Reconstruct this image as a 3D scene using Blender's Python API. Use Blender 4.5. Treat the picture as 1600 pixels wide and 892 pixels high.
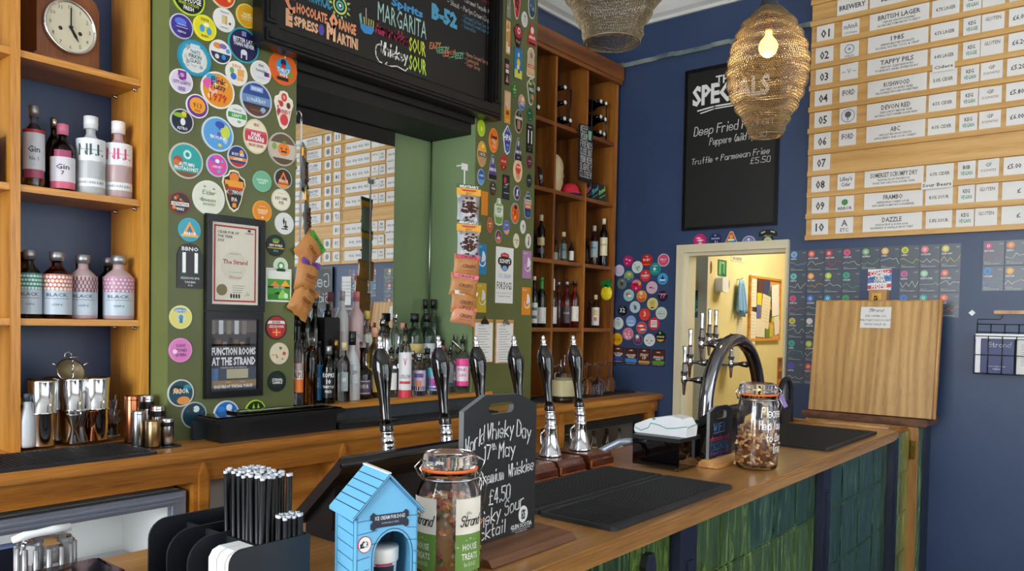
import bpy, math, random
from mathutils import Matrix, Vector
for _o in list(bpy.data.objects): bpy.data.objects.remove(_o)
SC = bpy.context.scene
COL = SC.collection
PI = math.pi
def R(d): return d * PI / 180
RND = random.Random(7)

# ---------------------------------------------------------------- camera
cam = bpy.data.objects.new('camera', bpy.data.cameras.new('camera'))
COL.objects.link(cam)
cam.data.sensor_width = 36.0
cam.data.lens = 36.0 * 1224.81 / 1600
cam.data.shift_y = 94.82 / 1600
cam.data.clip_start = 0.02
_r = Vector((0.6309469, -0.7756046, 0.0185337)); _d = Vector((-0.0117162, -0.0334118, -0.999373)); _f = Vector((0.7757376, 0.6303341, -0.0301682))
cam.matrix_world = Matrix(((_r.x, -_d.x, -_f.x, 0), (_r.y, -_d.y, -_f.y, 0), (_r.z, -_d.z, -_f.z, 1.5), (0, 0, 0, 1)))
SC.camera = cam
SC.view_settings.view_transform = 'Standard'
SC.view_settings.look = 'None'
SC.view_settings.gamma = 1.0
SC.view_settings.exposure = 0.28
# ---------------------------------------------------------------- world: overcast daylight seen through the bar's windows
wd = bpy.data.worlds.new('sky'); SC.world = wd; wd.use_nodes = True
_bg = wd.node_tree.nodes['Background']; _bg.inputs[0].default_value = (0.80, 0.89, 1.0, 1); _bg.inputs[1].default_value = 2.0
def area(name, loc, rot, sx, sy, power, col=(1, 1, 1)):
    l = bpy.data.lights.new(name, 'AREA'); l.shape = 'RECTANGLE'; l.size = sx; l.size_y = sy; l.energy = power; l.color = col
    o = bpy.data.objects.new(name, l); COL.objects.link(o); o.location = loc; o.rotation_euler = rot; return o
# daylight in the three tall street windows behind the camera (wall Y = -3) and the one on the left (X = -2.6)
for _i, _x in enumerate((-0.9, 1.4, 3.5)):
    area('daylight_window', (_x, -3.0, 1.9), (R(-90), 0, 0), 1.5, 2.0, (125, 145, 225)[_i], (0.93, 0.97, 1.0))
area('daylight_window', (-2.55, 0.9, 1.9), (0, R(-90), 0), 2.0, 2.2, 125, (0.93, 0.97, 1.0))
area('passage_light', (6.1, 1.7, 2.75), (0, 0, 0), 0.9, 0.4, 34, (1.0, 0.9, 0.72))

# ---------------------------------------------------------------- materials
def s2l(c):
    return c / 12.92 if c <= 0.04045 else ((c + 0.055) / 1.055) ** 2.4
def hexc(h):
    h = h.lstrip('#')
    if len(h) == 3: h = ''.join(c * 2 for c in h)
    return tuple(s2l(int(h[i:i + 2], 16) / 255) for i in (0, 2, 4)) + (1,)
MATS = {}
def _new(name):
    m = bpy.data.materials.new(name); m.use_nodes = True
    n = m.node_tree.nodes; l = m.node_tree.links
    return m, n, l, n['Principled BSDF']
def _noise(n, l, scale, detail=3, vec=None, dist=0, rough=.5):
    t = n.new('ShaderNodeTexNoise'); t.inputs['Scale'].default_value = scale; t.inputs['Detail'].default_value = detail
    t.inputs['Distortion'].default_value = dist; t.inputs['Roughness'].default_value = rough
    if vec: l.new(vec, t.inputs['Vector'])
    return t
def _obj(n): return n.new('ShaderNodeTexCoord').outputs['Object']
def _bump(n, l, b, h, s, dist=0.002):
    u = n.new('ShaderNodeBump'); u.inputs['Strength'].default_value = s; u.inputs['Distance'].default_value = dist
    l.new(h, u.inputs['Height']); l.new(u.outputs[0], b.inputs['Normal'])
def _ramp(n, l, fac, stops):
    r = n.new('ShaderNodeValToRGB'); l.new(fac, r.inputs[0])
    e = r.color_ramp.elements
    while len(e) < len(stops): e.new(0.5)
    for q, (p, c) in zip(e, stops): q.position = p; q.color = hexc(c)
    return r.outputs[0]
def plain(key, col, rough=.5, metal=0, var=.06, scale=30, bump=0, coat=0, spec=.5):
    m, n, l, b = _new(key)
    c = hexc(col); t = _noise(n, l, scale, 3, _obj(n))
    mx = n.new('ShaderNodeMix'); mx.data_type = 'RGBA'
    mx.inputs[6].default_value = tuple(v * (1 - var) for v in c[:3]) + (1,)
    mx.inputs[7].default_value = tuple(min(1, v * (1 + var)) for v in c[:3]) + (1,)
    l.new(t.outputs[0], mx.inputs[0]); l.new(mx.outputs[2], b.inputs['Base Color'])
    b.inputs['Roughness'].default_value = rough; b.inputs['Metallic'].default_value = metal
    b.inputs['Coat Weight'].default_value = coat; b.inputs['Specular IOR Level'].default_value = spec
    if bump: _bump(n, l, b, t.outputs[0], bump)
    MATS[key] = m; return m
def wood(key, c1, c2, c3, axis=0, scale=1.0, rough=.45, coat=.15, ring=0.3):
    m, n, l, b = _new(key)
    mp = n.new('ShaderNodeMapping'); l.new(_obj(n), mp.inputs[0])
    s = [9 * scale] * 3; s[axis] = .8 * scale; mp.inputs['Scale'].default_value = s
    a = _noise(n, l, 1.0, 4, mp.outputs[0], .6)
    w = n.new('ShaderNodeTexWave'); w.wave_type = 'RINGS'; w.rings_direction = 'XYZ'[axis]; w.inputs['Scale'].default_value = .35
    w.inputs['Distortion'].default_value = 9; w.inputs['Detail'].default_value = 3; w.inputs['Detail Scale'].default_value = 1.2
    l.new(mp.outputs[0], w.inputs['Vector'])
    mp2 = n.new('ShaderNodeMapping'); l.new(_obj(n), mp2.inputs[0])
    s2 = [260 * scale] * 3; s2[axis] = 9 * scale; mp2.inputs['Scale'].default_value = s2
    f = _noise(n, l, 1.0, 2, mp2.outputs[0])
    mx = n.new('ShaderNodeMix'); mx.inputs[0].default_value = ring
    l.new(a.outputs[0], mx.inputs[2]); l.new(w.outputs[0], mx.inputs[3])
    m2 = n.new('ShaderNodeMix'); m2.inputs[0].default_value = .45
    l.new(mx.outputs[0], m2.inputs[2]); l.new(f.outputs[0], m2.inputs[3])
    col = _ramp(n, l, m2.outputs[0], ((.25, c1), (.48, c2), (.72, c3)))
    l.new(col, b.inputs['Base Color'])
    b.inputs['Roughness'].default_value = rough; b.inputs['Coat Weight'].default_value = coat; b.inputs['Coat Roughness'].default_value = .25
    _bump(n, l, b, f.outputs[0], .15, .001)
    MATS[key] = m
def paint(key, c1, c2, rough=.55, scale=2.2, bump=.12):
    m, n, l, b = _new(key)
    o = _obj(n); a = _noise(n, l, scale, 5, o)
    l.new(_ramp(n, l, a.outputs[0], ((.3, c1), (.7, c2))), b.inputs['Base Color'])
    f = _noise(n, l, 60, 3, o); _bump(n, l, b, f.outputs[0], bump, .002)
    b.inputs['Roughness'].default_value = rough; MATS[key] = m
def glass(key, col='#ffffff', rough=0.0, ior=1.45, alpha=None):
    m, n, l, b = _new(key)
    t = _noise(n, l, 12, 2, _obj(n)); _bump(n, l, b, t.outputs[0], .03, .001)
    b.inputs['Base Color'].default_value = hexc(col); b.inputs['Transmission Weight'].default_value = 1
    b.inputs['Roughness'].default_value = rough; b.inputs['IOR'].default_value = ior
    MATS[key] = m
def glow(key, col, s):
    m, n, l, b = _new(key)
    b.inputs['Base Color'].default_value = hexc(col); b.inputs['Emission Color'].default_value = hexc(col); b.inputs['Emission Strength'].default_value = s
    MATS[key] = m
def P(h, rough=.4):          # flat print / paint colour by hex
    k = 'print_' + h.lstrip('#')
    if k not in MATS: plain(k, h, rough, 0, .05, 60)
    return k
wood('oak_counter', '#6e4820', '#a07038', '#c29456', 0, 1.0, .28, .5)
wood('oak_backbar', '#7a4a18', '#b9792f', '#d89c4c', 0, 1.0, .35, .4)
wood('oak_apron', '#6b3c12', '#a5671f', '#c58535', 0, 1.1, .4, .3)
wood('oak_left', '#9a5a14', '#cf8c30', '#e6ab50', 2, .9, .42, .25)
wood('oak_left_shelf', '#8a5012', '#bd7c28', '#d99a44', 0, .9, .42, .25)
wood('oak_right', '#542c0c', '#925618', '#b97830', 2, .9, .45, .2)
wood('oak_right_shelf', '#4a260c', '#7a4416', '#9a6026', 0, .9, .45, .2)
wood('oak_flap', '#946a34', '#bf9250', '#d6ad6c', 2, 2.2, .45, .15, .35)
wood('oak_trim', '#8a5c28', '#b58347', '#cd9c5c', 2, 1.2, .45, .2)
wood('board_oak', '#b88a48', '#cfa25c', '#dcb474', 0, 1.6, .5, .1, .25)
wood('mahogany', '#2a0e06', '#4c2010', '#6c3520', 1, 1.2, .15, .8)
wood('mahogany_edge', '#7a3414', '#a4552a', '#b86a3a', 1, 1.2, .2, .6)
wood('clock_wood', '#4a2410', '#7c4420', '#94592e', 2, 1.4, .35, .3)
wood('ledge_oak', '#a2661c', '#c98a34', '#dba24a', 0, 1.0, .4, .2)
wood('block_wood', '#4a2a16', '#6e452a', '#8a5c3a', 0, 2, .5, .1)
wood('light_block', '#a56a30', '#c98f50', '#dba868', 0, 2, .5, .1)
wood('floor_wood', '#2e1e12', '#4e3522', '#6a4a30', 0, 1, .5, .1)
paint('navy_wall', '#2c3f61', '#384b6e', .42, 1.6, .1)
paint('cream_wall', '#d8c88e', '#e4d6a0', .6)
paint('shade_and_panel_grey', '#a9a39c', '#b5b0aa', .6)
paint('olive', '#555c34', '#5f673a', .45, 2, .08)
paint('olive_lit_side', '#6c7848', '#78854f', .5, 2, .08)
paint('sage', '#788e64', '#82986e', .5, 1.5, .05)
paint('white_paint', '#d8d8d4', '#e4e4e0', .5)
paint('cream_gloss', '#d9cfae', '#e2d9bc', .35)
paint('picture_rail', '#4a5c66', '#8a9490', .6, 9)
paint('soot', '#050506', '#09090a', .6)
paint('navy_trim', '#171d2e', '#1e2638', .35, 4)
paint('riser_grey', '#2c323a', '#363d46', .5, 6)
plain('board_black', '#141312', .5, 0, .15, 12)
plain('frame_black', '#0b0a0a', .28, 0, .2, 20)
plain('gloss_black', '#060606', .08, 0, .2, 10, 0, .5)
plain('satin_black', '#111214', .35, 0, .2, 40, .05)
plain('matte_black', '#17191c', .7, 0, .15, 60, .1)
plain('rubber', '#15181c', .62, 0, .25, 200, .3)
plain('caddy_black', '#15181f', .45, 0, .12, 60)
plain('screen_dark', '#050507', .05, 0, .1, 5, 0, .6)
plain('chrome', '#d8d8da', .07, 1, .05, 8)
plain('steel', '#c2c2c4', .2, 1, .08, 20)
plain('dark_chrome', '#87878b', .1, 1, .1, 8)
plain('copper', '#b06a48', .22, 1, .1, 20)
plain('gold_tin', '#b09468', .28, 1, .1, 20)
plain('brass', '#a88440', .3, 1, .15, 20)
plain('alu', '#9aa3b3', .4, .6, .08, 20)
plain('wire', '#85755a', .55, .6, .25, 60)
plain('wire_lit', '#a88a58', .38, .8, .25, 60)
plain('chalk', '#e8e8e6', .9, 0, .1, 300)
plain('paper', '#e6e6e4', .7, 0, .04, 12)
plain('warm_paper', '#eee6d6', .7, 0, .04, 12)
plain('card_grey', '#4f5862', .3, 0, .12, 6)
plain('rubber_orange', '#e8703a', .45)
plain('white_plastic', '#e2e4e6', .3)
plain('silver_foil', '#a4a4a8', .4, .85, .12, 30, .25)
plain('kraft_bag', '#c08348', .42, 0, .15, 20, .5)
plain('lilac_tab', '#8c6bb0', .5)
plain('cloth_blue', '#7fa9cf', .9, 0, .12, 60, .4)
plain('mirror', '#e6e9ea', .01, 1, .01, 3)
glass('clear_glass', '#ffffff'); glass('frost_glass', '#e4e8ea', .35); glass('pink_frost', '#e6c6c8', .35)
glass('amber_glass', '#c46a1c'); glass('dark_glass', '#3a2418'); glass('green_glass', '#3e5a20'); glass('rose_glass', '#e0502c'); glass('purple_glass', '#44101c')
glass('black_glass', '#0c0c0c'); glass('grey_glass', '#a9b2b6', .1); glass('yellow_glass', '#c9a040'); glass('thin_glass', '#ffffff', 0, 1.12); glass('orange_glass', '#d08a3a'); glass('ice_glass', '#cfe2e0', .05)
for _k in ('frost_glass', 'pink_frost'): MATS[_k].node_tree.nodes['Principled BSDF'].inputs['Transmission Weight'].default_value = .45
glow('filament', '#ffb64e', 9)
plain('bulb_glass', '#ffcf80', .1)
# glazed tile: streaky green enamel
def tile_mat(key, c1, c2, c3):
    m, n, l, b = _new(key)
    mp = n.new('ShaderNodeMapping'); l.new(_obj(n), mp.inputs[0]); mp.inputs['Scale'].default_value = (34, 34, 5)
    t = _noise(n, l, 1.0, 5, mp.outputs[0], 1.4, .65)
    l.new(_ramp(n, l, t.outputs[0], ((.32, c1), (.5, c2), (.68, c3))), b.inputs['Base Color'])
    b.inputs['Roughness'].default_value = .12; b.inputs['Coat Weight'].default_value = .8
    _bump(n, l, b, t.outputs[0], .6, .004); MATS[key] = m
tile_mat('tile_dark', '#12261a', '#2c4a32', '#5c7c56'); tile_mat('tile_light', '#26381a', '#455e28', '#748c48')
tile_mat('tile_lime', '#24401a', '#527a34', '#a4bc80')
def rubber_mat():
    m, n, l, b = _new('bar_mat')
    ch = n.new('ShaderNodeTexChecker'); ch.inputs['Scale'].default_value = 160; l.new(_obj(n), ch.inputs['Vector'])
    b.inputs['Base Color'].default_value = hexc('#1b1e23'); b.inputs['Roughness'].default_value = .55
    _bump(n, l, b, ch.outputs['Fac'], .9, .004); MATS['bar_mat'] = m
rubber_mat()
def nuts(key, stops, sc):
    m, n, l, b = _new(key)
    v = n.new('ShaderNodeTexVoronoi'); v.inputs['Scale'].default_value = sc; l.new(_obj(n), v.inputs['Vector'])
    l.new(_ramp(n, l, v.outputs['Color'], stops), b.inputs['Base Color']); b.inputs['Roughness'].default_value = .6
    MATS[key] = m

# ---------------------------------------------------------------- mesh builder
class MB:
    def __init__(s): s.v = []; s.f = []; s.m = []; s.k = []; s.s = []; s.X = None
    def _v(s, pts):
        b = len(s.v)
        if s.X is None: s.v += [tuple(p) for p in pts]
        else: s.v += [tuple(s.X @ Vector(p)) for p in pts]
        return b
    def _f(s, fs, m, sm=False):
        if m not in s.k: s.k.append(m)
        i = s.k.index(m)
        for f in fs: s.f.append(f); s.m.append(i); s.s.append(sm)
    def box(s, x0, y0, z0, x1, y1, z1, m, ch=0):
        if ch: return s.prism([(x0 + ch, z0), (x1 - ch, z0), (x1, z0 + ch), (x1, z1 - ch), (x1 - ch, z1), (x0 + ch, z1), (x0, z1 - ch), (x0, z0 + ch)], y0, y1, m)
        b = s._v([(x, y, z) for z in (z0, z1) for x, y in ((x0, y0), (x1, y0), (x1, y1), (x0, y1))])
        s._f([(b, b + 3, b + 2, b + 1), (b + 4, b + 5, b + 6, b + 7), (b, b + 1, b + 5, b + 4), (b + 1, b + 2, b + 6, b + 5), (b + 2, b + 3, b + 7, b + 6), (b + 3, b, b + 4, b + 7)], m); return s
    def prism(s, poly, y0, y1, m, mf=None):      # polygon in x,z extruded along y; front face at y0 may have its own material
        n = len(poly); b = s._v([(x, y0, z) for x, z in poly] + [(x, y1, z) for x, z in poly])
        s._f([tuple(range(b, b + n))], mf or m); s._f([tuple(range(b + 2 * n - 1, b + n - 1, -1))], m)
        s._f([(b + (i + 1) % n, b + i, b + n + i, b + n + (i + 1) % n) for i in range(n)], m); return s
    def prismz(s, poly, z0, z1, m):
        n = len(poly); b = s._v([(x, y, z0) for x, y in poly] + [(x, y, z1) for x, y in poly])
        s._f([tuple(range(b + n - 1, b - 1, -1)), tuple(range(b + n, b + 2 * n))], m)
        s._f([(b + i, b + (i + 1) % n, b + n + (i + 1) % n, b + n + i) for i in range(n)], m); return s
    def flat(s, poly, y, m):
        b = s._v([(x, y, z) for x, z in poly]); s._f([tuple(range(b, b + len(poly)))], m); return s
    def lathe(s, prof, m, n=20, c=(0, 0), cap=True, sm=True, a0=0, a1=2 * PI):
        full = abs(a1 - a0 - 2 * PI) < 1e-6; k = n if full else n + 1
        b = s._v([(c[0] + r * math.cos(a0 + (a1 - a0) * i / n), c[1] + r * math.sin(a0 + (a1 - a0) * i / n), z) for r, z in prof for i in range(k)])
        fs = []
        for j in range(len(prof) - 1):
            for i in range(n):
                i2 = (i + 1) % k
                fs.append((b + j * k + i, b + j * k + i2, b + (j + 1) * k + i2, b + (j + 1) * k + i))
        s._f(fs, m, sm)
        if cap and full:
            if prof[0][0] > 1e-5: s._f([tuple(range(b + k - 1, b - 1, -1))], m)
            if prof[-1][0] > 1e-5: q = b + (len(prof) - 1) * k; s._f([tuple(range(q, q + k))], m)
        return s
    def tube(s, pts, r, m, n=8, cap=True, sm=True):
        pts = [Vector(p) for p in pts]; rr = r if isinstance(r, (list, tuple)) else [r] * len(pts)
        rings = []; up = None
        for i, p in enumerate(pts):
            t = (pts[min(i + 1, len(pts) - 1)] - pts[max(i - 1, 0)]).normalized()
            if up is None: up = Vector((0, 0, 1)) if abs(t.z) < .9 else Vector((1, 0, 0))
            a = t.cross(up).normalized(); c = a.cross(t).normalized(); up = c
            rings.append([p + (a * math.cos(2 * PI * j / n) + c * math.sin(2 * PI * j / n)) * rr[i] for j in range(n)])
        b = s._v([q for g in rings for q in g])
        s._f([(b + i * n + j, b + i * n + (j + 1) % n, b + (i + 1) * n + (j + 1) % n, b + (i + 1) * n + j) for i in range(len(pts) - 1) for j in range(n)], m, sm)
        if cap: q = b + (len(pts) - 1) * n; s._f([tuple(range(b + n - 1, b - 1, -1)), tuple(range(q, q + n))], m)
        return s
    def ball(s, c, r, m, n=12, k=8):
        rx, ry, rz = r if isinstance(r, tuple) else (r, r, r)
        b = s._v([(c[0] + rx * math.sin(PI * j / k) * math.cos(2 * PI * i / n), c[1] + ry * math.sin(PI * j / k) * math.sin(2 * PI * i / n), c[2] - rz * math.cos(PI * j / k)) for j in range(k + 1) for i in range(n)])
        s._f([(b + j * n + i, b + j * n + (i + 1) % n, b + (j + 1) * n + (i + 1) % n, b + (j + 1) * n + i) for j in range(k) for i in range(n)], m, True); return s
    def text(s, t, x, z, h, m, y=0, w=None, fn=None, al='C', bold=0, shear=0, sq=1.0):
        vs, fs = glyphs(t, bold)
        if not vs: return s
        x0 = min(v[0] for v in vs); x1 = max(v[0] for v in vs); sc = h / .7; sx = sc * sq
        if w: sx = w / max(1e-6, x1 - x0)
        off = {'C': (x0 + x1) / 2, 'L': x0, 'R': x1}[al]
        pts = [((v[0] - off) * sx + shear * v[1] * sc + x, v[1] * sc + z) for v in vs]
        b = s._v([fn(p[0], p[1]) if fn else (p[0], y, p[1]) for p in pts])
        s._f([tuple(b + i for i in f) for f in fs], m); return s
    def hand(s, t, x, z, h, m, y=0, th=None, w=None, fn=None, slope=0, jit=.03, al='L', shear=.05, seed=1):
        rn = random.Random(seed + len(t)); th = th or h * .09; polys, tot = strokes(t)
        sc = h / 7.0; sx = w / tot if w else sc
        ox = 0 if al == 'L' else -tot / 2
        for q in polys:
            pts = [((px + ox) * sx + shear * (py - 2) * sc + x + rn.uniform(-jit, jit) * h, (py - 2) * sc + z + slope * (px + ox) * sx + rn.uniform(-jit, jit) * h) for px, py in q]
            for a, c in zip(pts, pts[1:]):
                dx, dz = c[0] - a[0], c[1] - a[1]; L = math.hypot(dx, dz) or 1e-6; dx *= th / 2 / L; dz *= th / 2 / L
                e = [(a[0] - dx - dz, a[1] - dz + dx), (a[0] - dx + dz, a[1] - dz - dx), (c[0] + dx + dz, c[1] + dz - dx), (c[0] + dx - dz, c[1] + dz + dx)]
                b = s._v([fn(*p) if fn else (p[0], y, p[1]) for p in e]); s._f([(b, b + 1, b + 2, b + 3)], m)
        return s
    def line(s, pts, th, m, y=0):
        for a, c in zip(pts, pts[1:]):
            dx, dz = c[0] - a[0], c[1] - a[1]; L = math.hypot(dx, dz) or 1e-6; dx *= th / 2 / L; dz *= th / 2 / L
            b = s._v([(a[0] - dx - dz, y, a[1] - dz + dx), (a[0] - dx + dz, y, a[1] - dz - dx), (c[0] + dx + dz, y, c[1] + dz - dx), (c[0] + dx - dz, y, c[1] + dz + dx)])
            s._f([(b, b + 1, b + 2, b + 3)], m)
        return s
    def mesh(s, name):
        me = bpy.data.meshes.new(name); me.from_pydata(s.v, [], s.f)
        for k in s.k: me.materials.append(MATS[k])
        me.polygons.foreach_set('material_index', s.m); me.polygons.foreach_set('use_smooth', s.s); me.update(); return me
    def build(s, name, parent=None, world=False, loc=None):
        if world and parent is not None:
            L = parent.location; s.v = [(a - L.x, b - L.y, c - L.z) for a, b, c in s.v]
        o = bpy.data.objects.new(name, s.mesh(name)); COL.objects.link(o); o.parent = parent
        if loc: o.location = loc
        return o
_G = {}
def glyphs(t, bold=0):
    k = (t, bold)
    if k not in _G:
        c = bpy.data.curves.new('t', 'FONT'); c.body = t; c.resolution_u = 1; c.offset = bold * .02
        o = bpy.data.objects.new('t', c); me = bpy.data.meshes.new_from_object(o)
        _G[k] = ([tuple(v.co) for v in me.vertices], [tuple(p.vertices) for p in me.polygons])
        bpy.data.objects.remove(o); bpy.data.meshes.remove(me); bpy.data.curves.remove(c)
    return _G[k]
SF = {'A': '022942|1535', 'B': '02092948472606|2645432202', 'C': '4839190803123243', 'D': '02092947432202', 'E': '49090242|0636', 'F': '490902|0636', 'G': '48391908031232434525', 'H': '0902|4942|0646', 'I': '1912', 'J': '4943321203', 'K': '0902|490542', 'L': '090242', 'M': '0209254942', 'N': '02094249', 'O': '190803123243483919', 'P': '02093948473606', 'Q': '190803123243483919|2442', 'R': '02093948473606|2642', 'S': '483919080716364543321203', 'T': '0949|2922', 'U': '090312324349', 'V': '092249', 'W': '0912263249', 'X': '0942|0249', 'Y': '092549|2522', 'Z': '09490242',
 'a': '4536160503123244|4642', 'b': '0902|0516364543321203', 'c': '4536160503123243', 'd': '4942|4536160503123243', 'e': '04444536160503123243', 'f': '39292822|1636', 'g': '4536160503133344|46413010', 'h': '0902|0516364542', 'i': '1612|1819', 'j': '26211001|2829', 'k': '0902|460442', 'l': '1912', 'm': '0602|05162522|25364542', 'n': '0602|0516364542', 'o': '160503123243453616', 'p': '0600|0516364543321203', 'q': '4640|4536160503123243', 'r': '0602|051636', 's': '453616050444333212 03', 't': '1913222332|0636', 'u': '0603123243|4642', 'v': '062246', 'w': '0612253246', 'x': '0642|0246', 'y': '0623|4610', 'z': '06460242',
 '0': '190803123243483919', '1': '081912', '2': '08193948470242', '3': '0919393847264543321203', '4': '290444|3932', '5': '490906264543321203', '6': '48391908031232434536160 5', '7': '094912', '8': '19080716364543321203041636474839 19', '9': '4737170819394843321203', '£': '4839291812|0242|0636', '%': '0249|0809|4243', '-': '0545', '.': '1213', '+': '0545|2327', "'": '1918', '&': '42181929280412324', ',': '1201', '(': '39171432', ')': '19373412', '/': '0249'}
def strokes(t):
    out = []; x = 0
    for ch in t:
        if ch == ' ': x += 3.2; continue
        g = SF.get(ch) or SF.get(ch.upper()) or '0209|0249'; g = g.replace(' ', ''); mx = 0
        for q in g.split('|'):
            pts = [(int(q[i]), int(q[i + 1])) for i in range(0, len(q) - 1, 2)]; mx = max([mx] + [p[0] for p in pts])
            out.append([(p[0] + x, p[1]) for p in pts])
        x += mx + 1.7
    return out, max(1, x - 1.7)
def tag(o, label, cat, group=None):
    o['label'] = label; o['category'] = cat
    if group: o['group'] = group
    return o
def thing(name, label, cat, loc=(0, 0, 0), rz=0, group=None):
    o = bpy.data.objects.new(name, None); COL.objects.link(o); o.location = loc; o.rotation_euler = (0, 0, rz); o.empty_display_size = .05
    return tag(o, label, cat, group)
def struct(o): o['kind'] = 'structure'; return o
def ell(cx, cz, rx, rz, n=20, a0=0): return [(cx + rx * math.cos(a0 + 2 * PI * i / n), cz + rz * math.sin(a0 + 2 * PI * i / n)) for i in range(n)]
RW = R(-90)      # things hung on the right wall face -X
# ================================================================ THE SETTING
o = MB().box(-2.6, -3.1, -.05, 4.6, 3.1, 0, 'floor_wood').box(4.6, .6, -.05, 8, 3.6, 0, 'floor_wood').build('floor'); struct(o)
o = MB().box(-2.7, -3.1, 3.62, 4.7, 3.4, 3.7, 'white_paint').build('ceiling'); struct(o)
o = MB().box(-2.7, 3.05, 0, 1.375, 3.2, 3.62, 'navy_wall').box(1.375, 3.05, 0, 3.47, 3.2, 3.62, 'navy_wall').box(3.47, 3.05, 0, 4.7, 3.2, 3.62, 'navy_wall').build('wall_back'); struct(o)
DY0, DY1, DZ = 1.665, 2.325, 1.965
o = MB().box(4.6, -3.1, 0, 4.7, DY0, 3.62, 'navy_wall').box(4.6, DY1, 0, 4.7, 3.05, 3.62, 'navy_wall').box(4.6, DY0, DZ, 4.7, DY1, 3.62, 'navy_wall').build('wall_right'); struct(o)
m = MB()
WX = ((-1.65, -.15), (.65, 2.15), (2.75, 4.25)); xs = [-2.7] + [q for w in WX for q in w] + [4.7]
for i in range(0, 8, 2): m.box(xs[i], -3.2, 0, xs[i + 1], -3.1, 3.62, 'white_paint')
for a, b in WX: m.box(a, -3.2, 0, b, -3.1, .9, 'white_paint').box(a, -3.2, 2.9, b, -3.1, 3.62, 'white_paint')
struct(m.build('wall_front'))
struct(MB().box(-2.7, -3.1, 0, -2.6, -.2, 3.62, 'white_paint').box(-2.7, 2.0, 0, -2.6, 3.1, 3.62, 'white_paint').box(-2.7, -.2, 0, -2.6, 2, .9, 'white_paint').box(-2.7, -.2, 2.9, -2.6, 2, 3.62, 'white_paint').build('wall_left'))
for i, (a, b) in enumerate(WX):
    m = MB()
    for x in (a, (a + b) / 2 - .02, b - .04): m.box(x, -3.14, .9, x + .04, -3.1, 2.9, 'white_paint')
    for z in (.9, 2.2, 2.86): m.box(a, -3.14, z, b, -3.1, z + .04, 'white_paint')
    struct(m.build('window_%d' % (i + 1)))
# the green chimney pier with its alcove
AX0, AX1, CX0, CX1, CY = 1.899, 2.977, 1.375, 3.47, 2.68
struct(MB().box(CX0 + .002, CY, 1.055, AX0, 3.05, 3.62, 'olive').box(AX1, CY, 1.055, CX1, 3.05, 3.62, 'olive').build('wall_pier'))
struct(MB().box(CX0, CY + .002, 1.055, CX0 + .002, 2.84, 3.62, 'olive_lit_side').build('pier_lit_side'))  # thin lighter skin: light on the pier's left face put into the colour
struct(MB().box(AX0, 3.0, 1.055, AX1, 3.05, 2.62, 'sage').box(AX1 - .003, CY + .002, 1.14, AX1, 3.0, 2.62, 'sage').box(AX0, CY + .002, 1.14, AX0 + .003, 3.0, 2.62, 'sage').build('wall_alcove'))
struct(MB().box(AX0, CY + .004, 2.50, AX1, 2.9, 3.62, 'soot').prism([(AX0 + .003, 2.50), (AX1 - .003, 2.50), (AX1 - .003, 2.45), (AX0 + .003, 2.45)], CY + .03, 2.999, 'soot').build('trim_2'))
struct(MB().tube([(2.965, 2.985, 1.3), (2.965, 2.985, 2.45)], .004, 'steel', 6).build('trim_3'))
# cornice (stepped plaster moulding), picture rail
def cornice(m, L0, L1, along):
    prof = [(0, 3.48), (.018, 3.48), (.02, 3.50), (.05, 3.515), (.075, 3.55), (.08, 3.58), (.12, 3.59), (.125, 3.62), (0, 3.62)]
    pts = []
    for t in (L0, L1): pts += [((t, 3.05 - d, z) if along == 'x' else (4.6 - d, t, z)) for d, z in prof]
    n = len(prof); b = m._v(pts); m._f([(b + i, b + (i + 1) % n, b + n + (i + 1) % n, b + n + i) for i in range(n)], 'white_paint')
m = MB(); cornice(m, CX1, 4.6, 'x'); struct(m.build('trim_4'))
m = MB(); cornice(m, -3.1, 3.05, 'y'); struct(m.build('trim_5'))
m = MB()
for i in range(12):
    y0 = 3.05 - i * .125; z = 3.225 + (.006 if i % 3 == 1 else 0); m.box(4.578, y0 - .125, z, 4.6, y0, z + .028, 'picture_rail')
m.box(4.578, -1, 3.225, 4.6, 1.55, 3.253, 'picture_rail')
struct(m.build('trim_6'))
# doorway
d = MB()
for y0, y1 in ((DY0 - .012, DY0), (DY1, DY1 + .045)): d.box(4.57, y0, 0, 4.6, y1, DZ + .05, 'cream_gloss')
d.box(4.57, DY0, DZ, 4.6, DY1, DZ + .05, 'cream_gloss').box(4.6, DY0, 0, 4.7, DY0 + .012, DZ, 'cream_gloss').box(4.6, DY1 - .03, 0, 4.7, DY1, DZ, 'cream_gloss').box(4.6, DY0 + .012, DZ - .02, 4.7, DY1 - .03, DZ, 'cream_gloss')
struct(d.build('door_1'))
struct(MB().box(5.31, 2.5, 0, 8, 2.6, 2.8, 'cream_wall').box(8, .5, 0, 8.1, 2.6, 2.8, 'cream_wall').box(4.7, .5, 0, 8, .6, 2.8, 'cream_wall').build('wall_passage'))
struct(MB().box(5.31, 2.601, 0, 5.41, 3.6, 2.8, 'shade_and_panel_grey').box(4.7, 3.55, 0, 5.3, 3.6, 2.8, 'shade_and_panel_grey').build('wall_recess'))  # grey paints in the shade on this side of the cream block
struct(MB().box(5.29, 2.49, 0, 5.33, 2.5, 2.8, 'cream_gloss').box(5.29, 2.5, 0, 5.308, 2.56, 2.8, 'cream_gloss').build('trim_7'))
struct(MB().box(4.7, .5, 2.8, 8.1, 3.6, 2.85, 'white_paint').build('ceiling_passage'))
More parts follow.
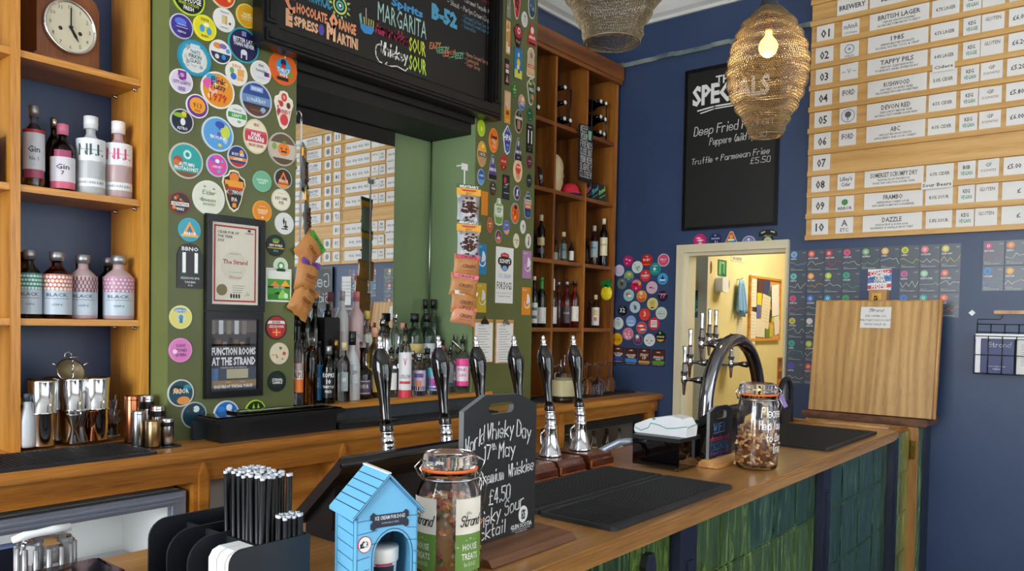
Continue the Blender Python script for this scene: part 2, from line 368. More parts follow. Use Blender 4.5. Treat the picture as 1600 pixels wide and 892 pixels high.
# ================================================================ CABINETS AND COUNTERS
CT = 1.055      # back counter top
c = thing('shelf_cabinet', 'golden oak open shelving left of the green pier, holding gin bottles and a clock', 'shelves', (.95, 2.8, CT))
def lb(x0, y0, z0, x1, y1, z1, name, m, par, ch=0):
    o = MB().box(x0, y0, z0, x1, y1, z1, m, ch).build(name, par, True); return o
lb(.928, 2.8, CT, .95, 3.045, 3.1, 'upright', 'oak_left', c); lb(1.341, 2.8, CT, 1.366, 3.045, 3.1, 'upright', 'oak_left', c); lb(.2, 2.8, CT, .225, 3.045, 3.1, 'upright', 'oak_left', c)
lb(1.335, 2.796, CT, 1.366, 2.8, 3.1, 'edge_strip', 'oak_left', c); lb(.924, 2.796, CT, .952, 2.8, 3.1, 'edge_strip', 'oak_left', c)
for z in (2.334, 1.911, 1.484):
    lb(.95, 2.803, z - .022, 1.341, 3.045, z, 'shelf', 'oak_left_shelf', c); lb(.225, 2.803, z - .022, .928, 3.045, z, 'shelf', 'oak_left_shelf', c)
    for x in (1.332,):
        for y in (2.84, 2.99): MB().tube([(x, y, z - .03), (x + .008, y, z - .03)], .006, 'steel', 8).ball((x - .002, y, z - .028), .006, 'steel', 8, 6).build('shelf_peg', c, True)
lb(.2, 2.8, 3.1, 1.366, 3.045, 3.13, 'top', 'oak_left_shelf', c)

c = thing('pigeonhole_cabinet', 'tall dark oak pigeonhole cabinet between the green pier and the navy wall', 'shelves', (4.0, 2.82, CT))
for x0, x1 in ((3.475, 3.5), (3.84, 3.86), (4.177, 4.197), (4.520, 4.556)):
    lb(x0, 2.82, CT, x1, 3.045, 3.15, 'upright', 'oak_right', c)
ZS = (4.4926, 2.7142, 4.5097, 2.3088, 4.5275, 1.8866, 4.5449, 1.473); ZS = ZS[1::2]
for z in ZS:
    for x0, x1 in ((3.5, 3.84), (3.86, 4.177), (4.197, 4.52)): lb(x0, 2.822, z - .024, x1, 3.045, z, 'shelf', 'oak_right_shelf', c)
lb(3.475, 2.79, 3.13, 4.575, 3.045, 3.225, 'fascia', 'oak_right_shelf', c); lb(3.475, 2.80, 3.105, 4.57, 2.82, 3.13, 'moulding', 'oak_right_shelf', c)

def slab(m, poly_fn, z0, z1, mat):
    t = z1 - z0
    for a, b, i in ((0, .18, .012), (.18, .4, .004), (.4, .75, 0), (.75, .92, .004), (.92, 1, .01)): m.prismz(poly_fn(i), z0 + t * a, z0 + t * b, mat)
c = thing('back_counter', 'long oak back counter running below the shelves to the navy wall', 'counter', (2.0, 2.75, 0))
m = MB(); slab(m, lambda i: [(-1.2, 2.45 + i), (4.595, 2.45 + i), (4.595, 3.045), (-1.2, 3.045)], 1.018, CT, 'oak_backbar'); m.build('worktop', c, True)
lb(-1.2, 2.488, .94, 4.59, 2.51, 1.018, 'apron', 'oak_apron', c)
for x in (1.4008, 0.922, 1.9955, 0.9349, 3.4981, 0.8869, 4.5093, 0.8897)[::2]:
    MB().prism([(x - .016, .02), (x + .016, .02), (x + .016, .965), (x, 1.005), (x - .016, .965)], 2.474, 2.488, 'oak_apron').build('stile', c, True)
    lb(x - .03, 2.49, .02, x + .03, 2.6, .94, 'partition', 'oak_apron', c)
lb(-1.2, 3.02, 0, 4.59, 3.045, 1.015, 'back_panel', 'riser_grey', c)
lb(1.43, 2.62, .0, 1.75, 2.64, .94, 'panel', 'shade_and_panel_grey', c); lb(1.8, 2.6, 0, 2.02, 2.62, .94, 'panel', 'oak_backbar', c); lb(2.02, 2.55, 0, 3.40, 2.57, .94, 'panel', 'oak_apron', c)
lb(-1.2, 2.5, 0, .3, 2.52, .94, 'panel', 'oak_apron', c)
lb(1.8, 2.6, .0, 1.806, 2.6, .94, 'panel', 'oak_apron', c)
# raised ledge inside the alcove, its front riser and the rubber mats on the back counter
c = thing('bottle_ledge', 'orange oak ledge with grey riser carrying the spirits in the alcove', 'shelf', (2.4, 2.7, CT))
lb(1.46, 2.655, 1.055, 3.08, 2.675, 1.122, 'riser', 'riser_grey', c)
lb(AX0 - .10, 2.64, 1.122, AX1 + .12, 2.679, 1.14, 'ledge_nose', 'ledge_oak', c); lb(AX0 + .004, 2.679, 1.1, AX1 - .004, 2.96, 1.14, 'ledge_top', 'ledge_oak', c)
lb(AX0 + .004, 2.83, 1.14, AX1 - .004, 2.96, 1.26, 'raised_step', 'riser_grey', c)
def slatmat(name, x0, y0, x1, y1, z, label, nr=0):
    o = MB().prismz([(x0 + .01, y0), (x1 - .01, y0), (x1, y0 + .01), (x1, y1 - .01), (x1 - .01, y1), (x0 + .01, y1), (x0, y1 - .01), (x0, y0 + .01)], z, z + .009, 'bar_mat')
    k = MB(); n = max(4, int((x1 - x0 - .03) / .014))
    t = tag(o.build(name), label, 'bar mat')
    for i in range(n):
        x = x0 + .02 + i * (x1 - x0 - .04) / (n - 1); k.box(x - .003, y0 + .02, z + .009, x + .003, y1 - .02, z + .0115, 'rubber')
    p = k.build('mat_ribs', t); p['kind'] = 'stuff'
slatmat('bar_mat', .30, 2.46, 1.235, 2.74, CT, 'black ribbed rubber mat under the cocktail shakers on the back counter')
slatmat('bar_mat', 2.20, 2.47, 2.95, 2.645, CT, 'black ribbed rubber mat along the back counter below the spirits')
slatmat('bar_mat', 3.45, 2.6, 4.5, 2.81, CT, 'black rubber mat under the upturned wine glasses')

# front counter
FT = 1.06
c = thing('bar_counter', 'front bar counter with brown oak top and green glazed tile front', 'bar counter', (2.0, 1.1, 0))
def fc(i):
    r = .07; x1, y0 = 3.742 - i, .828 + i
    return [(-1.0, y0)] + [(x1 - r + r * math.sin(a), y0 + r - r * math.cos(a)) for a in [j * PI / 12 for j in range(7)]] + [(x1, 1.455), (-1.0, 1.455)]
m = MB(); slab(m, fc, 1.018, FT, 'oak_counter'); m.build('worktop', c, True)
MB().tube([(3.715, .875, FT + .004), (3.715, 1.45, FT + .004)], .009, 'oak_counter', 8).build('end_bead', c, True)
lb(-1.0, .885, 0, 3.72, .91, 1.018, 'front_board', 'tile_light', c)
lb(-1.0, 1.38, 0, 3.72, 1.40, 1.018, 'rear_board', 'oak_apron', c); lb(3.70, .91, 0, 3.72, 1.38, 1.018, 'end_board', 'oak_apron', c)
for x0, x1 in ((1.70, 1.79), (2.76, 2.842), (3.717, 3.80)):
    MB().box(x0, .852, 0, x1, .885, 1.018, 'navy_trim').box(x0 + .03, .845, 0, x1 - .03, .852, .93, 'navy_trim').build('post', c, True)
GR = ((-.2, 1.70), (1.79, 2.76), (2.842, 3.717))
for gx0, gx1 in GR:
    n = max(1, round((gx1 - gx0) / .195)); w = (gx1 - gx0) / n
    for i in range(n):
        for z0, z1 in ((.203, .418), (.418, .633), (.633, .848), (.848, 1.016)):
            a, b = gx0 + i * w + .003, gx0 + (i + 1) * w - .003
            mt = 'tile_dark' if gx0 > 2.8 or RND.random() < .2 else ('tile_light' if gx0 > 1.7 or RND.random() < .5 else 'tile_dark')
            MB().prism([(a, z0 + .003), (b, z0 + .003), (b, z1 - .003), (a, z1 - .003)], .8795, .885, mt).prism([(a + .006, z0 + .009), (b - .006, z0 + .009), (b - .006, z1 - .009), (a + .006, z1 - .009)], .8775, .8795, mt).build('tile', c, True)
MB().prism([(1.55, .955), (1.562, .90), (1.575, .885), (1.59, .90), (1.60, .945), (1.59, .98), (1.56, .98)], .86, .8775, 'board_black', 'navy_trim').build('hook_plate', c, True)
# gate below the flap, and the short counter stub on the wall
c = thing('bar_gate', 'low green tiled bar gate in the gap between counter and wall', 'gate', (4.0, .93, .2))
lb(3.80, .925, .2, 4.322, .95, 1.01, 'gate_panel', 'oak_apron', c)
for i in range(3):
    for j in range(4):
        x = 3.81 + i * .168; z = .21 + j * .198
        MB().box(x, .918, z, x + .160, .925, z + .193, 'tile_lime').build('tile', c, True)
c = thing('counter_stub', 'short oak and green tile counter end fixed to the navy wall under the raised flap', 'counter', (4.46, 1.2, 0))
lb(4.345, .90, 0, 4.595, 1.44, 1.015, 'carcass', 'oak_trim', c)
lb(4.325, .883, 0, 4.345, .965, 1.012, 'stile', 'oak_trim', c); lb(4.325, .965, .96, 4.345, 1.44, 1.012, 'rail', 'oak_trim', c)
m = MB(); slab(m, lambda i: [(4.315 + i, .84 + i), (4.595, .84 + i), (4.595, 1.46), (4.315 + i, 1.46)], 1.015, 1.052, 'block_wood'); m.build('worktop', c, True)
for j in range(5): lb(4.345, .886, .01 + j * .2, 4.455, .90, .205 + j * .2, 'tile', 'tile_lime', c)
lb(4.46, .878, 0, 4.595, .90, 1.012, 'post', 'navy_trim', c)
m = MB().box(4.322, .892, .85, 4.325, .945, .945, 'brass')
for z in (.87, .925):
    for y in (.905, .932): m.ball((4.321, y, z), .003, 'steel', 6, 4)
m.tube([(4.321, .955, .85), (4.321, .955, .945)], .004, 'brass', 8); m.build('hinge', c, True)
c = thing('counter_flap', 'raised light oak counter flap standing upright against the navy wall', 'counter flap', (4.345, 1.13, 1.052)); c.rotation_euler = (0, R(8.0), 0)
MB().box(0, -.30, .004, .028, .305, .60, 'oak_flap').build('panel', c)
MB().box(-.004, -.315, .004, .032, -.30, .606, 'oak_trim').tube([(-.004, -.308, .004), (-.004, -.308, .606)], .006, 'oak_trim', 8).build('edging', c)
MB().box(-.002, -.30, .60, .03, .305, .606, 'oak_trim').build('edging', c)
o = MB().box(0, -.075, 0, .0008, .075, .112, 'paper')
def pf(x, z): return (-.0004, -x, z)
o.text('The', -.018, .094, .010, 'board_black', fn=pf, shear=.3).hand('Strand', 0, .086, .016, 'board_black', fn=pf, al='C', th=.0018, shear=.3)
for i, t in enumerate(('WE OFFER 10%', 'MILITARY DISCOUNT', 'WITH VALID ID')): o.text(t, 0, .058 - i * .022, .011, 'board_black', fn=pf)

n = tag(o.build('notice'), 'small white discount notice taped to the raised light oak flap', 'notice'); n.location = (4.345 + .45 * math.sin(R(8)) + .006 - .010, 1.122, 1.052 + .458 * math.cos(R(8))); n.rotation_euler = (0, R(8), 0)
# ================================================================ BADGES, POSTERS AND BOARDS
def clipband(z0, z1, rx, rz, n=8):     # part of an ellipse between two heights
    a0, a1 = math.asin(max(-1, min(1, z0 / rz))), math.asin(max(-1, min(1, z1 / rz)))
    L = [a0 + (a1 - a0) * i / n for i in range(n + 1)]
    return [(rx * math.cos(a), rz * math.sin(a)) for a in L] + [(-rx * math.cos(a), rz * math.sin(a)) for a in reversed(L)]
SHAPES = {'o': ell(0, 0, 1, 1, 28), 's': [(-1, -1), (1, -1), (1, 1), (-1, 1)],
 'shield': [(0, -1), (.35, -.85), (.62, -.45), (.78, 0), (.98, .35), (.9, .62), (.5, .75), (.35, .95), (0, 1), (-.35, .95), (-.5, .75), (-.9, .62), (-.98, .35), (-.78, 0), (-.62, -.45), (-.35, -.85)],
 'crest': [(-.75, -.9), (0, -1), (.75, -.9), (1, -.3), (.95, .5), (.5, .62), (.35, .95), (0, 1), (-.35, .95), (-.5, .62), (-.95, .5), (-1, -.3)],
 'kite': [(0, -1), (.5, -.8), (1, .3), (.45, .7), (0, 1), (-.45, .7), (-1, .3), (-.5, -.8)],
 'tri': [(-1, -.7), (-.95, -1), (.95, -1), (1, -.7), (.18, .95), (0, 1), (-.18, .95)],
 'tomb': [(-1, -1), (1, -1), (1, .45), (.8, .78), (.5, .93), (0, 1), (-.5, .93), (-.8, .78), (-1, .45)],
 'arch': [(-1, -.9), (-.8, -1), (.8, -1), (1, -.9), (.8, .3), (.9, .6), (.55, .9), (0, 1), (-.55, .9), (-.9, .6), (-.8, .3)]}
def badge_mesh(shape, rx, rz, rim, face, els, th=.004, inset=.9, seed=0):
    m = MB(); rn = random.Random(seed); pg = SHAPES[shape]
    m.prism([(x * rx, z * rz) for x, z in pg], -th, 0, P(rim, .3)); y = -th - .0003
    m.flat([(x * rx * inset, z * rz * inset) for x, z in pg], y, P(face, .28)); R2 = inset
    for e in els.split(';'):
        if not e.strip(): continue
        y -= .00025; q = e.split(); k = q[0]; c = P(q[1], .3)
        if k == 'b': m.flat([(a * rx, b * rz) for a, b in clipband(max(-R2, float(q[2])), min(R2, float(q[3])), R2, R2)], y, c)
        elif k == 'r': cx, cz, w, h = map(float, q[2:6]); m.flat([((cx + a * w) * rx, (cz + b * h) * rz) for a, b in SHAPES['s']], y, c)
        elif k == 'e': cx, cz, w, h = map(float, q[2:6]); m.flat([((cx + a * w) * rx, (cz + b * h) * rz) for a, b in ell(0, 0, 1, 1, 14)], y, c)
        elif k == 'v': cx, cz, w, h = map(float, q[2:6]); m.flat([((cx + a * w) * rx, (cz + b * h) * rz) for a, b in ((-1, -1), (1, -1), (0, 1))], y, c)
        elif k == 'd': cx, cz, w, h = map(float, q[2:6]); m.flat([((cx + a * w) * rx, (cz + b * h) * rz) for a, b in ((0, -1), (1, 0), (0, 1), (-1, 0))], y, c)
        elif k == 't':
            t = q[2].replace('_', ' '); z, h = float(q[3]), float(q[4]); w = float(q[5]) if len(q) > 5 else None
            m.text(t, 0, (z - h / 2) * rz, h * rz, c, y, w * rx if w else None, bold=1)
        elif k == 'h': t = q[2].replace('_', ' '); z, h, w = map(float, q[3:6]); m.hand(t, 0, (z - h / 2) * rz, h * rz, c, y, h * rz * .16, w * rx, al='C')
        elif k == 'n':          # scattered artwork: count then extra colours
            cs = [c] + [P(v, .3) for v in q[3:]]; n = int(q[2])
            for i in range(n):
                a = rn.uniform(0, 2 * PI); d = math.sqrt(rn.random()) * .68; s = rn.uniform(.07, .2)
                kx, kz = d * math.cos(a), d * math.sin(a); t0 = rn.uniform(0, 2)
                m.flat([((kx + s * rn.uniform(.6, 1.3) * math.cos(j * PI / 3 + t0)) * rx, (kz + s * rn.uniform(.6, 1.2) * math.sin(j * PI / 3 + t0)) * rz) for j in range(6)], y, cs[i % len(cs)]); y -= .00004
        elif k == 'l': z = float(q[2]); w = float(q[3]); m.flat([(-w * rx, z * rz), (w * rx, z * rz), (w * rx, (z + .035) * rz), (-w * rx, (z + .035) * rz)], y, c)
    return m
BN = [0]
def badge(where, pos, shape, rim, face, els, label, asp=1.0, th=.004, inset=.9, cat='badge', nm='beer_badge', tilt=0):
    a, z, d = pos; BN[0] += 1; rz = d / 2; rx = rz * asp
    o = badge_mesh(shape, rx, rz, rim, face, els, th, inset, BN[0]).build(nm); tag(o, label, cat)
    if where == 'P': o.location = (a, CY - .0002, z); o.rotation_euler = (0, R(tilt), 0)
    else: o.location = (4.5998, a, z); o.rotation_euler = (0, R(tilt), RW)
    return o
W, K = '#eceae6', '#141414'
T = [
 ((1.4436, 2.6264, 0.1246), 'o', '#b8d63a', K, 't #fff LOVEOLOGE -.1 .3 1.5;t #b8d63a MIXED_STATION -.38 .16 1.2;t #fff FRESH -.62 .22 .6', 'round black badge with lime ring, top left of the green pier'),
 ((1.5744, 2.6833, 0.1033), 'o', '#e8d8b0', '#d8421e', 'n #f0a030 9 #b81c14 #f4c860', 'round red and orange badge cut off by the top of the picture'),
 ((1.4187, 2.5182, 0.087), 'o', '#d0cce0', '#41308f', 'e #5a7be0 -.1 .35 .5 .3;e #26206a .3 -.4 .5 .4;l #ffffff -.1 .5;l #dfe4ff .1 .4;t #e8e8ff NEBULA -.45 .16 .7', 'round violet and blue starry badge, left edge near the top'),
 ((1.506, 2.5389, 0.09), 'o', '#f0ec40', '#e8dc20', 't #222222 DEYA .62 .22 .7;e #3f9fd0 -.25 -.1 .22 .3;e #3f9fd0 .35 -.2 .22 .3;e #f4f0e0 .1 .25 .25 .15;t #222222 BOBO -.66 .16 .6', 'round bright yellow badge with two small blue figures'),
 ((1.5818, 2.5905, 0.0871), 'o', W, '#ebe9e4', 'r #d8c088 -.12 0 .12 .36;r #cbb070 .14 0 .12 .36;e #6a6030 .5 -.2 .12 .12;t #888888 PALE_ALE .62 .14 .8;t #888888 HAND_MADE -.66 .12 .7', 'round white badge with two pale beer glasses'),
 ((1.6747, 2.6333, 0.0892), 'o', '#e8c860', '#d9a41c', 't #f8eccc HOPE .12 .24 .7;t #f6e4b0 HARVEST -.12 .2 1.1;l #f8eccc -.35 .5', 'round mustard yellow badge with pale lettering beside the black menu frame'),
 ((1.4682, 2.4205, 0.128), 'o', '#1f8fb0', '#2f9cbc', 'e #d9dcd6 0 -.05 .74 .76;n #a2a6a4 12 #c4c6c2;e #e2e4de .05 .1 .55 .5;r #c8dce0 0 .62 .28 .12;t #2a5a70 THAT\'S .32 .19 .6;t #2a5a70 FIRKIN .08 .2 .75;t #2a5a70 CLASS -.17 .2 .66', 'large round badge with blue ring and grey white middle, top left of the pier'),
 ((1.5682, 2.4703, 0.0869), 'o', W, '#232c48', 'b #ecebe6 -.1 .9;e #e08a48 -.3 .45 .4 .25;e #8a6ab0 .2 .5 .35 .22;e #4aa0d8 .65 .2 .2 .2;e #d8d8d8 -.35 -.45 .2 .2;e #2f8ad8 .25 -.4 .2 .22', 'round badge half pastel artwork, half navy'),
 ((1.6623, 2.52, 0.13), 'o', '#2ba0a8', '#1d1c4c', 'r #8088b8 0 .66 .14 .14;t #f2f2f6 BETTER_LATE .28 .22 1.35;t #f2f2f6 THAN_NEVER .02 .22 1.35;e #dcdce8 0 -.4 .2 .16;r #dcdce8 -.16 -.58 .04 .2;r #dcdce8 .16 -.58 .04 .2', 'large navy badge with teal ring left of the menu frame corner'),
 ((1.634, 2.4089, 0.0909), 'o', W, '#f0ead8', 't #d05050 DEYA .58 .24 .8;e #3c6cc8 -.3 -.3 .28 .28;e #68a858 -.45 .15 .2 .25;r #e8a858 .35 .1 .3 .3;r #e8b878 .3 -.4 .28 .16', 'round cream badge with small coloured shapes, left of the grey white one'),
 ((1.737, 2.4391, 0.0884), 'o', W, '#dfdfdf', 't #444444 BEAR .58 .2 .5;t #555555 THINKBIG .12 .2 1.1;r #28307c .5 -.08 .2 .18;r #c02848 .72 -.08 .08 .18;l #999999 -.5 .4', 'round grey white badge with a small navy and red flag'),
 ((1.8358, 2.4793, 0.1284), 'o', '#e06a20', '#e2621a', 'e #3aa0cc 0 .1 .52 .5;e #20284c 0 .35 .2 .22;r #c82c20 0 .1 .16 .14;t #f4f4f4 THRICE -.12 .26 .9;t #f4f4f4 WIPE -.4 .22 .6;e #4ca838 .5 -.28 .16 .16;r #181818 -.05 -.64 .4 .1;e #f2f2f2 .1 .72 .07 .07', 'large bright orange badge with blue centre below the menu frame corner'),
 ((1.4191, 2.327, 0.0858), 'o', W, '#ddd0e4', 'r #7e2c8c .05 .62 .36 .26;e #7e2c8c .05 .38 .36 .3;e #d8a8dc .05 .5 .16 .16;t #6a4a80 CITY_LIGHTS -.1 .24 1.5;n #b8a4c8 5;r #9c84b4 0 -.62 .3 .16', 'round lilac badge with purple crest on the left edge of the pier'),
 ((1.5589, 2.3284, 0.1337), 'o', W, '#e89824', 'e #3aa8d0 -.35 .6 .35 .22;e #e05aa0 -.55 .25 .35 .28;e #e8c8b0 -.3 -.05 .25 .3;n #f0c040 6 #e87828 #f8e080;h #6a2858 Pink .5 .3 .8;h #6a2858 Fuzzy .2 .28 .8;t #d42028 1979 -.4 .44 1.0', 'large multicoloured badge with red figures 1979 on orange'),
 ((1.7177, 2.3309, 0.137), 'o', '#c8ccd4', '#2a4c90', 'b #6a90c0 -.25 .2;b #2a2c38 -.42 -.25;b #5c3828 -.9 -.42;n #8ab0d8 2;r #8aa4d8 0 .58 .4 .14;t #e8ecf4 ENIGMA .58 .16 .6;t #d8dce4 LUNA_BAY -.05 .2 1.2;l #9a6a40 -.62 .4', 'large round badge with blue dusk sky over a dark landscape'),
 ((1.4793, 2.2532, 0.085), 'o', '#f0e8f0', '#64308c', 'e #eea02c 0 .05 .72 .68;t #9a4818 913 .05 .4 .8;t #7a3810 PALE -.38 .16 .5', 'round badge with purple ring and plain orange middle'),
 ((1.8406, 2.3181, 0.1515), 'shield', '#efe8da', '#efe3d0', 'e #cc3a38 0 .66 .3 .22;e #e89888 0 .66 .14 .1;e #c83438 -.3 .3 .22 .16;e #5a3020 .45 .28 .22 .16;t #ffffff SHINDY -.05 .3 1.5;t #c02c30 SHINDY -.08 .22 1.35;e #d43840 0 -.5 .42 .3;n #b82830 4', 'white and red shield badge below the bright orange badge', .58),
 ((1.6364, 2.2524, 0.0839), 'o', W, '#e6eae4', 'b #3c9c4c -.22 .25;t #f2f4f0 LEAFY .02 .26 1.0;t #707870 PALE_ALE .52 .16 .8;e #78b878 .2 -.5 .2 .12', 'round white badge with a green band across the middle'),
 ((1.4223, 2.1882, 0.086), 'o', '#c8c8d0', '#1e2238', 'e #8cb830 -.2 .45 .6 .2;e #e4c830 .15 .62 .22 .2;e #e8e8ec .05 -.05 .22 .3;t #eeeeee ASTRO -.58 .24 .9', 'round navy badge with a green sombrero on the left edge'),
 ((1.5601, 2.1694, 0.1269), 'o', '#c8dce8', '#58a0dc', 'n #a8d0f0 5 #3c70c8 #6ed0d8 #b8e0f8 #7458c0;e #c8d84a .45 .2 .3 .4;e #2f4fae .1 .55 .3 .2;t #f0f6fc SKYLINE -.2 .16 1.0;e #e0d24c .1 -.62 .12 .1', 'large round light blue badge with abstract splashes'),
 ((1.7172, 2.1914, 0.1323), 'o', '#dcd0a8', '#d8586c', 'b #e6e0c4 .35 .9;b #e6e0c4 -.9 -.35;b #c83850 -.3 .22;t #b03048 HEDGE .66 .16 .4;t #fff PINK .1 .22 .8;t #fff RHUBARB -.14 .24 1.3;t #c03850 FRUIT_CIDER -.52 .16 1.2', 'oval badge with cream ends and pink middle', .8),
 ((1.8365, 2.1644, 0.1314), 'o', '#b8b0a4', '#c4b8a8', 'b #5a4a38 .35 .9;e #e87c1c .08 .0 .42 .38;v #3c1c08 -.08 .06 .08 .07;v #3c1c08 .24 .06 .08 .07;r #3c1c08 .08 -.14 .2 .05;e #5c8c34 .1 .42 .14 .1;e #7ca44c -.6 .1 .16 .2;b #52422e -.9 -.55', 'round silver ringed badge with an orange pumpkin face'),
 ((1.4391, 2.0516, 0.1275), 'o', '#c8c0b0', '#1fa3a0', 'e #bfeae4 .05 .35 .24 .26;e #16858a .05 .35 .12 .13;e #a84828 -.5 -.05 .28 .26;e #c86c34 -.6 -.2 .2 .2;t #fff AUTUMN -.2 .2 .9;t #fff PROTAGONIST -.44 .2 1.4;b #7a4a2c -.9 -.62', 'large teal badge with brown edge left of the pink marbled one'),
 ((1.6414, 2.1011, 0.0841), 'o', '#c8ccd8', '#243a78', 'b #e08a38 -.35 -.05;b #b83428 -.9 -.55;e #e89c40 .35 .45 .2 .2;t #f2f2f2 BUSY_BEE .2 .24 1.2;t #f2f2f2 LAGER -.2 .2 .9', 'round navy and orange badge with slanted bands, above the guitar pick badge'),
 ((1.5577, 2.0554, 0.0847), 'o', '#b8c8e8', '#d850a0', 'n #3c70d8 6 #50b8e0 #e890c8 #7040c0;e #e8f0f8 0 .35 .2 .18;t #f4f4fa VELVET -.15 .18 .8', 'small round pink and blue marbled badge'),
 ((1.7467, 2.0253, 0.0816), 'o', '#78b898', '#6cb48e', 't #dff0e4 NORTHERN .12 .2 1.2;t #dff0e4 DRIFT -.15 .2 .8', 'small plain mint green badge'),
 ((1.8407, 2.0495, 0.081), 'o', '#b8b8b8', '#1c1814', 'v #e8702c 0 .12 .62 .6;v #1c1814 0 .05 .3 .3;t #e8e0d8 ARBOR -.2 .26 1.1;b #e8902c -.9 -.55', 'small black badge with orange triangle beside the mint badge'),
 ((1.526, 1.9323, 0.1261), 'o', '#dfe0d4', '#dcdecb', 'n #6c8c58 5 #88a470 #4c6c40;e #dcdecb .1 .0 .5 .55;h #707c68 Elder .3 .22 .8;t #5c6c50 ENGLISH -.15 .15 .8;t #5c6c50 COUNTRY -.38 .15 .8', 'large pale badge with green leaves and script'),
 ((1.6267, 1.9715, 0.1583), 'shield', '#e4dcc4', '#201c18', 'e #e88428 0 .62 .4 .24;r #e8a02c 0 .28 .78 .2;r #c83c20 0 .12 .72 .06;t #fff HOLLYWOOD -.06 .2 1.5;n #7a3c28 4;r #e8982c 0 -.68 .16 .1;t #f0e8d8 IPA -.4 .18 .5', 'black and orange guitar pick badge above the certificate', .62),
 ((1.4165, 1.8991, 0.0816), 'o', '#8c2c18', '#1c1210', 'n #d85020 9 #e88830 #a82c14;r #f0e8e0 0 -.08 .8 .16;t #1c1210 DESTINATION -.08 .2 1.4;t #f0e8e0 MARS -.5 .24 .7', 'round black badge with orange flames on the left edge'),
 ((1.4526, 1.8087, 0.0848), 'o', '#3ba4b8', '#2c9cb4', 'v #e89c38 0 .1 .7 .6;v #3c7090 0 .0 .36 .34;b #e8b060 -.6 -.42;t #fff ARBOR -.3 .24 1.1', 'round teal badge with an orange triangle above the big number eleven'),
 ((1.4549, 1.6813, 0.1607), 'tomb', '#181818', K, 't #e8e8e8 BBNO .74 .17 1.3;t #3ca05c 11 .1 .86 1.25;t #f2f2f2 11 .14 .86 1.2;t #c8c8c8 SESSION_IPA -.56 .1 1.5;t #c8c8c8 YAKIMA -.74 .09 .9;t #c8c8c8 4.2 -.88 .07 .4', 'tall black rounded badge with white 11 left of the certificate', .6),
 ((1.7479, 1.9098, 0.0842), 'o', '#e0a040', '#df8a1f', 't #f8e8c8 ORANGE .1 .2 1.1;t #f8e8c8 WHEAT -.14 .2 .9;l #f8e8c8 .45 .3;e #f8e8c8 0 -.55 .12 .08', 'small orange badge above the certificate corner'),
 ((1.8325, 1.9658, 0.086), 'o', '#d8d0b8', '#e8e2cc', 't #3c3c34 KEY_LIME .12 .26 1.3;t #3c3c34 PIE -.28 .26 .5;l #c0a868 .55 .4', 'small cream badge with thin dark lettering above the microscope badge'),
 ((1.8486, 1.8741, 0.0864), 'o', '#dcdcdc', '#dededa', 'r #242424 0 -.5 .34 .05;r #242424 .12 -.1 .06 .36;d #242424 -.1 .2 .12 .36;e #242424 .1 -.28 .26 .1', 'small white badge with a black microscope'),
 ((1.8094, 1.7843, 0.0856), 'o', '#20281c', '#182420', 'e #4c8c38 0 .45 .4 .2;t #f0d048 PEAK .3 .16 .6;t #f0f0f0 NEW_WORLD 0 .22 1.4;b #c8a030 -.3 -.2;t #50a8a0 IPA -.5 .2 .5', 'small black and green badge right of the certificate frame'),
 ((1.8248, 1.6292, 0.1317), 's', '#e4e6dc', '#4a9c34', 'b #dfe2d4 .4 .9;r #e2e4da 0 .62 .88 .26;v #eeaa38 .5 .12 .4 .2;v #e08a28 -.3 .08 .4 .16;r #111111 0 -.12 .86 .05;v #111111 -.1 -.5 .5 .1;v #8cd060 .3 -.5 .5 .3;e #d8ead0 .55 -.62 .16 .16;r #2f7c22 -.45 -.7 .38 .16;t #f0f4e8 STATE_TONIC -.14 .1 .9', 'rectangular green and white pump clip with yellow shapes beside the hanging crisps', .88),
 ((1.8337, 1.7056, 0.0659), 'o', '#d8dccc', '#c8d8c0', 'e #4c9c4c 0 0 .5 .5;e #e8ece0 0 0 .26 .26;r #1c3c1c 0 -.5 .6 .16', 'small round white and green emblem on top of the green pump clip'),
 ((1.422, 1.496, 0.0844), 'o', '#d8dc98', '#e0d468', 'e #3c88c8 -.05 .58 .6 .2;e #c8d8a0 0 -.1 .5 .42;e #4c88b8 0 .0 .2 .2;r #3c70a8 0 -.3 .14 .2;t #f4f4e0 CLEVER_DAVE .56 .17 1.2', 'round yellow badge with a small blue figure'),
 ((1.4215, 1.3783, 0.0867), 'o', '#e890c8', '#de7ec2', 't #4a1840 SUAVE .38 .24 .8;t #4a1840 STONES -.0 .24 1.1;t #4a1840 QUEEN -.38 .24 .9;e #f2d8ec -.5 -.1 .2 .2', 'round pink badge with dark lettering'),
 ((1.8155, 1.4621, 0.0961), 'o', '#2c2020', '#a82828', 'b #dce0dc .3 .55;t #242424 RIVER .42 .18 .8;t #f0e8e0 SESSIONS .08 .22 1.4;r #d83428 0 -.4 .4 .3;r #f0c070 0 -.4 .05 .3;r #f0c070 0 -.4 .4 .03', 'round red badge with a crossed square, right of the function rooms poster'),
 ((1.8305, 1.3587, 0.0864), 'o', '#d8ccb0', '#dcd0b4', 'n #b84838 7 #5c7c4c #d8a060;e #dcd0b4 0 0 .26 .26', 'round cream badge with red flowers, right of the function rooms poster'),
 ((1.8211, 1.2489, 0.0838), 'o', '#1c2c24', '#182420', 'r #2c8c68 0 .0 .8 .02;n #5cb894 8 #182420;e #20302a 0 0 .6 .6;t #f2f2f0 ETERNAL .16 .24 1.1;t #f2f2f0 GAMBLE -.12 .24 1.1', 'round dark green dotted casino chip badge near the counter'),
 ((1.4236, 1.225, 0.0984), 'o', '#d0d4d0', '#1f4c5c', 'e #e0944c .2 -.55 .5 .3;e #18303c -.3 .3 .5 .3;e #3890a8 .5 .4 .3 .2;t #f4f4f2 ARBOR .15 .34 1.2;n #e8a860 3 #1c7088', 'round teal and orange badge, bottom left of the pier'),
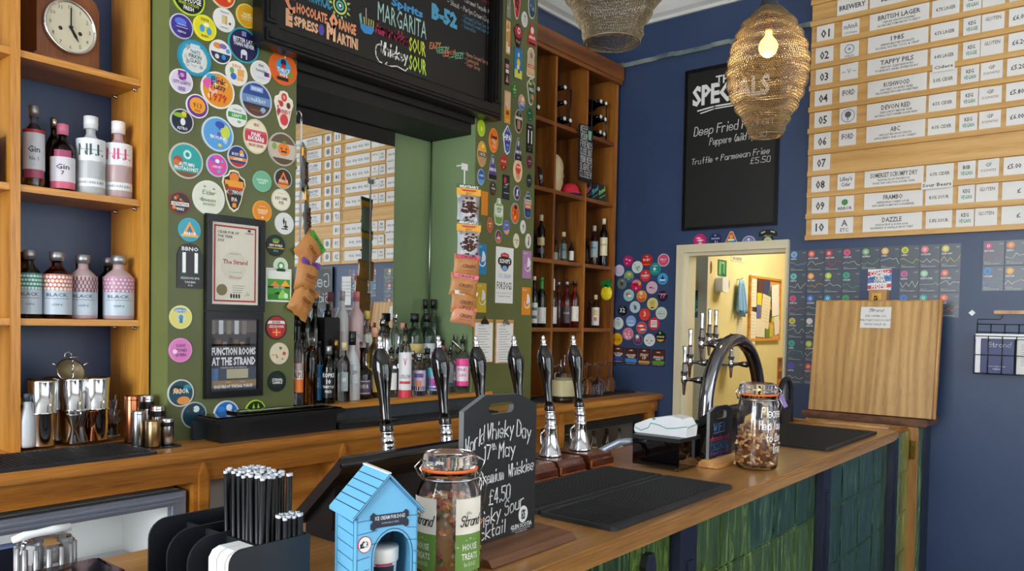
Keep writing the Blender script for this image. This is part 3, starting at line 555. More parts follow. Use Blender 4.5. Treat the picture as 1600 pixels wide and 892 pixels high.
 ((1.4745, 1.1418, 0.0975), 'o', '#a8b8bc', '#1c3c4c', 'e #dce4e8 .15 .45 .25 .25;n #30607c 5', 'dark teal badge half hidden behind the black condiment box'),
 ((1.6026, 1.1339, 0.1057), 'o', '#d8e0f0', '#1f6cc0', 'e #e4ecf4 .2 .5 .24 .24;e #3c88d8 -.4 .4 .3 .2', 'bright blue badge peeping over the black condiment box'),
 ((1.7261, 1.1365, 0.0893), 'o', '#a8d030', '#1c2c14', 'v #a8d030 -.2 .4 .2 .3;v #a8d030 .25 .4 .2 .3', 'black and lime green badge peeping over the condiment box'),
 # ---- right half of the pier
 ((3.2137, 3.158, 0.1181), 's', '#787c68', '#8c9080', 'n #c8ccb8 4 #5c6450', 'grey green rectangular clip tucked beside the menu frame at the top', .3),
 ((3.2829, 3.1834, 0.1367), 'shield', '#e4e0dc', '#b81c30', 'e #5c1018 0 .2 .5 .4;n #e8a8a8 3 #d83848', 'red shield clip with white border at the top right of the pier', .42),
 ((3.4128, 3.2284, 0.1399), 'o', '#c8ccc8', '#3c5474', 'n #b8c8c0 6 #6c8470;b #1c3454 -.9 -.4', 'round blue and white clip on the top right edge of the pier', .45),
 ((3.3506, 3.1367, 0.0831), 'o', '#dcdcd8', '#cfcfca', 'r #8c8c88 0 .1 .1 .5;r #8c8c88 0 .4 .4 .06', 'small oval white badge with a grey emblem', .62),
 ((3.2129, 3.0009, 0.1756), 's', '#d8a048', '#e4d4b8', 'b #e0902c .5 .9;r #e08838 .4 -.1 .4 .5;r #a88030 -.5 0 .24 .3;r #f0f0ec .3 -.7 .5 .16', 'tall narrow orange and cream clip beside the menu frame', .2),
 ((3.2984, 3.0325, 0.1269), 'shield', '#1c1c1c', '#141414', 'e #b81c38 0 .35 .9 .5;e #dcdcd8 .1 .45 .3 .28;e #2c3c34 .1 .45 .16 .15;n #e04058 4;t #d0d0d0 STOUT -.5 .14 .8', 'red and black shield clip with a pale disc', .58),
 ((3.4175, 3.0777, 0.1262), 'tri', '#c83038', '#c02c34', 'e #d8dcd0 0 .3 .36 .3;t #f8f0e8 ARBOR -.3 .26 1.5;r #181818 0 -.84 .8 .1', 'red triangular clip on the right edge of the pier', .6),
 ((3.3027, 2.8877, 0.165), 's', '#306fa0', '#2c78b0', 'b #d4d850 -.9 -.4;r #d4d850 0 -.68 .9 .26;e #e8c828 0 .05 .4 .26;e #e0d8c8 0 .55 .22 .16;r #e8e8e4 -.1 -.25 .3 .12;e #383c8c .1 -.5 .24 .14', 'blue and yellow rectangular clip with a yellow figure', .42),
 ((3.4138, 2.924, 0.1613), 'arch', '#e0d4bc', '#c4a88c', 'e #8c6c58 0 .45 .3 .2;r #c04028 0 -.28 .9 .1;t #f8f0e0 GOLDEN -.28 .1 1.3;r #e0b070 0 -.6 .6 .14', 'beige arched clip with a red ribbon', .42),
 ((3.2101, 2.8197, 0.1352), 's', '#2c1820', '#241820', 'r #d890a8 0 .45 .8 .16;r #f0e0e4 0 .05 .8 .14;v #d890a8 0 -.5 .7 .3', 'narrow black and pink clip beside the menu frame', .24),
 ((3.2742, 2.7446, 0.0753), 'o', '#4c8840', '#2c6c30', 'e #78b048 0 .4 .3 .2;t #f0f4e8 HOPS -.05 .28 .9;t #c8e0b8 ALE -.45 .2 .5', 'small green badge above the photo badge', .68),
 ((3.4188, 2.7654, 0.1511), 'shield', '#dcdcd0', '#3c4c34', 'e #e0d030 -.3 .55 .3 .1;e #c8d0c0 .1 .62 .2 .16;t #f2f2ec WILD .15 .24 1.2;e #e87c28 .2 -.35 .3 .2;e #288068 -.3 -.35 .3 .2;n #5c7c40 2', 'green shield clip with thick white outline', .46),
 ((3.3391, 2.6898, 0.0866), 'o', '#8cb0d0', '#e09050', 'b #4c84c0 -.35 .0;e #f0c8a0 .2 .4 .4 .3;b #3c70b8 -.9 -.45;t #fff SUNSET -.17 .2 1.2', 'small orange and blue round badge', .66),
 ((3.2181, 2.6371, 0.1695), 's', '#c8a078', '#d8b898', 'r #e0981c 0 -.5 .9 .4;n #8c7460 4 #f0e0d0;r #78401c 0 -.35 .5 .12;r #f0c040 0 -.8 .6 .06', 'beige and orange rectangular clip partly behind the menu frame', .3),
 ((3.3157, 2.5835, 0.1277), 'o', '#a8a898', '#2c2824', 'b #d8d4c8 .15 .38;r #a87858 -.3 -.3 .14 .36;r #c89878 .05 -.3 .14 .36;r #8c6448 .38 -.3 .12 .36;e #707070 0 .65 .2 .2', 'oval dark photo badge with three standing figures', .52),
 ((3.4147, 2.639, 0.0773), 'o', '#2c6848', '#1c5034', 'e #c8e0d0 -.3 .2 .3 .06;e #e8f0e8 0 -.6 .1 .1', 'small dark green badge above the black eleven badge', .65),
 ((3.0146, 2.4863, 0.0849), 'o', '#b8d430', '#a8cc20', 'e #d4e868 .0 -.1 .3 .3', 'small plain lime green badge', .66),
 ((3.1123, 2.442, 0.1264), 'o', '#e89040', '#de6c18', 'h #6a2c10 Orange .3 .34 1.2;h #f8d8a0 Wild -.1 .36 1.0;t #f8c890 GOLD -.5 .26 1.0', 'oval orange badge with pale lettering', .57),
 ((3.223, 2.4664, 0.1562), 'kite', '#dce4f0', '#2c3c88', 'e #7488c8 0 .62 .2 .12;t #fff HPA .15 .4 1.7;t #c8d0f0 ALE -.35 .12 .6;e #5468b0 0 -.6 .3 .16', 'blue kite shaped clip with white capitals', .45),
 ((3.4153, 2.5101, 0.1548), 's', '#101010', '#101010', 't #d8d8d8 BBNO .8 .12 1;t #f0f0f0 11 .12 .9 1.3;t #888888 SESSION -.6 .1 1.3;t #888888 IPA -.82 .1 .6', 'narrow black badge with number 11 on the right edge of the pier', .36),
 ((3.3164, 2.4328, 0.1279), 'tri', '#8c8c98', '#3c3450', 'e #b8b8c4 .0 .5 .2 .26;t #f0f0f4 ARBOR -.22 .26 1.5;r #101010 0 -.72 .9 .2;t #d0d0d8 STOUT -.7 .14 .8', 'grey and black triangular clip near the black eleven badge', .5),
 ((3.0229, 2.3568, 0.1309), 'o', '#c8a070', '#b88c60', 'b #e0a428 .2 .9;b #202428 -.22 .15;t #e8e8e4 LOBSTER -.03 .24 1.4;e #f0d060 .1 .6 .3 .16', 'oval tan and yellow badge with a dark middle band', .52),
 ((3.1074, 2.3023, 0.1331), 'tri', '#8c8c98', '#4c3c80', 'e #c0c0cc .0 .5 .2 .26;t #f4f4f8 ARBOR -.16 .26 1.5;r #101010 0 -.76 .9 .18', 'purple triangular clip left of the small red badge', .52),
 ((3.1947, 2.3402, 0.0845), 'o', '#b03028', '#b4221e', 't #f0d8c8 RED_LION .2 .24 1.4;b #5c3018 -.9 -.3;e #c0a060 0 -.55 .2 .16', 'small red badge with brown base', .64),
 ((3.317, 2.3195, 0.1246), 'o', '#e0c8a0', '#dcc49c', 'e #d0402c 0 .15 .62 .45;t #f8e8d8 VENOM .3 .2 .9;r #d0402c -.3 -.4 .06 .3;r #d0402c 0 -.45 .06 .35;r #d0402c .3 -.4 .06 .3', 'large cream oval badge with red dripping shape', .6),
 ((3.4164, 2.3827, 0.0775), 'o', '#7c3c50', '#4c1828', 't #e0c8d0 PLUM .1 .24 1.0;l #e0c8d0 -.3 .4', 'small maroon badge on the right edge of the pier', .64),
 ((3.0186, 2.239, 0.0818), 'o', '#a8b8d8', '#2858a8', 't #f0f4fc LAGER .2 .24 1.2;b #5c9cd0 -.9 -.3', 'small blue badge above the snack packets', .64),
 ((3.2195, 2.2159, 0.1292), 's', '#182028', '#202830', 'e #c82c34 -.35 .55 .36 .26;t #f2f2f2 SAINT .2 .1 .8;r #c0c8c8 -.4 -.02 .4 .02;r #c0c8c8 .1 .12 .02 .14;r #c0c8c8 .45 .3 .3 .02;l #e8e8e8 -.5 .7', 'black card with a red dot and thin white line', .44),
 ((3.4168, 2.2795, 0.0775), 'o', '#3c4448', '#202428', 't #c8d0d0 NIGHT .1 .22 1.1;l #8c9494 -.25 .5', 'small charcoal badge on the right edge of the pier, third down from the figure eleven', .6),
 ((3.1134, 2.194, 0.0733), 'o', '#484038', '#302c28', 't #d8d4c8 WINGS 0 .3 1.2;e #c8c8bc -.1 .5 .2 .12;b #7c3030 -.6 -.35', 'small brown black badge right of the orange card', .7),
 ((3.3123, 2.1984, 0.0796), 'o', '#c8c0c8', '#28305c', 'n #c83040 5 #e8e8f0;r #e8e8ec 0 .1 .2 .3;t #fff JACK -.3 .26 .9', 'small red, white and navy badge', .64),
 ((3.4095, 2.1453, 0.1515), 'crest', '#8c98a8', '#20385c', 't #c8d4e0 BREW .68 .14 1.1;r #d8cca8 0 .24 .85 .17;r #c85838 0 -.1 .85 .17;t #7c2c1c HOUSE .24 .18 1.4;t #f4e8d0 BLEND -.1 .18 1.4;e #3c608c 0 -.6 .4 .16', 'navy crest clip with cream and red ribbons', .42),
 ((3.1632, 2.0788, 0.1448), 'crest', '#dce0d0', '#6c9c48', 'r #dfe4d4 0 .1 .86 .34;t #3c6c2c GREEN .22 .2 1.2;t #3c6c2c HOP .0 .16 .8;r #c8d8b8 0 -.3 .7 .08;e #dfe4d4 0 .7 .3 .16', 'green and white crest clip in the middle of the right pier', .5),
 ((3.2991, 2.0866, 0.114), 'o', '#8cb0c8', '#d85c18', 'n #f0a838 7 #b83818 #e87c20;e #281810 .1 .6 .3 .2;e #782010 -.1 .1 .1 .3', 'orange chilli pattern oval badge', .64),
 ((3.0931, 2.0025, 0.0798), 'o', '#c87850', '#b45c38', 't #f0d8c0 AMBER .2 .22 1.1;t #f0d8c0 ALE -.15 .22 .6', 'small plain terracotta badge right of the lower jerky packet', .64),
 ((3.2288, 2.0035, 0.0785), 'o', '#7c88c0', '#5468b0', 't #e8ecf8 CLOUD .35 .24 1.0;b #e0a048 -.9 -.4;n #c8d0f0 3 #e86c48', 'small blue badge with orange base', .68),
 ((3.3712, 2.0219, 0.0735), 'o', '#dcdcd4', '#d8d8d0', 'e #7c7c74 0 .1 .3 .3;r #7c7c74 0 -.35 .2 .08', 'small white badge with a grey skull', .62),
 ((3.1637, 1.9497, 0.0708), 'o', '#c8b8c0', '#4c3468', 'v #e87430 0 .1 .5 .6;t #fff ARBOR -.2 .3 1.3;b #d86030 -.9 -.5', 'small purple and orange badge above the dog ice cream poster', .7),
 ((3.3145, 1.941, 0.0798), 'o', '#dcd8b8', '#e0dcc0', 't #4c4c40 KEY_LIME .1 .24 1.3;t #4c4c40 PIE -.3 .22 .5', 'small cream badge above the dog ice cream poster', .62),
 ((3.4196, 1.9496, 0.0813), 'o', '#d0d4d4', '#dcdcd8', 'e #c02c30 .05 .5 .2 .18;r #c02c30 .1 .15 .16 .25;r #283c60 0 -.3 .2 .3', 'small white badge with a red and blue figure', .6),
]
for t in T:
    badge('P', t[0], t[1], t[2], t[3], t[4], t[5], t[6] if len(t) > 6 else 1.0)
T = [
 ((2.7417, 1.9277, 0.0733), 'o', '#b81c60', '#b81c60', 'd #f0c8dc -.3 .3 .3 .16;d #f0c8dc .35 .1 .3 .2;d #f0c8dc -.2 -.45 .2 .14', 'magenta badge, leftmost in the top row on the navy wall'),
 ((2.5987, 1.927, 0.0806), 'o', '#c02424', '#c4201c', 't #f8ecd8 THE .6 .18 .5;t #f8ecd8 RUBY .08 .4 1.3;b #e87838 -.75 -.6', 'red badge with cream capitals, top row on the navy wall'),
 ((2.4758, 1.9243, 0.0835), 'o', '#e4e0e0', '#d85078', 't #f8e8ec HELLO .1 .3 1.1;l #f8e8ec -.3 .4', 'pink badge with thick white ring beside the door strip'),
 ((2.6701, 1.8839, 0.0813), 'o', '#dfe6dc', '#d8e4da', 'n #88b8a0 4;t #4c8c6c COPPER -.05 .26 1.2;t #4c8c6c ALE -.4 .2 .5', 'white badge with green lettering below the top row red badge'),
 ((2.8106, 1.8651, 0.0783), 'o', '#c8c8e0', '#c8c4dc', 'e #e8b8c8 .1 .2 .4 .4;l #8888a8 -.4 .4', 'pale lilac badge next to the cabinet edge'),
 ((2.5352, 1.8681, 0.0842), 'o', '#1f9088', '#1a8c84', 'e #d8f0ec -.1 0 .26 .26;t #d8f0ec OCEAN .5 .2 .8;l #d8f0ec -.45 .5', 'teal badge with a white sun below the pink ringed badge'),
 ((2.734, 1.8242, 0.0776), 'o', '#4c88a0', '#8ca060', 'b #2c5c88 -.9 -.35;e #c0c878 .1 .35 .4 .3;t #e0ecf4 LAKE -.5 .2 .6', 'olive and blue landscape badge'),
 ((2.607, 1.8256, 0.0807), 'o', '#c82c38', '#cc3440', 't #fff CHERRY 0 .34 1.5;e #e8c0a0 .1 .5 .14 .2;l #fff -.42 .5', 'red badge with large white capitals beside the teal badge'),
 ((2.4785, 1.8018, 0.0753), 'o', '#48a0d0', '#48a4d8', 'v #1c2c4c 0 .25 .4 .4;r #f4f4f4 0 -.2 .5 .12;t #1c2c4c PEAK -.55 .24 .8', 'sky blue badge with a navy triangle'),
 ((2.7861, 1.7752, 0.0738), 'o', '#68746c', '#6c786c', 'e #343c38 0 .1 .3 .5;e #a0a894 .1 .5 .2 .2', 'grey photo badge behind the plastic pineapple'),
 ((2.6747, 1.7631, 0.0814), 'o', '#c81c50', '#cc2458', 'b #d890a8 .4 .9;e #e8b050 .65 .3 .26 .36;t #5c1830 BREW .1 .3 .8;d #f0d0dc 0 -.5 .18 .2', 'crimson and pink badge with a yellow patch'),
 ((2.5571, 1.7461, 0.0824), 'o', '#e0b8cc', '#dcb4c8', 'e #343c2c -.15 0 .26 .12;e #a8a040 .3 -.1 .26 .12', 'pale pink badge with a small dark fish'),
 ((2.7306, 1.6972, 0.0802), 'o', '#a0d0cc', '#98ccc8', 'e #d86060 -.1 .15 .5 .3;e #f0f0e8 .2 -.1 .36 .2;l #385c60 -.6 .5', 'aqua badge with a red and white shape'),
 ((2.6319, 1.6909, 0.0767), 'o', '#e8a858', '#e88838', 'e #f0f0e8 -.1 .5 .3 .3;e #303030 -.1 .5 .1 .1;b #d84c24 -.9 -.4;n #f0c878 4', 'orange badge with a white eye'),
 ((2.4741, 1.6898, 0.0711), 'o', '#3c2030', '#241c34', 'r #b86078 0 .4 .9 .12;t #e0a8b8 77 .05 .6 1.1;l #c890a8 -.45 .6', 'dark badge reading 77 beside the door strip'),
 ((2.549, 1.6389, 0.0802), 'o', '#e4dc98', '#e0d078', 't #8c6c30 LAZY .35 .24 .9;t #8c6c30 DAYS .08 .24 .9;t #a0622c IPA -.2 .2 .7;r #1c1c1c 0 -.62 .3 .1', 'cream yellow badge with brown lettering'),
 ((2.6811, 1.6175, 0.0794), 'o', '#c4d4dc', '#bcd0d8', 'e #50606c .1 -.1 .24 .4;e #6c7c84 -.1 .2 .14 .2', 'pale blue badge with a grey figure'),
 ((2.7763, 1.5931, 0.0738), 'o', '#10141c', '#10141c', 't #f0f0f4 32 .1 .8 1.1;r #e0c040 0 .75 .1 .06', 'black badge reading 32 beside the plastic pineapple'),
 ((2.6049, 1.568, 0.0808), 'o', '#dc3c34', '#e04438', 't #f0ece0 3 .1 .8 .4;l #303030 -.55 .3', 'plain red badge with a small white figure three'),
 ((2.4827, 1.5778, 0.0817), 'o', '#ccd8cc', '#c8d6ca', 't #507058 SYMBIOTIC -.08 .2 1.4;l #507058 .3 .5;l #507058 -.5 .4', 'pale green badge with one line of small capitals'),
 ((2.8093, 1.5062, 0.0828), 'o', '#dadeda', '#d4dad8', 'e #b8c4bc 0 0 .4 .5;r #303030 0 .68 .2 .06', 'white badge lowest but one beside the cabinet edge'),
 ((2.7096, 1.5228, 0.0754), 'o', '#98b0dc', '#90acdc', 't #f0f4fc SOCIAL .0 .24 1.2;b #c8d8f0 -.8 -.5', 'powder blue badge among the badges on the navy wall'),
 ((2.6267, 1.48, 0.081), 'o', '#7c88c8', '#d84030', 'd #f0e8e8 -.1 .3 .7 .2;d #f0e8e8 .2 -.3 .7 .2;e #e86c30 -.3 -.6 .3 .16', 'red badge with slanting white stripes'),
 ((2.535, 1.5083, 0.0822), 'o', '#d83444', '#d83444', 'r #f0ecec 0 0 .56 .56;t #d83444 FAKE .26 .26 .9;t #505050 NEWS -.1 .26 .9;l #d83444 -.4 .4', 'red badge with a white square of lettering'),
 ((2.7292, 1.4375, 0.0821), 'o', '#dc94a8', '#d87890', 'n #f4e0e4 12', 'pink badge covered in white marks'),
 ((2.8146, 1.3992, 0.0829), 'o', '#e8b020', '#eaa818', 't #5c3c10 SAUCE -.05 .34 1.3;l #5c3c10 .3 .4;l #5c3c10 -.45 .5', 'yellow badge in the bottom row beside the cabinet edge'),
 ((2.6523, 1.3995, 0.0749), 'o', '#30a060', '#6c2c68', 'e #e0a8d0 -.1 .5 .4 .4;e #fff -.1 .5 .2 .2;t #e0607c SOUR -.15 .3 .9;n #48a868 4', 'purple and green badge with a pink eye'),
 ((2.5654, 1.3998, 0.0826), 'o', '#e4e4e2', '#e0e0de', 'e #282828 -.4 -.1 .18 .08;e #282828 .4 -.1 .18 .08;r #282828 .05 .3 .02 .3;r #282828 0 -.5 .2 .03', 'white badge with a simple line face'),
 ((2.4837, 1.4252, 0.0755), 'crest', '#20281c', '#1c2018', 'b #e8a830 -.9 -.5;t #f0f0e0 JUNGLE -.05 .3 1.4;e #a8c850 -.1 .6 .2 .2', 'black and amber shaped badge at the right of the bottom row'),
 ((2.8037, 1.2948, 0.109), 's', '#3c1c14', '#5c2c1c', 'r #2c4c9c 0 -.5 .95 .2;t #f4ece4 PG_STEAM .1 .3 1.6;r #e8e0d8 0 -.14 .5 .05;d #d0c0b0 0 .72 .4 .1;l #f0e8e0 -.88 .8', 'brown and dark blue pump clip, leftmost of four', .8),
 ((2.7014, 1.286, 0.112), 's', '#3c1c14', '#5c2c1c', 'r #3c94dc 0 -.5 .95 .22;t #f4ece4 HALF_BORED .16 .24 1.6;t #f4ece4 THIRTEEN -.1 .2 1.1;d #d0c0b0 0 .72 .4 .1;l #f0e8e0 -.88 .8', 'brown and sky blue pump clip, second of four', .8),
 ((2.6008, 1.2859, 0.1107), 's', '#3c1c14', '#5c2c1c', 'r #c89c5c 0 -.6 .95 .14;t #f4ece4 STEADY .24 .3 1.4;t #f4ece4 UP -.12 .3 .7;d #d0c0b0 0 .76 .4 .1;l #f0e8e0 -.88 .8', 'brown and tan pump clip, third of four', .8),
 ((2.4959, 1.2841, 0.1093), 's', '#3c1c14', '#5c2c1c', 'r #4c9c38 0 -.56 .95 .18;t #f4ece4 SPINDLE .06 .3 1.6;r #e8e0d8 0 -.22 .4 .05;d #d0c0b0 0 .66 .4 .1;l #f0e8e0 -.86 .8', 'brown and green pump clip, rightmost of four', .85),
 ((2.2234, 2.0388, 0.0849), 'o', '#d02c70', '#cc2c6c', 'd #f0c8dc -.2 .35 .5 .16;d #f4d8e4 .1 .0 .6 .18;d #f0c8dc .1 -.4 .4 .16', 'pink badge above the doorway'),
 ((2.1187, 2.0374, 0.0838), 'o', '#2c3460', '#282c5c', 't #d8dcf4 HALF_MAN .2 .24 1.3;r #c0c8e8 0 -.4 .06 .3;r #c0c8e8 .3 -.4 .05 .2;e #c0c8e8 0 .66 .12 .12', 'navy badge with pale lettering above the doorway'),
 ((1.9031, 2.0088, 0.0834), 'o', '#dcdcec', '#6c70a0', 'e #8c90b8 0 0 .74 .74;t #f4f4fc ROSE .0 .3 1.0;d #f0f0f8 0 .45 .2 .24;e #e8e8f4 0 -.4 .4 .12', 'slate badge with thick white ring above the doorway'),
 ((2.0149, 2.0281, 0.1142), 'tri', '#d8e0d0', '#e0502c', 'e #e8c040 0 .4 .2 .2;v #e86030 -.4 -.3 .4 .4;r #30a080 .0 -.25 .36 .3;r #2878c8 .4 -.25 .26 .3;r #dfe8d8 0 .06 .4 .1;r #dfe8d8 0 -.72 .8 .12;r #1c4c2c 0 -.92 .8 .07', 'rainbow triangular badge above the doorway', .92),
]
for t in T:
    badge('R', t[0], t[1], t[2], t[3], t[4], t[5], t[6] if len(t) > 6 else 1.0, .003)
# telephone shaped badge
a = (1.7851, 2.0277, 0.1069); s = a[2] / 2
m = MB().prism([(x * s, z * s) for x, z in ((-.85, -1), (.85, -1), (.75, -.2), (.5, .2), (.55, .35), (.9, .2), (1.05, .3), (1.0, .7), (.5, 1), (-.5, 1), (-1.0, .7), (-1.05, .3), (-.9, .2), (-.55, .35), (-.5, .2), (-.75, -.2))], -.004, 0, P('#11120f'))
m.flat([(x * s, z * s) for x, z in ell(0, -.3, .48, .48, 16)], -.0045, P('#c4c88c')); m.flat([(x * s, z * s) for x, z in ell(0, -.3, .2, .2, 10)], -.005, P('#8c9058'))
m.flat([(-.8 * s, .55 * s), (-.3 * s, .72 * s), (-.3 * s, .86 * s), (-.75 * s, .75 * s)], -.0045, P('#c8cc9c')).flat([(.3 * s, .72 * s), (.8 * s, .55 * s), (.75 * s, .75 * s), (.3 * s, .86 * s)], -.0045, P('#c8cc9c')).text('HELLO', 0, .2 * s, .2 * s, P('#d8d8c8'), -.005)
o = tag(m.build('telephone_badge'), 'black old telephone shaped badge above the doorway', 'badge'); o.location = (4.5998, a[0], a[1]); o.rotation_euler = (0, 0, RW)
# plastic pineapple
a = (2.8124, 1.7274, 0.1983); t = thing('plastic_pineapple', 'yellow plastic pineapple with green leaves hanging at the cabinet edge', 'ornament', (4.50, a[0] + .02, a[1]), RW)
m = MB()
for k in range(1):
    m.ball((0, -.02, -.02), (.044, .02, .05), P('#e8d010', .35), 16, 10)
for i in range(-3, 4):
    for j in range(-4, 4):
        x = i * .012 + (j % 2) * .006; z = j * .011 - .015
        if (x / .04) ** 2 + ((z + .02) / .046) ** 2 < .8: m.ball((x, -.021 - .017 * math.sqrt(max(0, 1 - (x / .044) ** 2 - ((z + .02) / .05) ** 2)), z), .005, P('#f0dc28', .3), 6, 4)
m.build('fruit', t)
m = MB()
for i in range(9):
    an = R(-70 + i * 17.5); L = .05 if i % 2 else .038; dx, dz = math.sin(an), math.cos(an)
    m.prism([(dx * .0 - dz * .012, .02 + dx * .012), (dz * .012, .02 - dx * .012), (dx * L + dz * .006, .02 + dz * L - dx * .006), (dx * L * 1.1, .02 + dz * L * 1.1), (dx * L - dz * .006, .02 + dz * L + dx * .006)], -.026 - (i % 3) * .003, -.018, P('#14803c', .35))
m.build('leaves', t)
# narrow strip of oval badges fixed at an angle beside the door
t = thing('badge_strip', 'narrow dark board of small oval badges standing along the left door frame', 'badge board', (4.597, 2.378, 1.0), R(-50))
z0, z1 = .0, .965
MB().box(0, -.008, -.10, .075, 0, .97, 'navy_trim').build('board', t)
OC = ('#b08088', '#a8604c', '#88a8a8', '#8c6c60', '#38443c', '#9cb0b0', '#a87830', '#30485c', '#b8b8ac', '#26384c', '#c0bcc0', '#3c3430')
for i, y in enumerate(((2.3998, 1.9137), (2.3974, 1.8273), (2.3952, 1.745), (2.3974, 1.6585), (2.395, 1.572), (2.3973, 1.4895), (2.395, 1.4028), (2.3973, 1.32), (2.395, 1.2374), (2.3973, 1.1544), (2.3997, 1.0713), (2.397, 0.9719))):
    c_ = OC[i]; MB().prism([(x, z) for x, z in ell(0, 0, .033, .036, 18)], -.003, 0, P('#c8ccc8')).flat(ell(0, 0, .029, .032, 18), -.0034, P(c_)).flat(ell(0, .006, .014, .01, 10), -.0038, P('#d8c8b8' if i % 2 else '#3c5c50')).text('ALE', 0, -.018, .009, P('#e8e4dc'), -.004).build('oval_badge', t, loc=(.0375, -.008, y[1] - 1.0))

# ---------------- framed certificate and function rooms poster
def frame(t, x0, z0, x1, z1, w, dep, mt, mi=None):
    for a, b, c, d in ((x0, z0, x1, z0 + w), (x0, z1 - w, x1, z1), (x0, z0 + w, x0 + w, z1 - w), (x1 - w, z0 + w, x1, z1 - w)):
        MB().box(a, -dep, b, c, 0, d, mt).box(a + .003, -dep - .003, b + .003, c - .003, -dep, d - .003, mt).build('frame_rail', t)
cx0, cz0, cx1, cz1 = 1.5093, 1.5208, 1.7558, 1.8755
def framed(name, label, X0, Z0, X1, Z1, fn, cat):
    t = thing(name, label, cat, ((X0 + X1) / 2, CY - .0005, Z0)); h = Z1 - Z0; w = X1 - X0
    frame(t, -w / 2, 0, w / 2, h, .026, .014, 'frame_black'); fn(t, w, h); return t
def cert(t, w, h):
    m = MB().box(-w / 2 + .024, -.006, .024, w / 2 - .024, 0, h - .024, P('#e9e3cf')); x, z = w / 2 - .036, h
    for a, b, c, d in ((-x, .036, x, .042), (-x, h - .042, x, h - .036), (-x, .042, -x + .006, h - .042), (x - .006, .042, x, h - .042)): m.flat([(a, b), (c, b), (c, d), (a, d)], -.0066, P('#b8282c'))
    m.flat(ell(-.005, h * .48, .055, .055, 24), -.0063, P('#e1dbc7'))
    for i, s in enumerate(('CIDER PUB OF', 'THE YEAR', '2023')): m.text(s, -x + .014, h - .066 - i * .015, .0095, P('#3a3a3a'), -.0067, al='L', bold=1)
    m.text('CAMRA', x - .03, h - .062, .008, P('#2a2a2a'), -.0067).box(x - .036, -.0068, h - .052, x - .024, -.0066, h - .044, P('#2a2a2a')).text('The Strand', 0, h * .50, .016, P('#a8303a'), -.0067, bold=1).text('Winner', 0, h * .345, .012, P('#b8484c'), -.0067)
    m.text('PRESENTED TO', 0, h * .60, .005, P('#8a8478'), -.0067).text('For being awarded', 0, h * .41, .005, P('#8a8478'), -.0067)
    for i in range(4): m.flat([(-.012 + .0, h * .27 - i * .008), (.04 - i * .004, h * .27 - i * .008), (.04 - i * .004, h * .27 - i * .008 + .0015), (-.012, h * .27 - i * .008 + .0015)], -.0067, P('#6a665c'))
    m.prism(ell(-.055, h * .225, .021, .021, 20), -.009, -.006, P('#8a7a50')); m.hand('Jm', .04, h * .17, .014, P('#30303a'), -.0067, .0009)
    for i in range(4): m.flat([(-.02 + i * .011, .05), (-.013 + i * .011, .05), (-.0125 + i * .011, .062), (-.0165 + i * .011, .068), (-.0205 + i * .011, .062)], -.0067, P('#181818'))
    m.build('certificate', t)
    MB().box(-w / 2 + .025, -.0045 - .006, .025, w / 2 - .025, -.0035 - .006, h - .025, 'thin_glass').build('glass_pane', t)
framed('framed_certificate', 'black framed Cider Pub of the Year certificate with red border', cx0, cz0, cx1, cz1, cert, 'certificate')
cx0, cz0, cx1, cz1 = 1.5091, 1.1985, 1.751, 1.5189
def func(t, w, h):
    m = MB().box(-w / 2 + .024, -.006, .024, w / 2 - .024, 0, h - .024, P('#3a3c44')); y = -.0064; a = w / 2 - .026
    def q(x0, z0, x1, z1, c, dy=0): m.flat([(x0, z0), (x1, z0), (x1, z1), (x0, z1)], y - dy, P(c))
    q(-a, h * .56, a, h - .026, '#4a484c'); q(-a, h * .76, a, h * .9, '#6a6460', .0001)
    for i in range(5): q(-a + i * .032, h * .74, -a + i * .032 + .018, h * .9, '#c8ccd0' if i % 2 else '#847c74', .0002)
    for i in range(7): q(-a + i * .024, h * .60, -a + i * .024 + .017, h * .70 - (i % 3) * .008, ('#2a2624', '#7a5c44', '#a08468')[i % 3], .0003)
    q(-a, h * .60, a, h * .625, '#2c2826', .0003)
    q(-a, .03, a, h * .36, '#4a5464'); q(-a, h * .12, a, h * .2, '#a08464', .0001); q(-.03, h * .22, .06, h * .33, '#c0b898', .0002); q(-a, h * .2, -a + .03, h * .34, '#5c7cac', .0002)
    for i in range(5):
        x = -a + .03 + i * .03; q(x, h * .14 + (i % 2) * .01, x + .022, h * .155 + (i % 2) * .01, '#c8a478', .0003); q(x + .009, h * .08, x + .012, h * .15, '#28282c', .0003)
    m.text('FUNCTION ROOMS', 0, h * .50, .026, P('#f2f2f2'), y - .0006, w=a * 1.92, bold=2).text('AT THE STRAND', 0, h * .38, .028, P('#f2f2f2'), y - .0006, w=a * 1.92, bold=2)
    m.text('PARTIES AND GATHERINGS', 0, h * .34, .006, P('#e0e0e0'), y - .0006).text('ENQUIRE AT THE BAR TODAY', 0, .036, .010, P('#f2f2f2'), y - .0006, w=a * 1.7, bold=2)
    m.build('poster', t); MB().box(-w / 2 + .025, -.0105, .025, w / 2 - .025, -.0095, h - .025, 'thin_glass').build('glass_pane', t)
framed('framed_poster', 'black framed poster of function rooms below the certificate', cx0, cz0, cx1, cz1, func, 'poster')

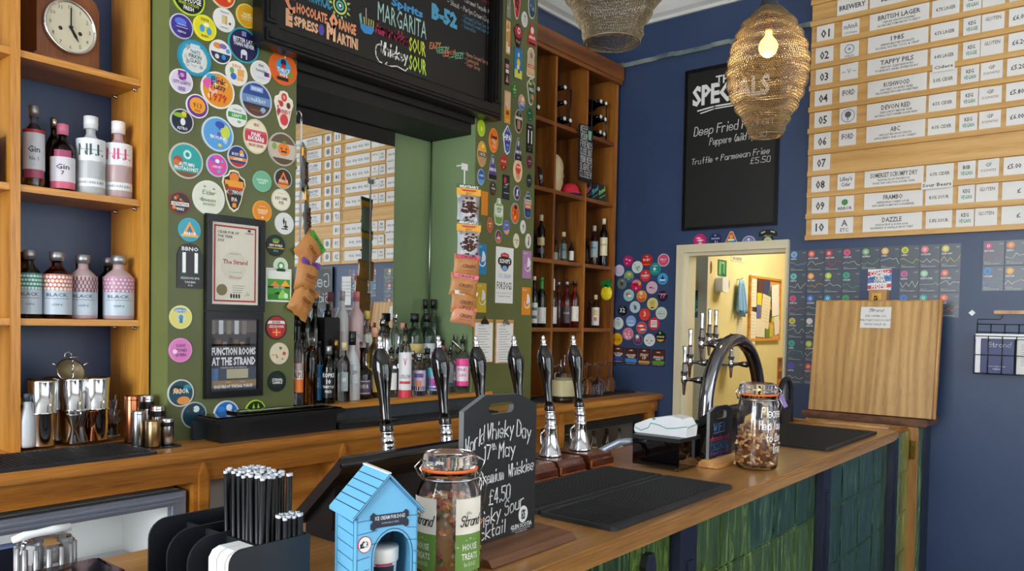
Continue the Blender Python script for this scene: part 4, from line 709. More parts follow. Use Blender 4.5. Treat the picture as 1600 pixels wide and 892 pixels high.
# ---------------- drinks chalkboard above the alcove
bx0, bz0, bx1, _z = 1.6921, 2.5261, 3.078, 2.5287; bz1 = 3.28
t = thing('drinks_chalkboard', 'huge black framed chalkboard with coloured cocktail lettering over the alcove', 'chalkboard', (bx0, 2.665, bz0))
bw, bh = bx1 - bx0, bz1 - bz0
MB().box(.03, -.03, .03, bw - .03, .0, bh - .03, 'board_black').build('panel', t)
for a, b, c, d in ((0, 0, bw, .07), (0, bh - .07, bw, bh), (0, .07, .07, bh - .07), (bw - .07, .07, bw, bh - .07)):
    m = MB().box(a, -.065, b, c, 0, d, 'frame_black'); m.box(a + .012, -.074, b + .012, c - .012, -.065, d - .012, 'frame_black').box(a + .024, -.08, b + .024, c - .024, -.074, d - .024, 'frame_black'); m.build('frame_rail', t)
MB().box(.085, -.034, .085, bw - .085, -.03, .089, 'frame_black').box(.085, -.034, .085, .089, -.03, bh - .085, 'frame_black').box(bw - .089, -.034, .085, bw - .085, -.03, bh - .085, 'frame_black').build('bead', t)
BY = -.0318
def cw(m, s, p0, p1, hh, col, bold=2, ang=0):     # lettering between two world points on the board
    x0, z0 = p0; x1, z1 = p1; m.text(s, (x0 + x1) / 2 - bx0, z0 - bz0, hh, P(col, .8), BY, w=(x1 - x0), bold=bold)
m = MB()
cw(m, 'C', (1.8114, 2.6912), (1.8582, 2.6912), .075, '#e8946c', 3); cw(m, 'HOCOLATE', (1.864, 2.698), (2.0118, 2.7034), .036, '#e8946c')
cw(m, 'O', (2.0215, 2.691), (2.0669, 2.6942), .056, '#e89c70', 4); cw(m, 'RANGE', (2.0702, 2.6952), (2.1607, 2.7036), .040, '#e89c70')
cw(m, 'E', (1.8149, 2.6385), (1.847, 2.6408), .056, '#e8b48c', 4); cw(m, 'SPRESS', (1.8528, 2.6451), (1.9683, 2.647), .036, '#e8b48c'); cw(m, 'M', (2.0094, 2.6411), (2.0546, 2.6412), .060, '#e8b48c', 3); cw(m, 'ARTINI', (2.0612, 2.6379), (2.172, 2.6429), .042, '#e8b48c')
m.flat([(x - bx0, z - bz0) for x, z in ell(1.9837, 2.6643, .014, .022, 14)], BY, P('#5848a0', .8))
cw(m, 'TROPICAL', (1.9174, 2.7599), (2.0301, 2.7683), .04, '#3f8fae')
sx, sz = 2.0753, 2.7906; sx -= bx0; sz -= bz0
for rr, cc in ((.036, '#c8d468'), (.028, '#141312'), (.02, '#58b8b0'), (.012, '#141312'), (.007, '#e8e8e8')): m.flat(ell(sx, sz, rr, rr, 20), BY - rr * 0 - (.04 - rr) * .02, P(cc, .8))
for i in range(14):
    an = i * 2 * PI / 14; ca, sa = math.cos(an), math.sin(an); L = .062 if i % 2 else .055
    m.flat([(sx + ca * .042 - sa * .006, sz + sa * .042 + ca * .006), (sx + ca * .042 + sa * .006, sz + sa * .042 - ca * .006), (sx + ca * L, sz + sa * L)], BY, P('#c8d468' if i % 2 else '#3f9fb0', .8))
x, z = 2.2155, 2.7521; x -= bx0; z -= bz0
m.flat([(x - .035, z + .01), (x - .03, z - .02), (x - .01, z - .035), (x + .03, z - .03), (x + .045, z - .005), (x + .03, z + .005), (x - .02, z + .0)], BY, P('#3c88c8', .8)).flat([(x - .04, z + .035), (x - .028, z + .045), (x - .02, z + .0), (x - .034, z + .005)], BY, P('#68a8a0', .8)).line([(x, z), (x - .002, z + .07)], .005, P('#b8a8a0', .8), BY)
for i in range(5): m.line([(x - .01 + i * .012, z + .003), (x - .012 + i * .013, z + .03)], .005, P('#c8c868', .8), BY)
cw(m, 'MARGARITA', (2.279, 2.7959), (2.5726, 2.8074), .080, '#9fc4bc', 0); cw(m, 'Spirits', (2.3548, 2.8859), (2.5496, 2.9226), .034, '#3f8fc4')
cw(m, 'SOUR', (2.4656, 2.7164), (2.57, 2.7338), .062, '#c8d43c', 1); cw(m, 'SOUR', (2.4673, 2.634), (2.576, 2.6476), .066, '#b8d450', 1)
cw(m, 'B-52', (2.6037, 2.9075), (2.7767, 2.9216), .064, '#4c98bc', 3)
def hw(s, p, hh, wid, col, th=None, slope=0): m.hand(s, p[0] - bx0, p[1] - bz0, hh, P(col, .85), BY, th, wid, slope=slope)
hw('Amaretto', (2.2691, 2.741), .046, .185, '#9c2c4c', .008, -.02); hw('Whiskey', (2.2997, 2.6566), .052, .155, '#e4e4e2', .007, .02)
x, z = 2.2846, 2.6853; x -= bx0; z -= bz0
m.line([(x + .022, z - .02), (x + .018, z + .004), (x + .006, z + .010), (x - .010, z + .0), (x - .016, z - .02), (x - .012, z - .045), (x + .004, z - .064), (x + .02, z - .066)], .006, P('#e4e4e2', .85), BY); m.line([(x + .05, z - .058), (x + .04, z - .066), (x + .055, z - .072), (x + .11, z - .058), (x + .16, z - .066), (x + .175, z - .05)], .005, P('#e4e4e2', .85), BY)
for s, p, c_, wd_ in (('EAZY', (2.5943, 2.761), '#d88c5c', .070), ('GEEZY', (2.6408, 2.7532), '#78b894', .080), ('LEMON', (2.6837, 2.7501), '#d87c60', .080), ('SQUEEZY', (2.7274, 2.7499), '#78b894', .095)): hw(s, p, .026, wd_, c_, .005, .30)
for s, p, c_, h_, w_ in (('Kahlua', (2.9587, 3.0963), '#b83850', .018, .09), ('- Stout - Perlyn Crown Liqueur', (2.7083, 3.0058), '#d8d8d6', .022, .34), ('Caramel Tequila Mix', (2.828, 3.0507), '#d8d8d6', .020, .20), ('- Caramel Coffee Tequila', (2.8117, 2.9719), '#5c90a8', .018, .20), ('- Hazelnut Cream Liqueur', (2.8077, 2.9493), '#5c90a8', .018, .20), ('- Amaretto', (2.8083, 2.925), '#5c90a8', .018, .10), ('- Honey Caramel Syrup', (2.8343, 2.7973), '#d89c84', .018, .17), ('- Lemonade', (2.8349, 2.7727), '#d89c84', .018, .10), ('- Sugar Syrup', (2.8354, 2.7513), '#d89c84', .018, .11)): hw(s, p, h_, w_, c_, h_ * .12)
m.build('lettering', t)

# ---------------- poster, cards and clipboards on the pier
def card(X, Z, w, h, name, label, cat, mt, fn=None, th=.001, tilt=0):
    m = MB().box(-w / 2, -th, -h / 2, w / 2, 0, h / 2, mt)
    if fn: fn(m, w, h, -th - .0003)
    o = tag(m.build(name), label, cat); o.location = (X, CY - .0003, Z); o.rotation_euler = (0, R(tilt), 0); return o
def scoops(m, w, h, y):
    m.flat(ell(0, h * .24, w * .28, h * .17, 22), y, P('#5c84b0')).flat(ell(0, h * .24, w * .25, h * .14, 22), y - .0002, P('#182028'))
    m.flat(ell(-w * .27, h * .25, w * .12, h * .07, 12), y - .0001, P('#182028')).flat(ell(w * .27, h * .25, w * .12, h * .07, 12), y - .0001, P('#182028'))
    m.flat([(-w * .26, h * .33), (w * .26, h * .33), (w * .2, h * .39), (-w * .2, h * .39)], y - .0004, P('#c83038')).text('The Tasty', 0, h * .345, h * .025, P('#f4e8e8'), y - .0006)
    m.text("SCOOP'S", 0, h * .215, h * .075, P('#f2f2ee'), y - .0006, w=w * .6, bold=2).flat(ell(0, h * .13, w * .14, h * .045, 14), y - .0005, P('#7ca4cc'))
    m.text('ICE CREAM', 0, -h * .05, h * .075, P('#6c9cc8'), y, w=w * .72).text('FOR DOGS', 0, -h * .25, h * .13, P('#202428'), y, w=w * .84, bold=1).text('NATURAL HEALTHY TREATS', 0, -h * .33, h * .022, P('#787c80'), y, w=w * .84).text('AVAILABLE AT THE BAR', 0, -h * .39, h * .024, P('#404448'), y, w=w * .7)
X_, Z_, H_ = 3.2222, 1.7495, 0.297
card(X_, Z_, .146, H_, 'dog_ice_cream_poster', "pale poster reading ICE CREAM FOR DOGS on the pier", 'poster', 'paper', scoops)
def spoon(c2):
    def f(m, w, h, y):
        for i in range(14):
            a0, a1 = R(150 + i * 15), R(150 + (i + 1) * 15); k0, k1 = .03 + i * .006, .03 + (i + 1) * .006
            m.flat([(w * .1 + math.cos(a0) * w * (.34), -h * .08 + math.sin(a0) * w * .34), (w * .1 + math.cos(a1) * w * .34, -h * .08 + math.sin(a1) * w * .34), (w * .1 + math.cos(a1) * w * (.34 - k1), -h * .08 + math.sin(a1) * w * (.34 - k1)), (w * .1 + math.cos(a0) * w * (.34 - k0), -h * .08 + math.sin(a0) * w * (.34 - k0))], y, P(c2))
        m.flat([(0, -h * .1), (w * .38, -h * .05), (w * .42, h * .1), (w * .25, h * .25), (w * .1, h * .27)], y, P(c2)); m.text('GRAZE', -w * .2, h * .38, h * .05, P(c2), y)
    return f
for q, c_, nm in (((3.0344, 1.8224, 0.1548), '#1f80b8', 'blue'), ((3.0387, 1.6235, 0.1518), '#c8a824', 'yellow'), ((3.4139, 1.8198, 0.1519), '#a878ac', 'purple'), ((3.4144, 1.6176, 0.1522), '#e08820', 'orange')):
    card(q[0], q[1], .078, q[2], 'snack_card', nm + ' postcard with a pale curved bowl shape on the green pier', 'card', P(c_), spoon('#dfe4e6'))
q = (3.0518, 2.1097, 0.122); card(q[0], q[1], .05, q[2], 'snack_card', 'orange card showing behind the upper jerky packet', 'card', P('#d88420'))
def clipb(X, Z, h, label, clipm):
    t = thing('clipboard', label, 'clipboard', (X, CY - .001, Z - h / 2))
    MB().box(-.075, -.004, 0, .075, 0, h, 'light_block').build('board', t)
    m = MB().box(-.068, -.006, .005, .068, -.004, h - .018, 'paper')
    for i in range(15): m.line([(-.05, h - .05 - i * .0135), (-.05 + .06 + (i * 7 % 5) * .009, h - .05 - i * .0135)], .0022, P('#6a6c70'), -.0064)
    m.text('Bar List', -.02, h - .036, .009, 'board_black', -.0064); m.build('sheet', t)
    MB().prism([(-.028, h - .022), (.028, h - .022), (.02, h - .008), (.008, h), (-.008, h), (-.02, h - .008)], -.014, -.006, clipm).tube([(-.028, -.012, h - .022), (.028, -.012, h - .022)], .004, clipm, 8).tube([(-.006, -.01, h), (0, -.012, h + .016), (.006, -.01, h)], .0018, clipm, 6).build('clip', t)
a = (3.0606, 1.4005, 0.2258); clipb(a[0] - .002, a[1], a[2], 'left clipboard with typed list on the green pier above the ledge', 'satin_black')
a = (3.2242, 1.396, 0.2328); clipb(a[0] + .004, a[1], a[2], 'right clipboard with bulldog clip on the green pier', 'steel')
# ================================================================ MIRROR, TAP LIST, RIGHT WALL
t = thing('alcove_mirror', 'large unframed mirror at the back of the green alcove reflecting the tap list', 'mirror', (2.3, 2.985, 1.14))
MB().box(-.394, -.005, .121, .40, .0, 1.305, 'satin_black').build('backing', t); MB().box(-.394, -.008, .121, .40, -.0055, 1.305, 'mirror').build('mirror_glass', t)
# tap list boards: ten rows of oak rails with paper strips slotted in
ZB, ZT = 2.002, 3.336; PH = (ZT - ZB) / 11
def tapboard(name, label, Y0, Y1, rows, start):
    t = thing(name, label, 'menu board', (4.598, Y0, ZB), RW); Wd = Y0 - Y1
    MB().box(0, -.018, 0, Wd, 0, ZT - ZB + .028, 'board_oak').build('backing', t)
    for k in range(12):
        z = k * PH; dx = RND.uniform(-.006, .004)
        MB().box(dx, -.034, z, Wd + dx * .5, -.018, z + .028, 'board_oak').build('rail', t)
    def strip(x0, x1, k, texts, dz=0, hh=None, yo=0):
        z = k * PH + .030 + dz; h = hh or PH - .034; rt = RND.uniform(-.004, .004); x0 += RND.uniform(-.004, .004)
        m = MB(); m.X = Matrix.Translation((0, yo, 0)); m.prism([(x0, z - .004), (x1, z - .004 + rt), (x1, z + h + rt), (x0, z + h)], -.0235, -.0225, 'paper'); c = (x0 + x1) / 2; qd = 0
        for s, fz, fh, col, w in texts:
            if s[0] == '#': qd += .0002; m.flat(ell(c, z + h * fz, h * fh, h * fh, 14), -.0237 - qd, P(s)); continue
            m.text(s, c, z + h * fz, h * fh, P(col), -.0239 - qd, w=(x1 - x0) * w, bold=1)
        m.build('paper_strip', t)
    C_ = [(.028, .125), (.165, .26), (.31, .605), (.62, .745), (.765, .843), (.85, .945), (.965, 1.30)]
    if start == 1:
        strip(.14, .30, 10, [('BREWERY', .3, .3, '#303030', .85)]); strip(.31, .60, 10, [('BEER DETAILS', .3, .32, '#303030', .6)])
        strip(.64, .74, 10, [('Lager', .0, .3, '#303030', .7)], -.02, None, -.013); strip(.765, .843, 10, [('KEG', .55, .25, '#404040', .5), ('VEGAN', .2, .25, '#3c8c5c', .7)]); strip(.85, .945, 10, [('GLUTEN', .5, .22, '#8c7c6c', .7)]); strip(.965, 1.3, 10, [('PRICE', .3, .3, '#303030', .3)])
    for i, r in enumerate(rows):
        k = 9 - i; n = start + i
        strip(*C_[0], k, [('%02d' % n, .22, .5, '#2c2c2c', .5)])
        if not r: continue
        nm, d1, d2, abv, kg, vg, gf, pr, logo = r
        strip(*C_[1], k, logo); strip(*C_[2], k, [(nm, .55, .28, '#4c4c50', min(.8, .055 * len(nm))), (d1, .33, .12, '#55585c', .55), (d2, .14, .12, '#55585c', .72)])
        strip(*C_[3], k, [(abv, .35, .2, '#55504c', .72)]); strip(*C_[4], k, [(kg, .56, .22, '#3c4040', .42), (vg, .22, .22, '#3c8c6c', .66)])
        strip(*C_[5], k, [(gf[0], .6, .2, '#7c6c60', .3 if len(gf[0]) < 3 else .7)] + ([(gf[1], .32, .13, '#a08078', .75)] if len(gf) > 1 else []))
        x0, x1 = C_[6]; strip(x0, x1, k, [(pr + '   ' + (pr + '   ') * 3, .35, .26, '#3c3c44', .9)] if len(pr) > 1 else [('£   £4.00   £3.00', .35, .26, '#3c3c44', .62)])
    return t, strip
def L1(a, *b): return [(a, .42, .34, '#4c5058', .7)] + list(b)
GL = ('GLUTEN',); GS = ('GF', 'SULPHITES')
ring = [('#7c8088', .55, .3, '', 0), ('#dfe3e6', .55, .25, '', 0), ('#7c8088', .55, .08, '', 0), ('WILDE', .06, .12, '#808488', .5)]
tree = [('#6c7078', .5, .42, '', 0), ('#e0e3e6', .5, .38, '', 0), ('#5c6068', .58, .2, '', 0), ('I', .2, .2, '#5c6068', .05)]
rows = [('BRITISH LAGER', 'TUNED AND CLEAN WITH GOLDEN MALT', 'ALONE LIKE TOMORROW TO ENJOY', '4.7% LAGER', 'KEG', 'VEGAN', GL, '£6.00', [('mAmA', .45, .3, '#7c8088', .8), ('UTOPIAN', .12, .13, '#7c8088', .7)]),
 ('1985', 'REFRESHING MALTY BEER WITH DELICATE', 'FLORAL NOTES COOL & CRISP', '4.5% LAGER', 'KEG', 'VEGGIE', GL, '£6.00', ring),
 ('TAPPY PILS', 'CRISP DRY CLEAN SESSION PILS', 'TUESDAY AND EVERYDAY', '4.4% LAGER', 'KEG', 'VEGGIE', GL, '£6.20', [('~ V ~', .4, .3, '#9ca0a8', .8)]),
 ('RUSHWOOD', 'DRY WEST COUNTRY CIDER', 'WELL ROUNDED WITH A SMOOTH SWEET FINISH', '5.0% CIDER', 'KEG', 'VEGAN', GS, '£5.20', L1('IFORD')),
 ('DEVON RED', 'CRISP & FRUITY MEDIUM CIDER', 'NATURALLY TASTY SUPREME GOLDEN FINISH', '4.5% CIDER', 'KEG', 'VEGAN', GS, '£5.80', tree),
 ('ABC', 'SWEET & JUICY MILD DRAUGHT CIDER WITH', 'APPLE BERRY AND SOUR CHERRY', '4.0% CIDER', 'KEG', 'VEGAN', GS, '£6.00', L1('IFORD')),
 None,
 ('SOMERSET SCRUMPY DRY', 'TRADITIONAL STILL DRY CIDER PERFECT FOR', 'THOSE THAT LIKE A FULL BODIED CIDER', '6.0% CIDER', 'BIB', 'VEGAN', GS, '£5.00', [("Lilley's", .55, .25, '#4c5058', .7), ('Cider', .2, .25, '#4c5058', .55)]),
 ('FRAMBO', 'REFRESHING SORBET SOUR', 'WITH GENEROUS AMOUNTS OF RASPBERRIES', '8.0% SOUR', 'KEG', 'VEGAN', GL, '£', [('#3c8c44', .58, .2, '', 0), ('ARBOR', .1, .2, '#404448', .8)]),
 ('DAZZLE', 'PASSION FRUIT & GUAVA SOUR', 'RASPBERRY & VANILLA FRUIT TART', '5.8% SOUR', 'KEG', 'VEGAN', GL, '£', [('A', .45, .4, '#5c6068', .35), ('ETC', .1, .22, '#5c6068', .45)])]
bd, st = tapboard('tap_list_board', 'big oak tap list board numbered 01 to 10 with white paper strips', 1.555, .22, rows, 1)
st(.635, .735, 6, [('Ciders', .25, .34, '#383c40', .85)], PH * .68, .045, -.013); st(.60, .745, 1, [('Sour Beers', .25, .5, '#383c40', .92)], PH * .70, .036, -.013)
rows2 = [None if i == 7 else (('HOUSE PALE', 'GOLDEN HILL', 'SMALL STOUT', 'RIVER MILD', 'NEW DAWN IPA', 'DARK LANE', 'HOP GARDEN', '', 'LONG SUMMER', 'OLD ROAD')[i], 'EASY DRINKING AND BRIGHT', 'WITH A SOFT HOPPED FINISH', '4.%d%% PALE' % i, 'KEG', 'VEGAN', GL, '£5.%d0' % i, [('#7c8088', .5, .3, '', 0)]) for i in range(10)]
tapboard('tap_list_board', 'second oak tap list board numbered 11 to 20, seen only in the alcove mirror', .215, -1.05, rows2, 11)
# specials chalkboard
sy0, sz0, sy1, _ = 2.3423, 2.1042, 1.7295, 2.1019; _, sz1 = 2.3433, 3.1131
t = thing('specials_chalkboard', 'tall black specials chalkboard behind the lit pendant lamp', 'chalkboard', (4.598, sy0, sz0), RW); w = sy0 - sy1; h = sz1 - sz0
MB().box(.012, -.012, .012, w - .012, 0, h - .012, 'board_black').build('panel', t)
for a, b, c, d in ((0, 0, w, .018), (0, h - .018, w, h), (0, .018, .018, h - .018), (w - .018, .018, w, h - .018)): MB().box(a, -.022, b, c, 0, d, 'frame_black').build('frame_rail', t)
def sp(m, s, p, hh, wd, th=None, sl=0): m.hand(s, sy0 - p[0], p[1] - sz0, hh, 'chalk', -.0135, th, wd, slope=sl, shear=.12)
m = MB(); m.text('THE', .27, h - .115, .05, 'chalk', -.0135, bold=1).text('SPECIALS', .30, h - .225, .115, 'chalk', -.0135, w=.50, bold=2)
m.line([(.09, h - .262), (.2, h - .25), (.34, h - .25)], .009, 'chalk', -.0135).line([(.11, h - .28), (.2, h - .265), (.33, h - .264)], .007, 'chalk', -.0135)
sp(m, 'Deep Fried Padron', (2.2744, 2.6961), .055, .50, sl=.02); sp(m, 'Peppers (mild spice)', (2.1686, 2.6264), .042, .36, sl=.02); sp(m, 'Truffle + Parmesan Fries', (2.287, 2.5168), .036, .50, sl=.03); sp(m, '£5.50', (1.9005, 2.4813), .034, .12)
m.build('lettering', t)
# cards of the grey beer guide
CY_ = [1.649, 1.549, 1.451, 1.353, 1.254, 1.155, 1.055, .958, .861, .765]; CZ_ = [1.953, 1.826, 1.698, 1.567, 1.436, 1.305, 1.173]
DC = {(0, 0): '#7fb0e8', (0, 1): '#e86858', (0, 2): '#e03848', (0, 3): '#e8587c', (0, 4): '#7cb87c', (0, 5): '#e8b860', (0, 6): '#c8d82c', (0, 7): '#e87c88', (0, 8): '#d8cc58', (1, 0): '#6cc8c0', (1, 1): '#f0a040', (1, 2): '#b4cc20', (1, 3): '#38b088', (1, 6): '#c868a0', (1, 7): '#98c8a8', (1, 8): '#e87458', (2, 0): '#e04c80', (2, 1): '#5878d8', (2, 2): '#28a8d0', (2, 3): '#48a860', (2, 6): '#3c80d8', (2, 7): '#30b0a8', (2, 8): '#f07040', (3, 0): '#d8d048', (3, 1): '#e8e0d8', (4, 0): '#38b8a0', (4, 1): '#c8d840', (5, 0): '#6850c0', (5, 1): '#e05030'}
CN = {'#7fb0e8': 'pale blue', '#e86858': 'coral', '#e03848': 'red', '#e8587c': 'pink', '#7cb87c': 'sage green', '#e8b860': 'sand', '#c8d82c': 'acid yellow', '#e87c88': 'rose', '#d8cc58': 'straw', '#6cc8c0': 'aqua', '#f0a040': 'amber', '#b4cc20': 'lime', '#38b088': 'sea green', '#c868a0': 'mauve', '#98c8a8': 'mint', '#e87458': 'salmon', '#e04c80': 'magenta', '#5878d8': 'royal blue', '#28a8d0': 'cyan', '#48a860': 'green', '#3c80d8': 'bright blue', '#30b0a8': 'turquoise', '#f07040': 'orange', '#d8d048': 'yellow', '#e8e0d8': 'white', '#38b8a0': 'jade', '#c8d840': 'lemon', '#6850c0': 'violet', '#e05030': 'vermilion'}
NAMES = ['ANCHOR', 'BORN TO SHINE', 'BARLEY RIVER', 'FOREST PILS', 'SALTMARSH', 'SUNRAY', 'CHERISH', 'LONGSHORE', 'SILVER COAST', 'HARBOUR', 'FIRST WAVE', 'SESSION', 'PORTLAND', 'NIGHT JAR', 'OLD LANE']
def guide(Y0, Y1, Z0, Z1, c, label, seed):
    r = random.Random(seed); w = Y0 - Y1 - .003; h = Z1 - Z0 - .003; m = MB().box(0, -.0015, 0, w, 0, h, 'card_grey'); y = -.0018
    m.flat(ell(w * .24, h * .80, w * .19, w * .19, 18), y, P(c)).flat(ell(w * .24, h * .80, w * .09, w * .10, 4, PI / 4), y - .0003, P('#e8ecec' if seed % 3 else '#4f5862')).flat(ell(w * .24, h * .80, w * .045, w * .06, 4, PI / 4), y - .0005, P(c))
    m.text(NAMES[seed % 15], w * .06, h * .56, h * .07, P('#e8eaea'), y, al='L', bold=1, sq=.6).text('%d.%d%%' % (4 + seed % 3, seed % 10), w * .93, h * .84, h * .05, P('#d8dcdc'), y, al='R')
    pts = [(w * .02, h * r.uniform(.25, .45))] + [(w * (.02 + .96 * (i + 1) / 6), h * r.uniform(.22, .5)) for i in range(6)]
    m.line(pts, .0022, P('#c8ccc8' if seed % 2 else c), y).text('PALE / %d' % seed, w * .06, h * .12, h * .04, P('#c8cccc'), y, al='L').flat([(w * .06, h * .06), (w * .8, h * .06), (w * .8, h * .085), (w * .06, h * .085)], y, P('#a8acac'))
    o = tag(m.build('beer_card'), label, 'card'); o.location = (4.5998, Y0, Z0); o.rotation_euler = (0, 0, RW); return o
RN_ = ('top', 'second', 'third', 'fourth', 'fifth', 'sixth')
for (r, c), hx in DC.items():
    guide(CY_[c], CY_[c + 1], CZ_[r + 1], CZ_[r], hx, 'grey beer guide card with %s disc in the %s row by the doorway' % (CN[hx], RN_[r]) if c < 5 else 'grey beer guide card with %s disc, %s row right of the poster' % (CN[hx], RN_[r]), r * 9 + c)
for i, (c, cn) in enumerate((('#c85088', 'dull pink'), ('#e08c50', 'peach'), ('#4c98d8', 'sky blue'), ('#e0a840', 'honey'))):
    a = (.668, .572)[i % 2]; z = (1.831, 1.703)[i // 2]
    guide(a, a - .094, z, z + .127, c, 'grey beer guide card with %s disc in the separate block at the far right' % cn, 40 + i)
for i in range(4):
    a = (.478, .382)[i % 2]; z = (1.831, 1.703)[i // 2]; guide(a, a - .094, z, z + .127, ('#d07048', '#8858b8', '#d89040', '#4898b8')[i], 'grey beer guide card beyond the right edge, number %s from the door' % ('five', 'six', 'seven', 'eight')[i], 50 + i)
# gents chalkboard and paper seen in the mirror
t = thing('sign_chalkboard', 'black chalkboard reading Gents and Side Door, seen in the mirror', 'chalkboard', (4.598, .08, 1.60), RW)
MB().box(0, -.012, 0, .46, 0, .38, 'board_black').build('panel', t); MB().hand('Gents', .06, .2, .12, 'chalk', -.0125, .01).hand('Side Door', .06, .06, .08, 'chalk', -.0125, .008).build('lettering', t)
for a, b, c, d in ((0, 0, .46, .015), (0, .365, .46, .38), (0, .015, .015, .365), (.445, .015, .46, .365)): MB().box(a, -.02, b, c, 0, d, 'frame_black').build('frame_rail', t)
m = MB().box(0, -.004, 0, .13, 0, .26, 'paper')
for i in range(5): m.text('PLEASE NOTE', .065, .2 - i * .03, .014, P('#55585c'), -.0043)
o = tag(m.build('notice'), 'white printed notice seen in the mirror beside the chalkboard', 'notice'); o.location = (4.598, .33, 1.63); o.rotation_euler = (0, 0, RW)
# coming home poster and brass catch plate on its block
a = (1.155, 1.7701, 0.1151)
m = MB().box(-.06, -.003, -.058, .06, 0, .058, P('#e8e8ec')); y = -.0034
m.flat([(-.06, .02), (.06, .035), (.06, .055), (-.06, .042)], y, P('#c83038')).flat([(-.06, -.052), (.06, -.042), (.06, -.022), (-.06, -.032)], y, P('#d03840')).flat([(-.06, -.02), (-.03, -.016), (-.02, .02), (-.06, .012)], y, P('#4c78c8')).flat([(.03, -.01), (.06, -.01), (.06, .03), (.02, .026)], y, P('#4c88d0'))
m.text('COMING', 0, .022, .024, P('#f0f0f2'), y - .0003, w=.10, bold=2).text('BACK SOON', 0, .0, .016, P('#284c50'), y - .0003, w=.10, bold=1).text('OPEN AT', 0, -.018, .014, P('#2c5c58'), y - .0003, w=.08, bold=1).text('HOME', 0, -.047, .022, P('#f0f0f2'), y - .0003, w=.08, bold=2)
o = tag(m.build('football_poster'), 'small red, white and blue poster pinned above the counter flap', 'poster'); o.location = (4.5975, a[0], a[1]); o.rotation_euler = (0, 0, RW)
a = (1.1471, 1.6752, 0.0834); t = thing('catch_block', 'oak block with brass catch holding the raised counter flap', 'catch', (4.598, a[0], a[1] - .05), RW)
MB().box(-.045, -.06, 0, .045, 0, .088, 'oak_trim').build('block', t); MB().box(-.03, -.064, .02, .02, -.06, .07, 'brass').tube([(-.005, -.064, .045), (-.005, -.09, .05), (-.005, -.095, .03)], .006, 'brass', 8).build('brass_hook', t)
# oak rail, hook and wire menu rack at the far right
a = (0.6096, 1.5957); o = tag(MB().box(0, -.022, -.009, .45, 0, .009, 'oak_trim', .003).build('coat_rail'), 'short oak rail on the navy wall above the wire menu rack', 'rail'); o.location = (4.5995, a[0], a[1]); o.rotation_euler = (0, 0, RW)
a = (0.7076, 1.5918); m = MB(); m.X = Matrix.Rotation(R(45), 4, 'Y'); m.box(-.011, -.008, -.011, .011, 0, .011, 'white_plastic'); o = tag(m.build('wall_hook'), 'small white diamond shaped adhesive hook on the navy wall', 'hook'); o.location = (4.5995, a[0], a[1]); o.rotation_euler = (0, 0, RW)
p0, p1 = (0.6821, 1.2872), (0.688, 1.4749); rw_, rh = .42, p1[1] - p0[1]
t = thing('wire_menu_rack', 'black wire wall rack holding menus at the right edge', 'rack', (4.5995, p0[0], p0[1]), RW)
m = MB(); k = .0022
for i in range(8): x = i * .06; m.tube([(x, -.075, 0), (x, -.075, rh)], k, 'satin_black', 6); m.tube([(x, -.004, 0), (x, -.004, rh + .06)], k, 'satin_black', 6); m.tube([(x, -.075, 0), (x, -.004, 0)], k, 'satin_black', 6)
for z in (0, rh * .5, rh): m.tube([(0, -.075, z), (rw_, -.075, z)], k, 'satin_black', 6); m.tube([(0, -.004, z), (0, -.075, z)], k, 'satin_black', 6)
for z in (rh + .02, rh + .06): m.tube([(0, -.004, z), (rw_, -.004, z)], k, 'satin_black', 6)
m.tube([(0, -.004, rh + .06), (0, -.004, rh + .085), (.1, -.004, rh + .085), (.11, -.004, rh + .105)], k, 'satin_black', 6); m.build('wire_frame', t)
MB().box(.004, -.072, rh - .012, .42, -.004, rh + .012, 'white_plastic').box(.006, -.071, .004, .028, -.066, rh - .012, 'white_plastic').build('lip', t)
o = MB().box(.03, -.066, .004, .17, -.058, rh - .014, P('#26346a')).hand('Strand', .06, rh * .72, .022, 'chalk', -.0663, .0022).text('MENU', .1, .02, .009, P('#c8cce0'), -.0663).text('FOOD AND DRINK', .1, .035, .006, P('#c8cce0'), -.0663); o = tag(o.build('menu_leaflet'), 'navy menu booklet in the wire rack', 'menu'); o.location = t.location; o.rotation_euler = (0, 0, RW)
m = MB().box(.18, -.064, .004, .38, -.056, rh - .016, 'paper')
for i in range(12): m.line([(.20, rh - .04 - i * .009), (.30 + (i * 5 % 4) * .01, rh - .04 - i * .009)], .0016, P('#60646c'), -.0643)
o = tag(m.build('menu_sheet'), 'white printed menu sheet in the wire rack', 'menu'); o.location = t.location; o.rotation_euler = (0, 0, RW)
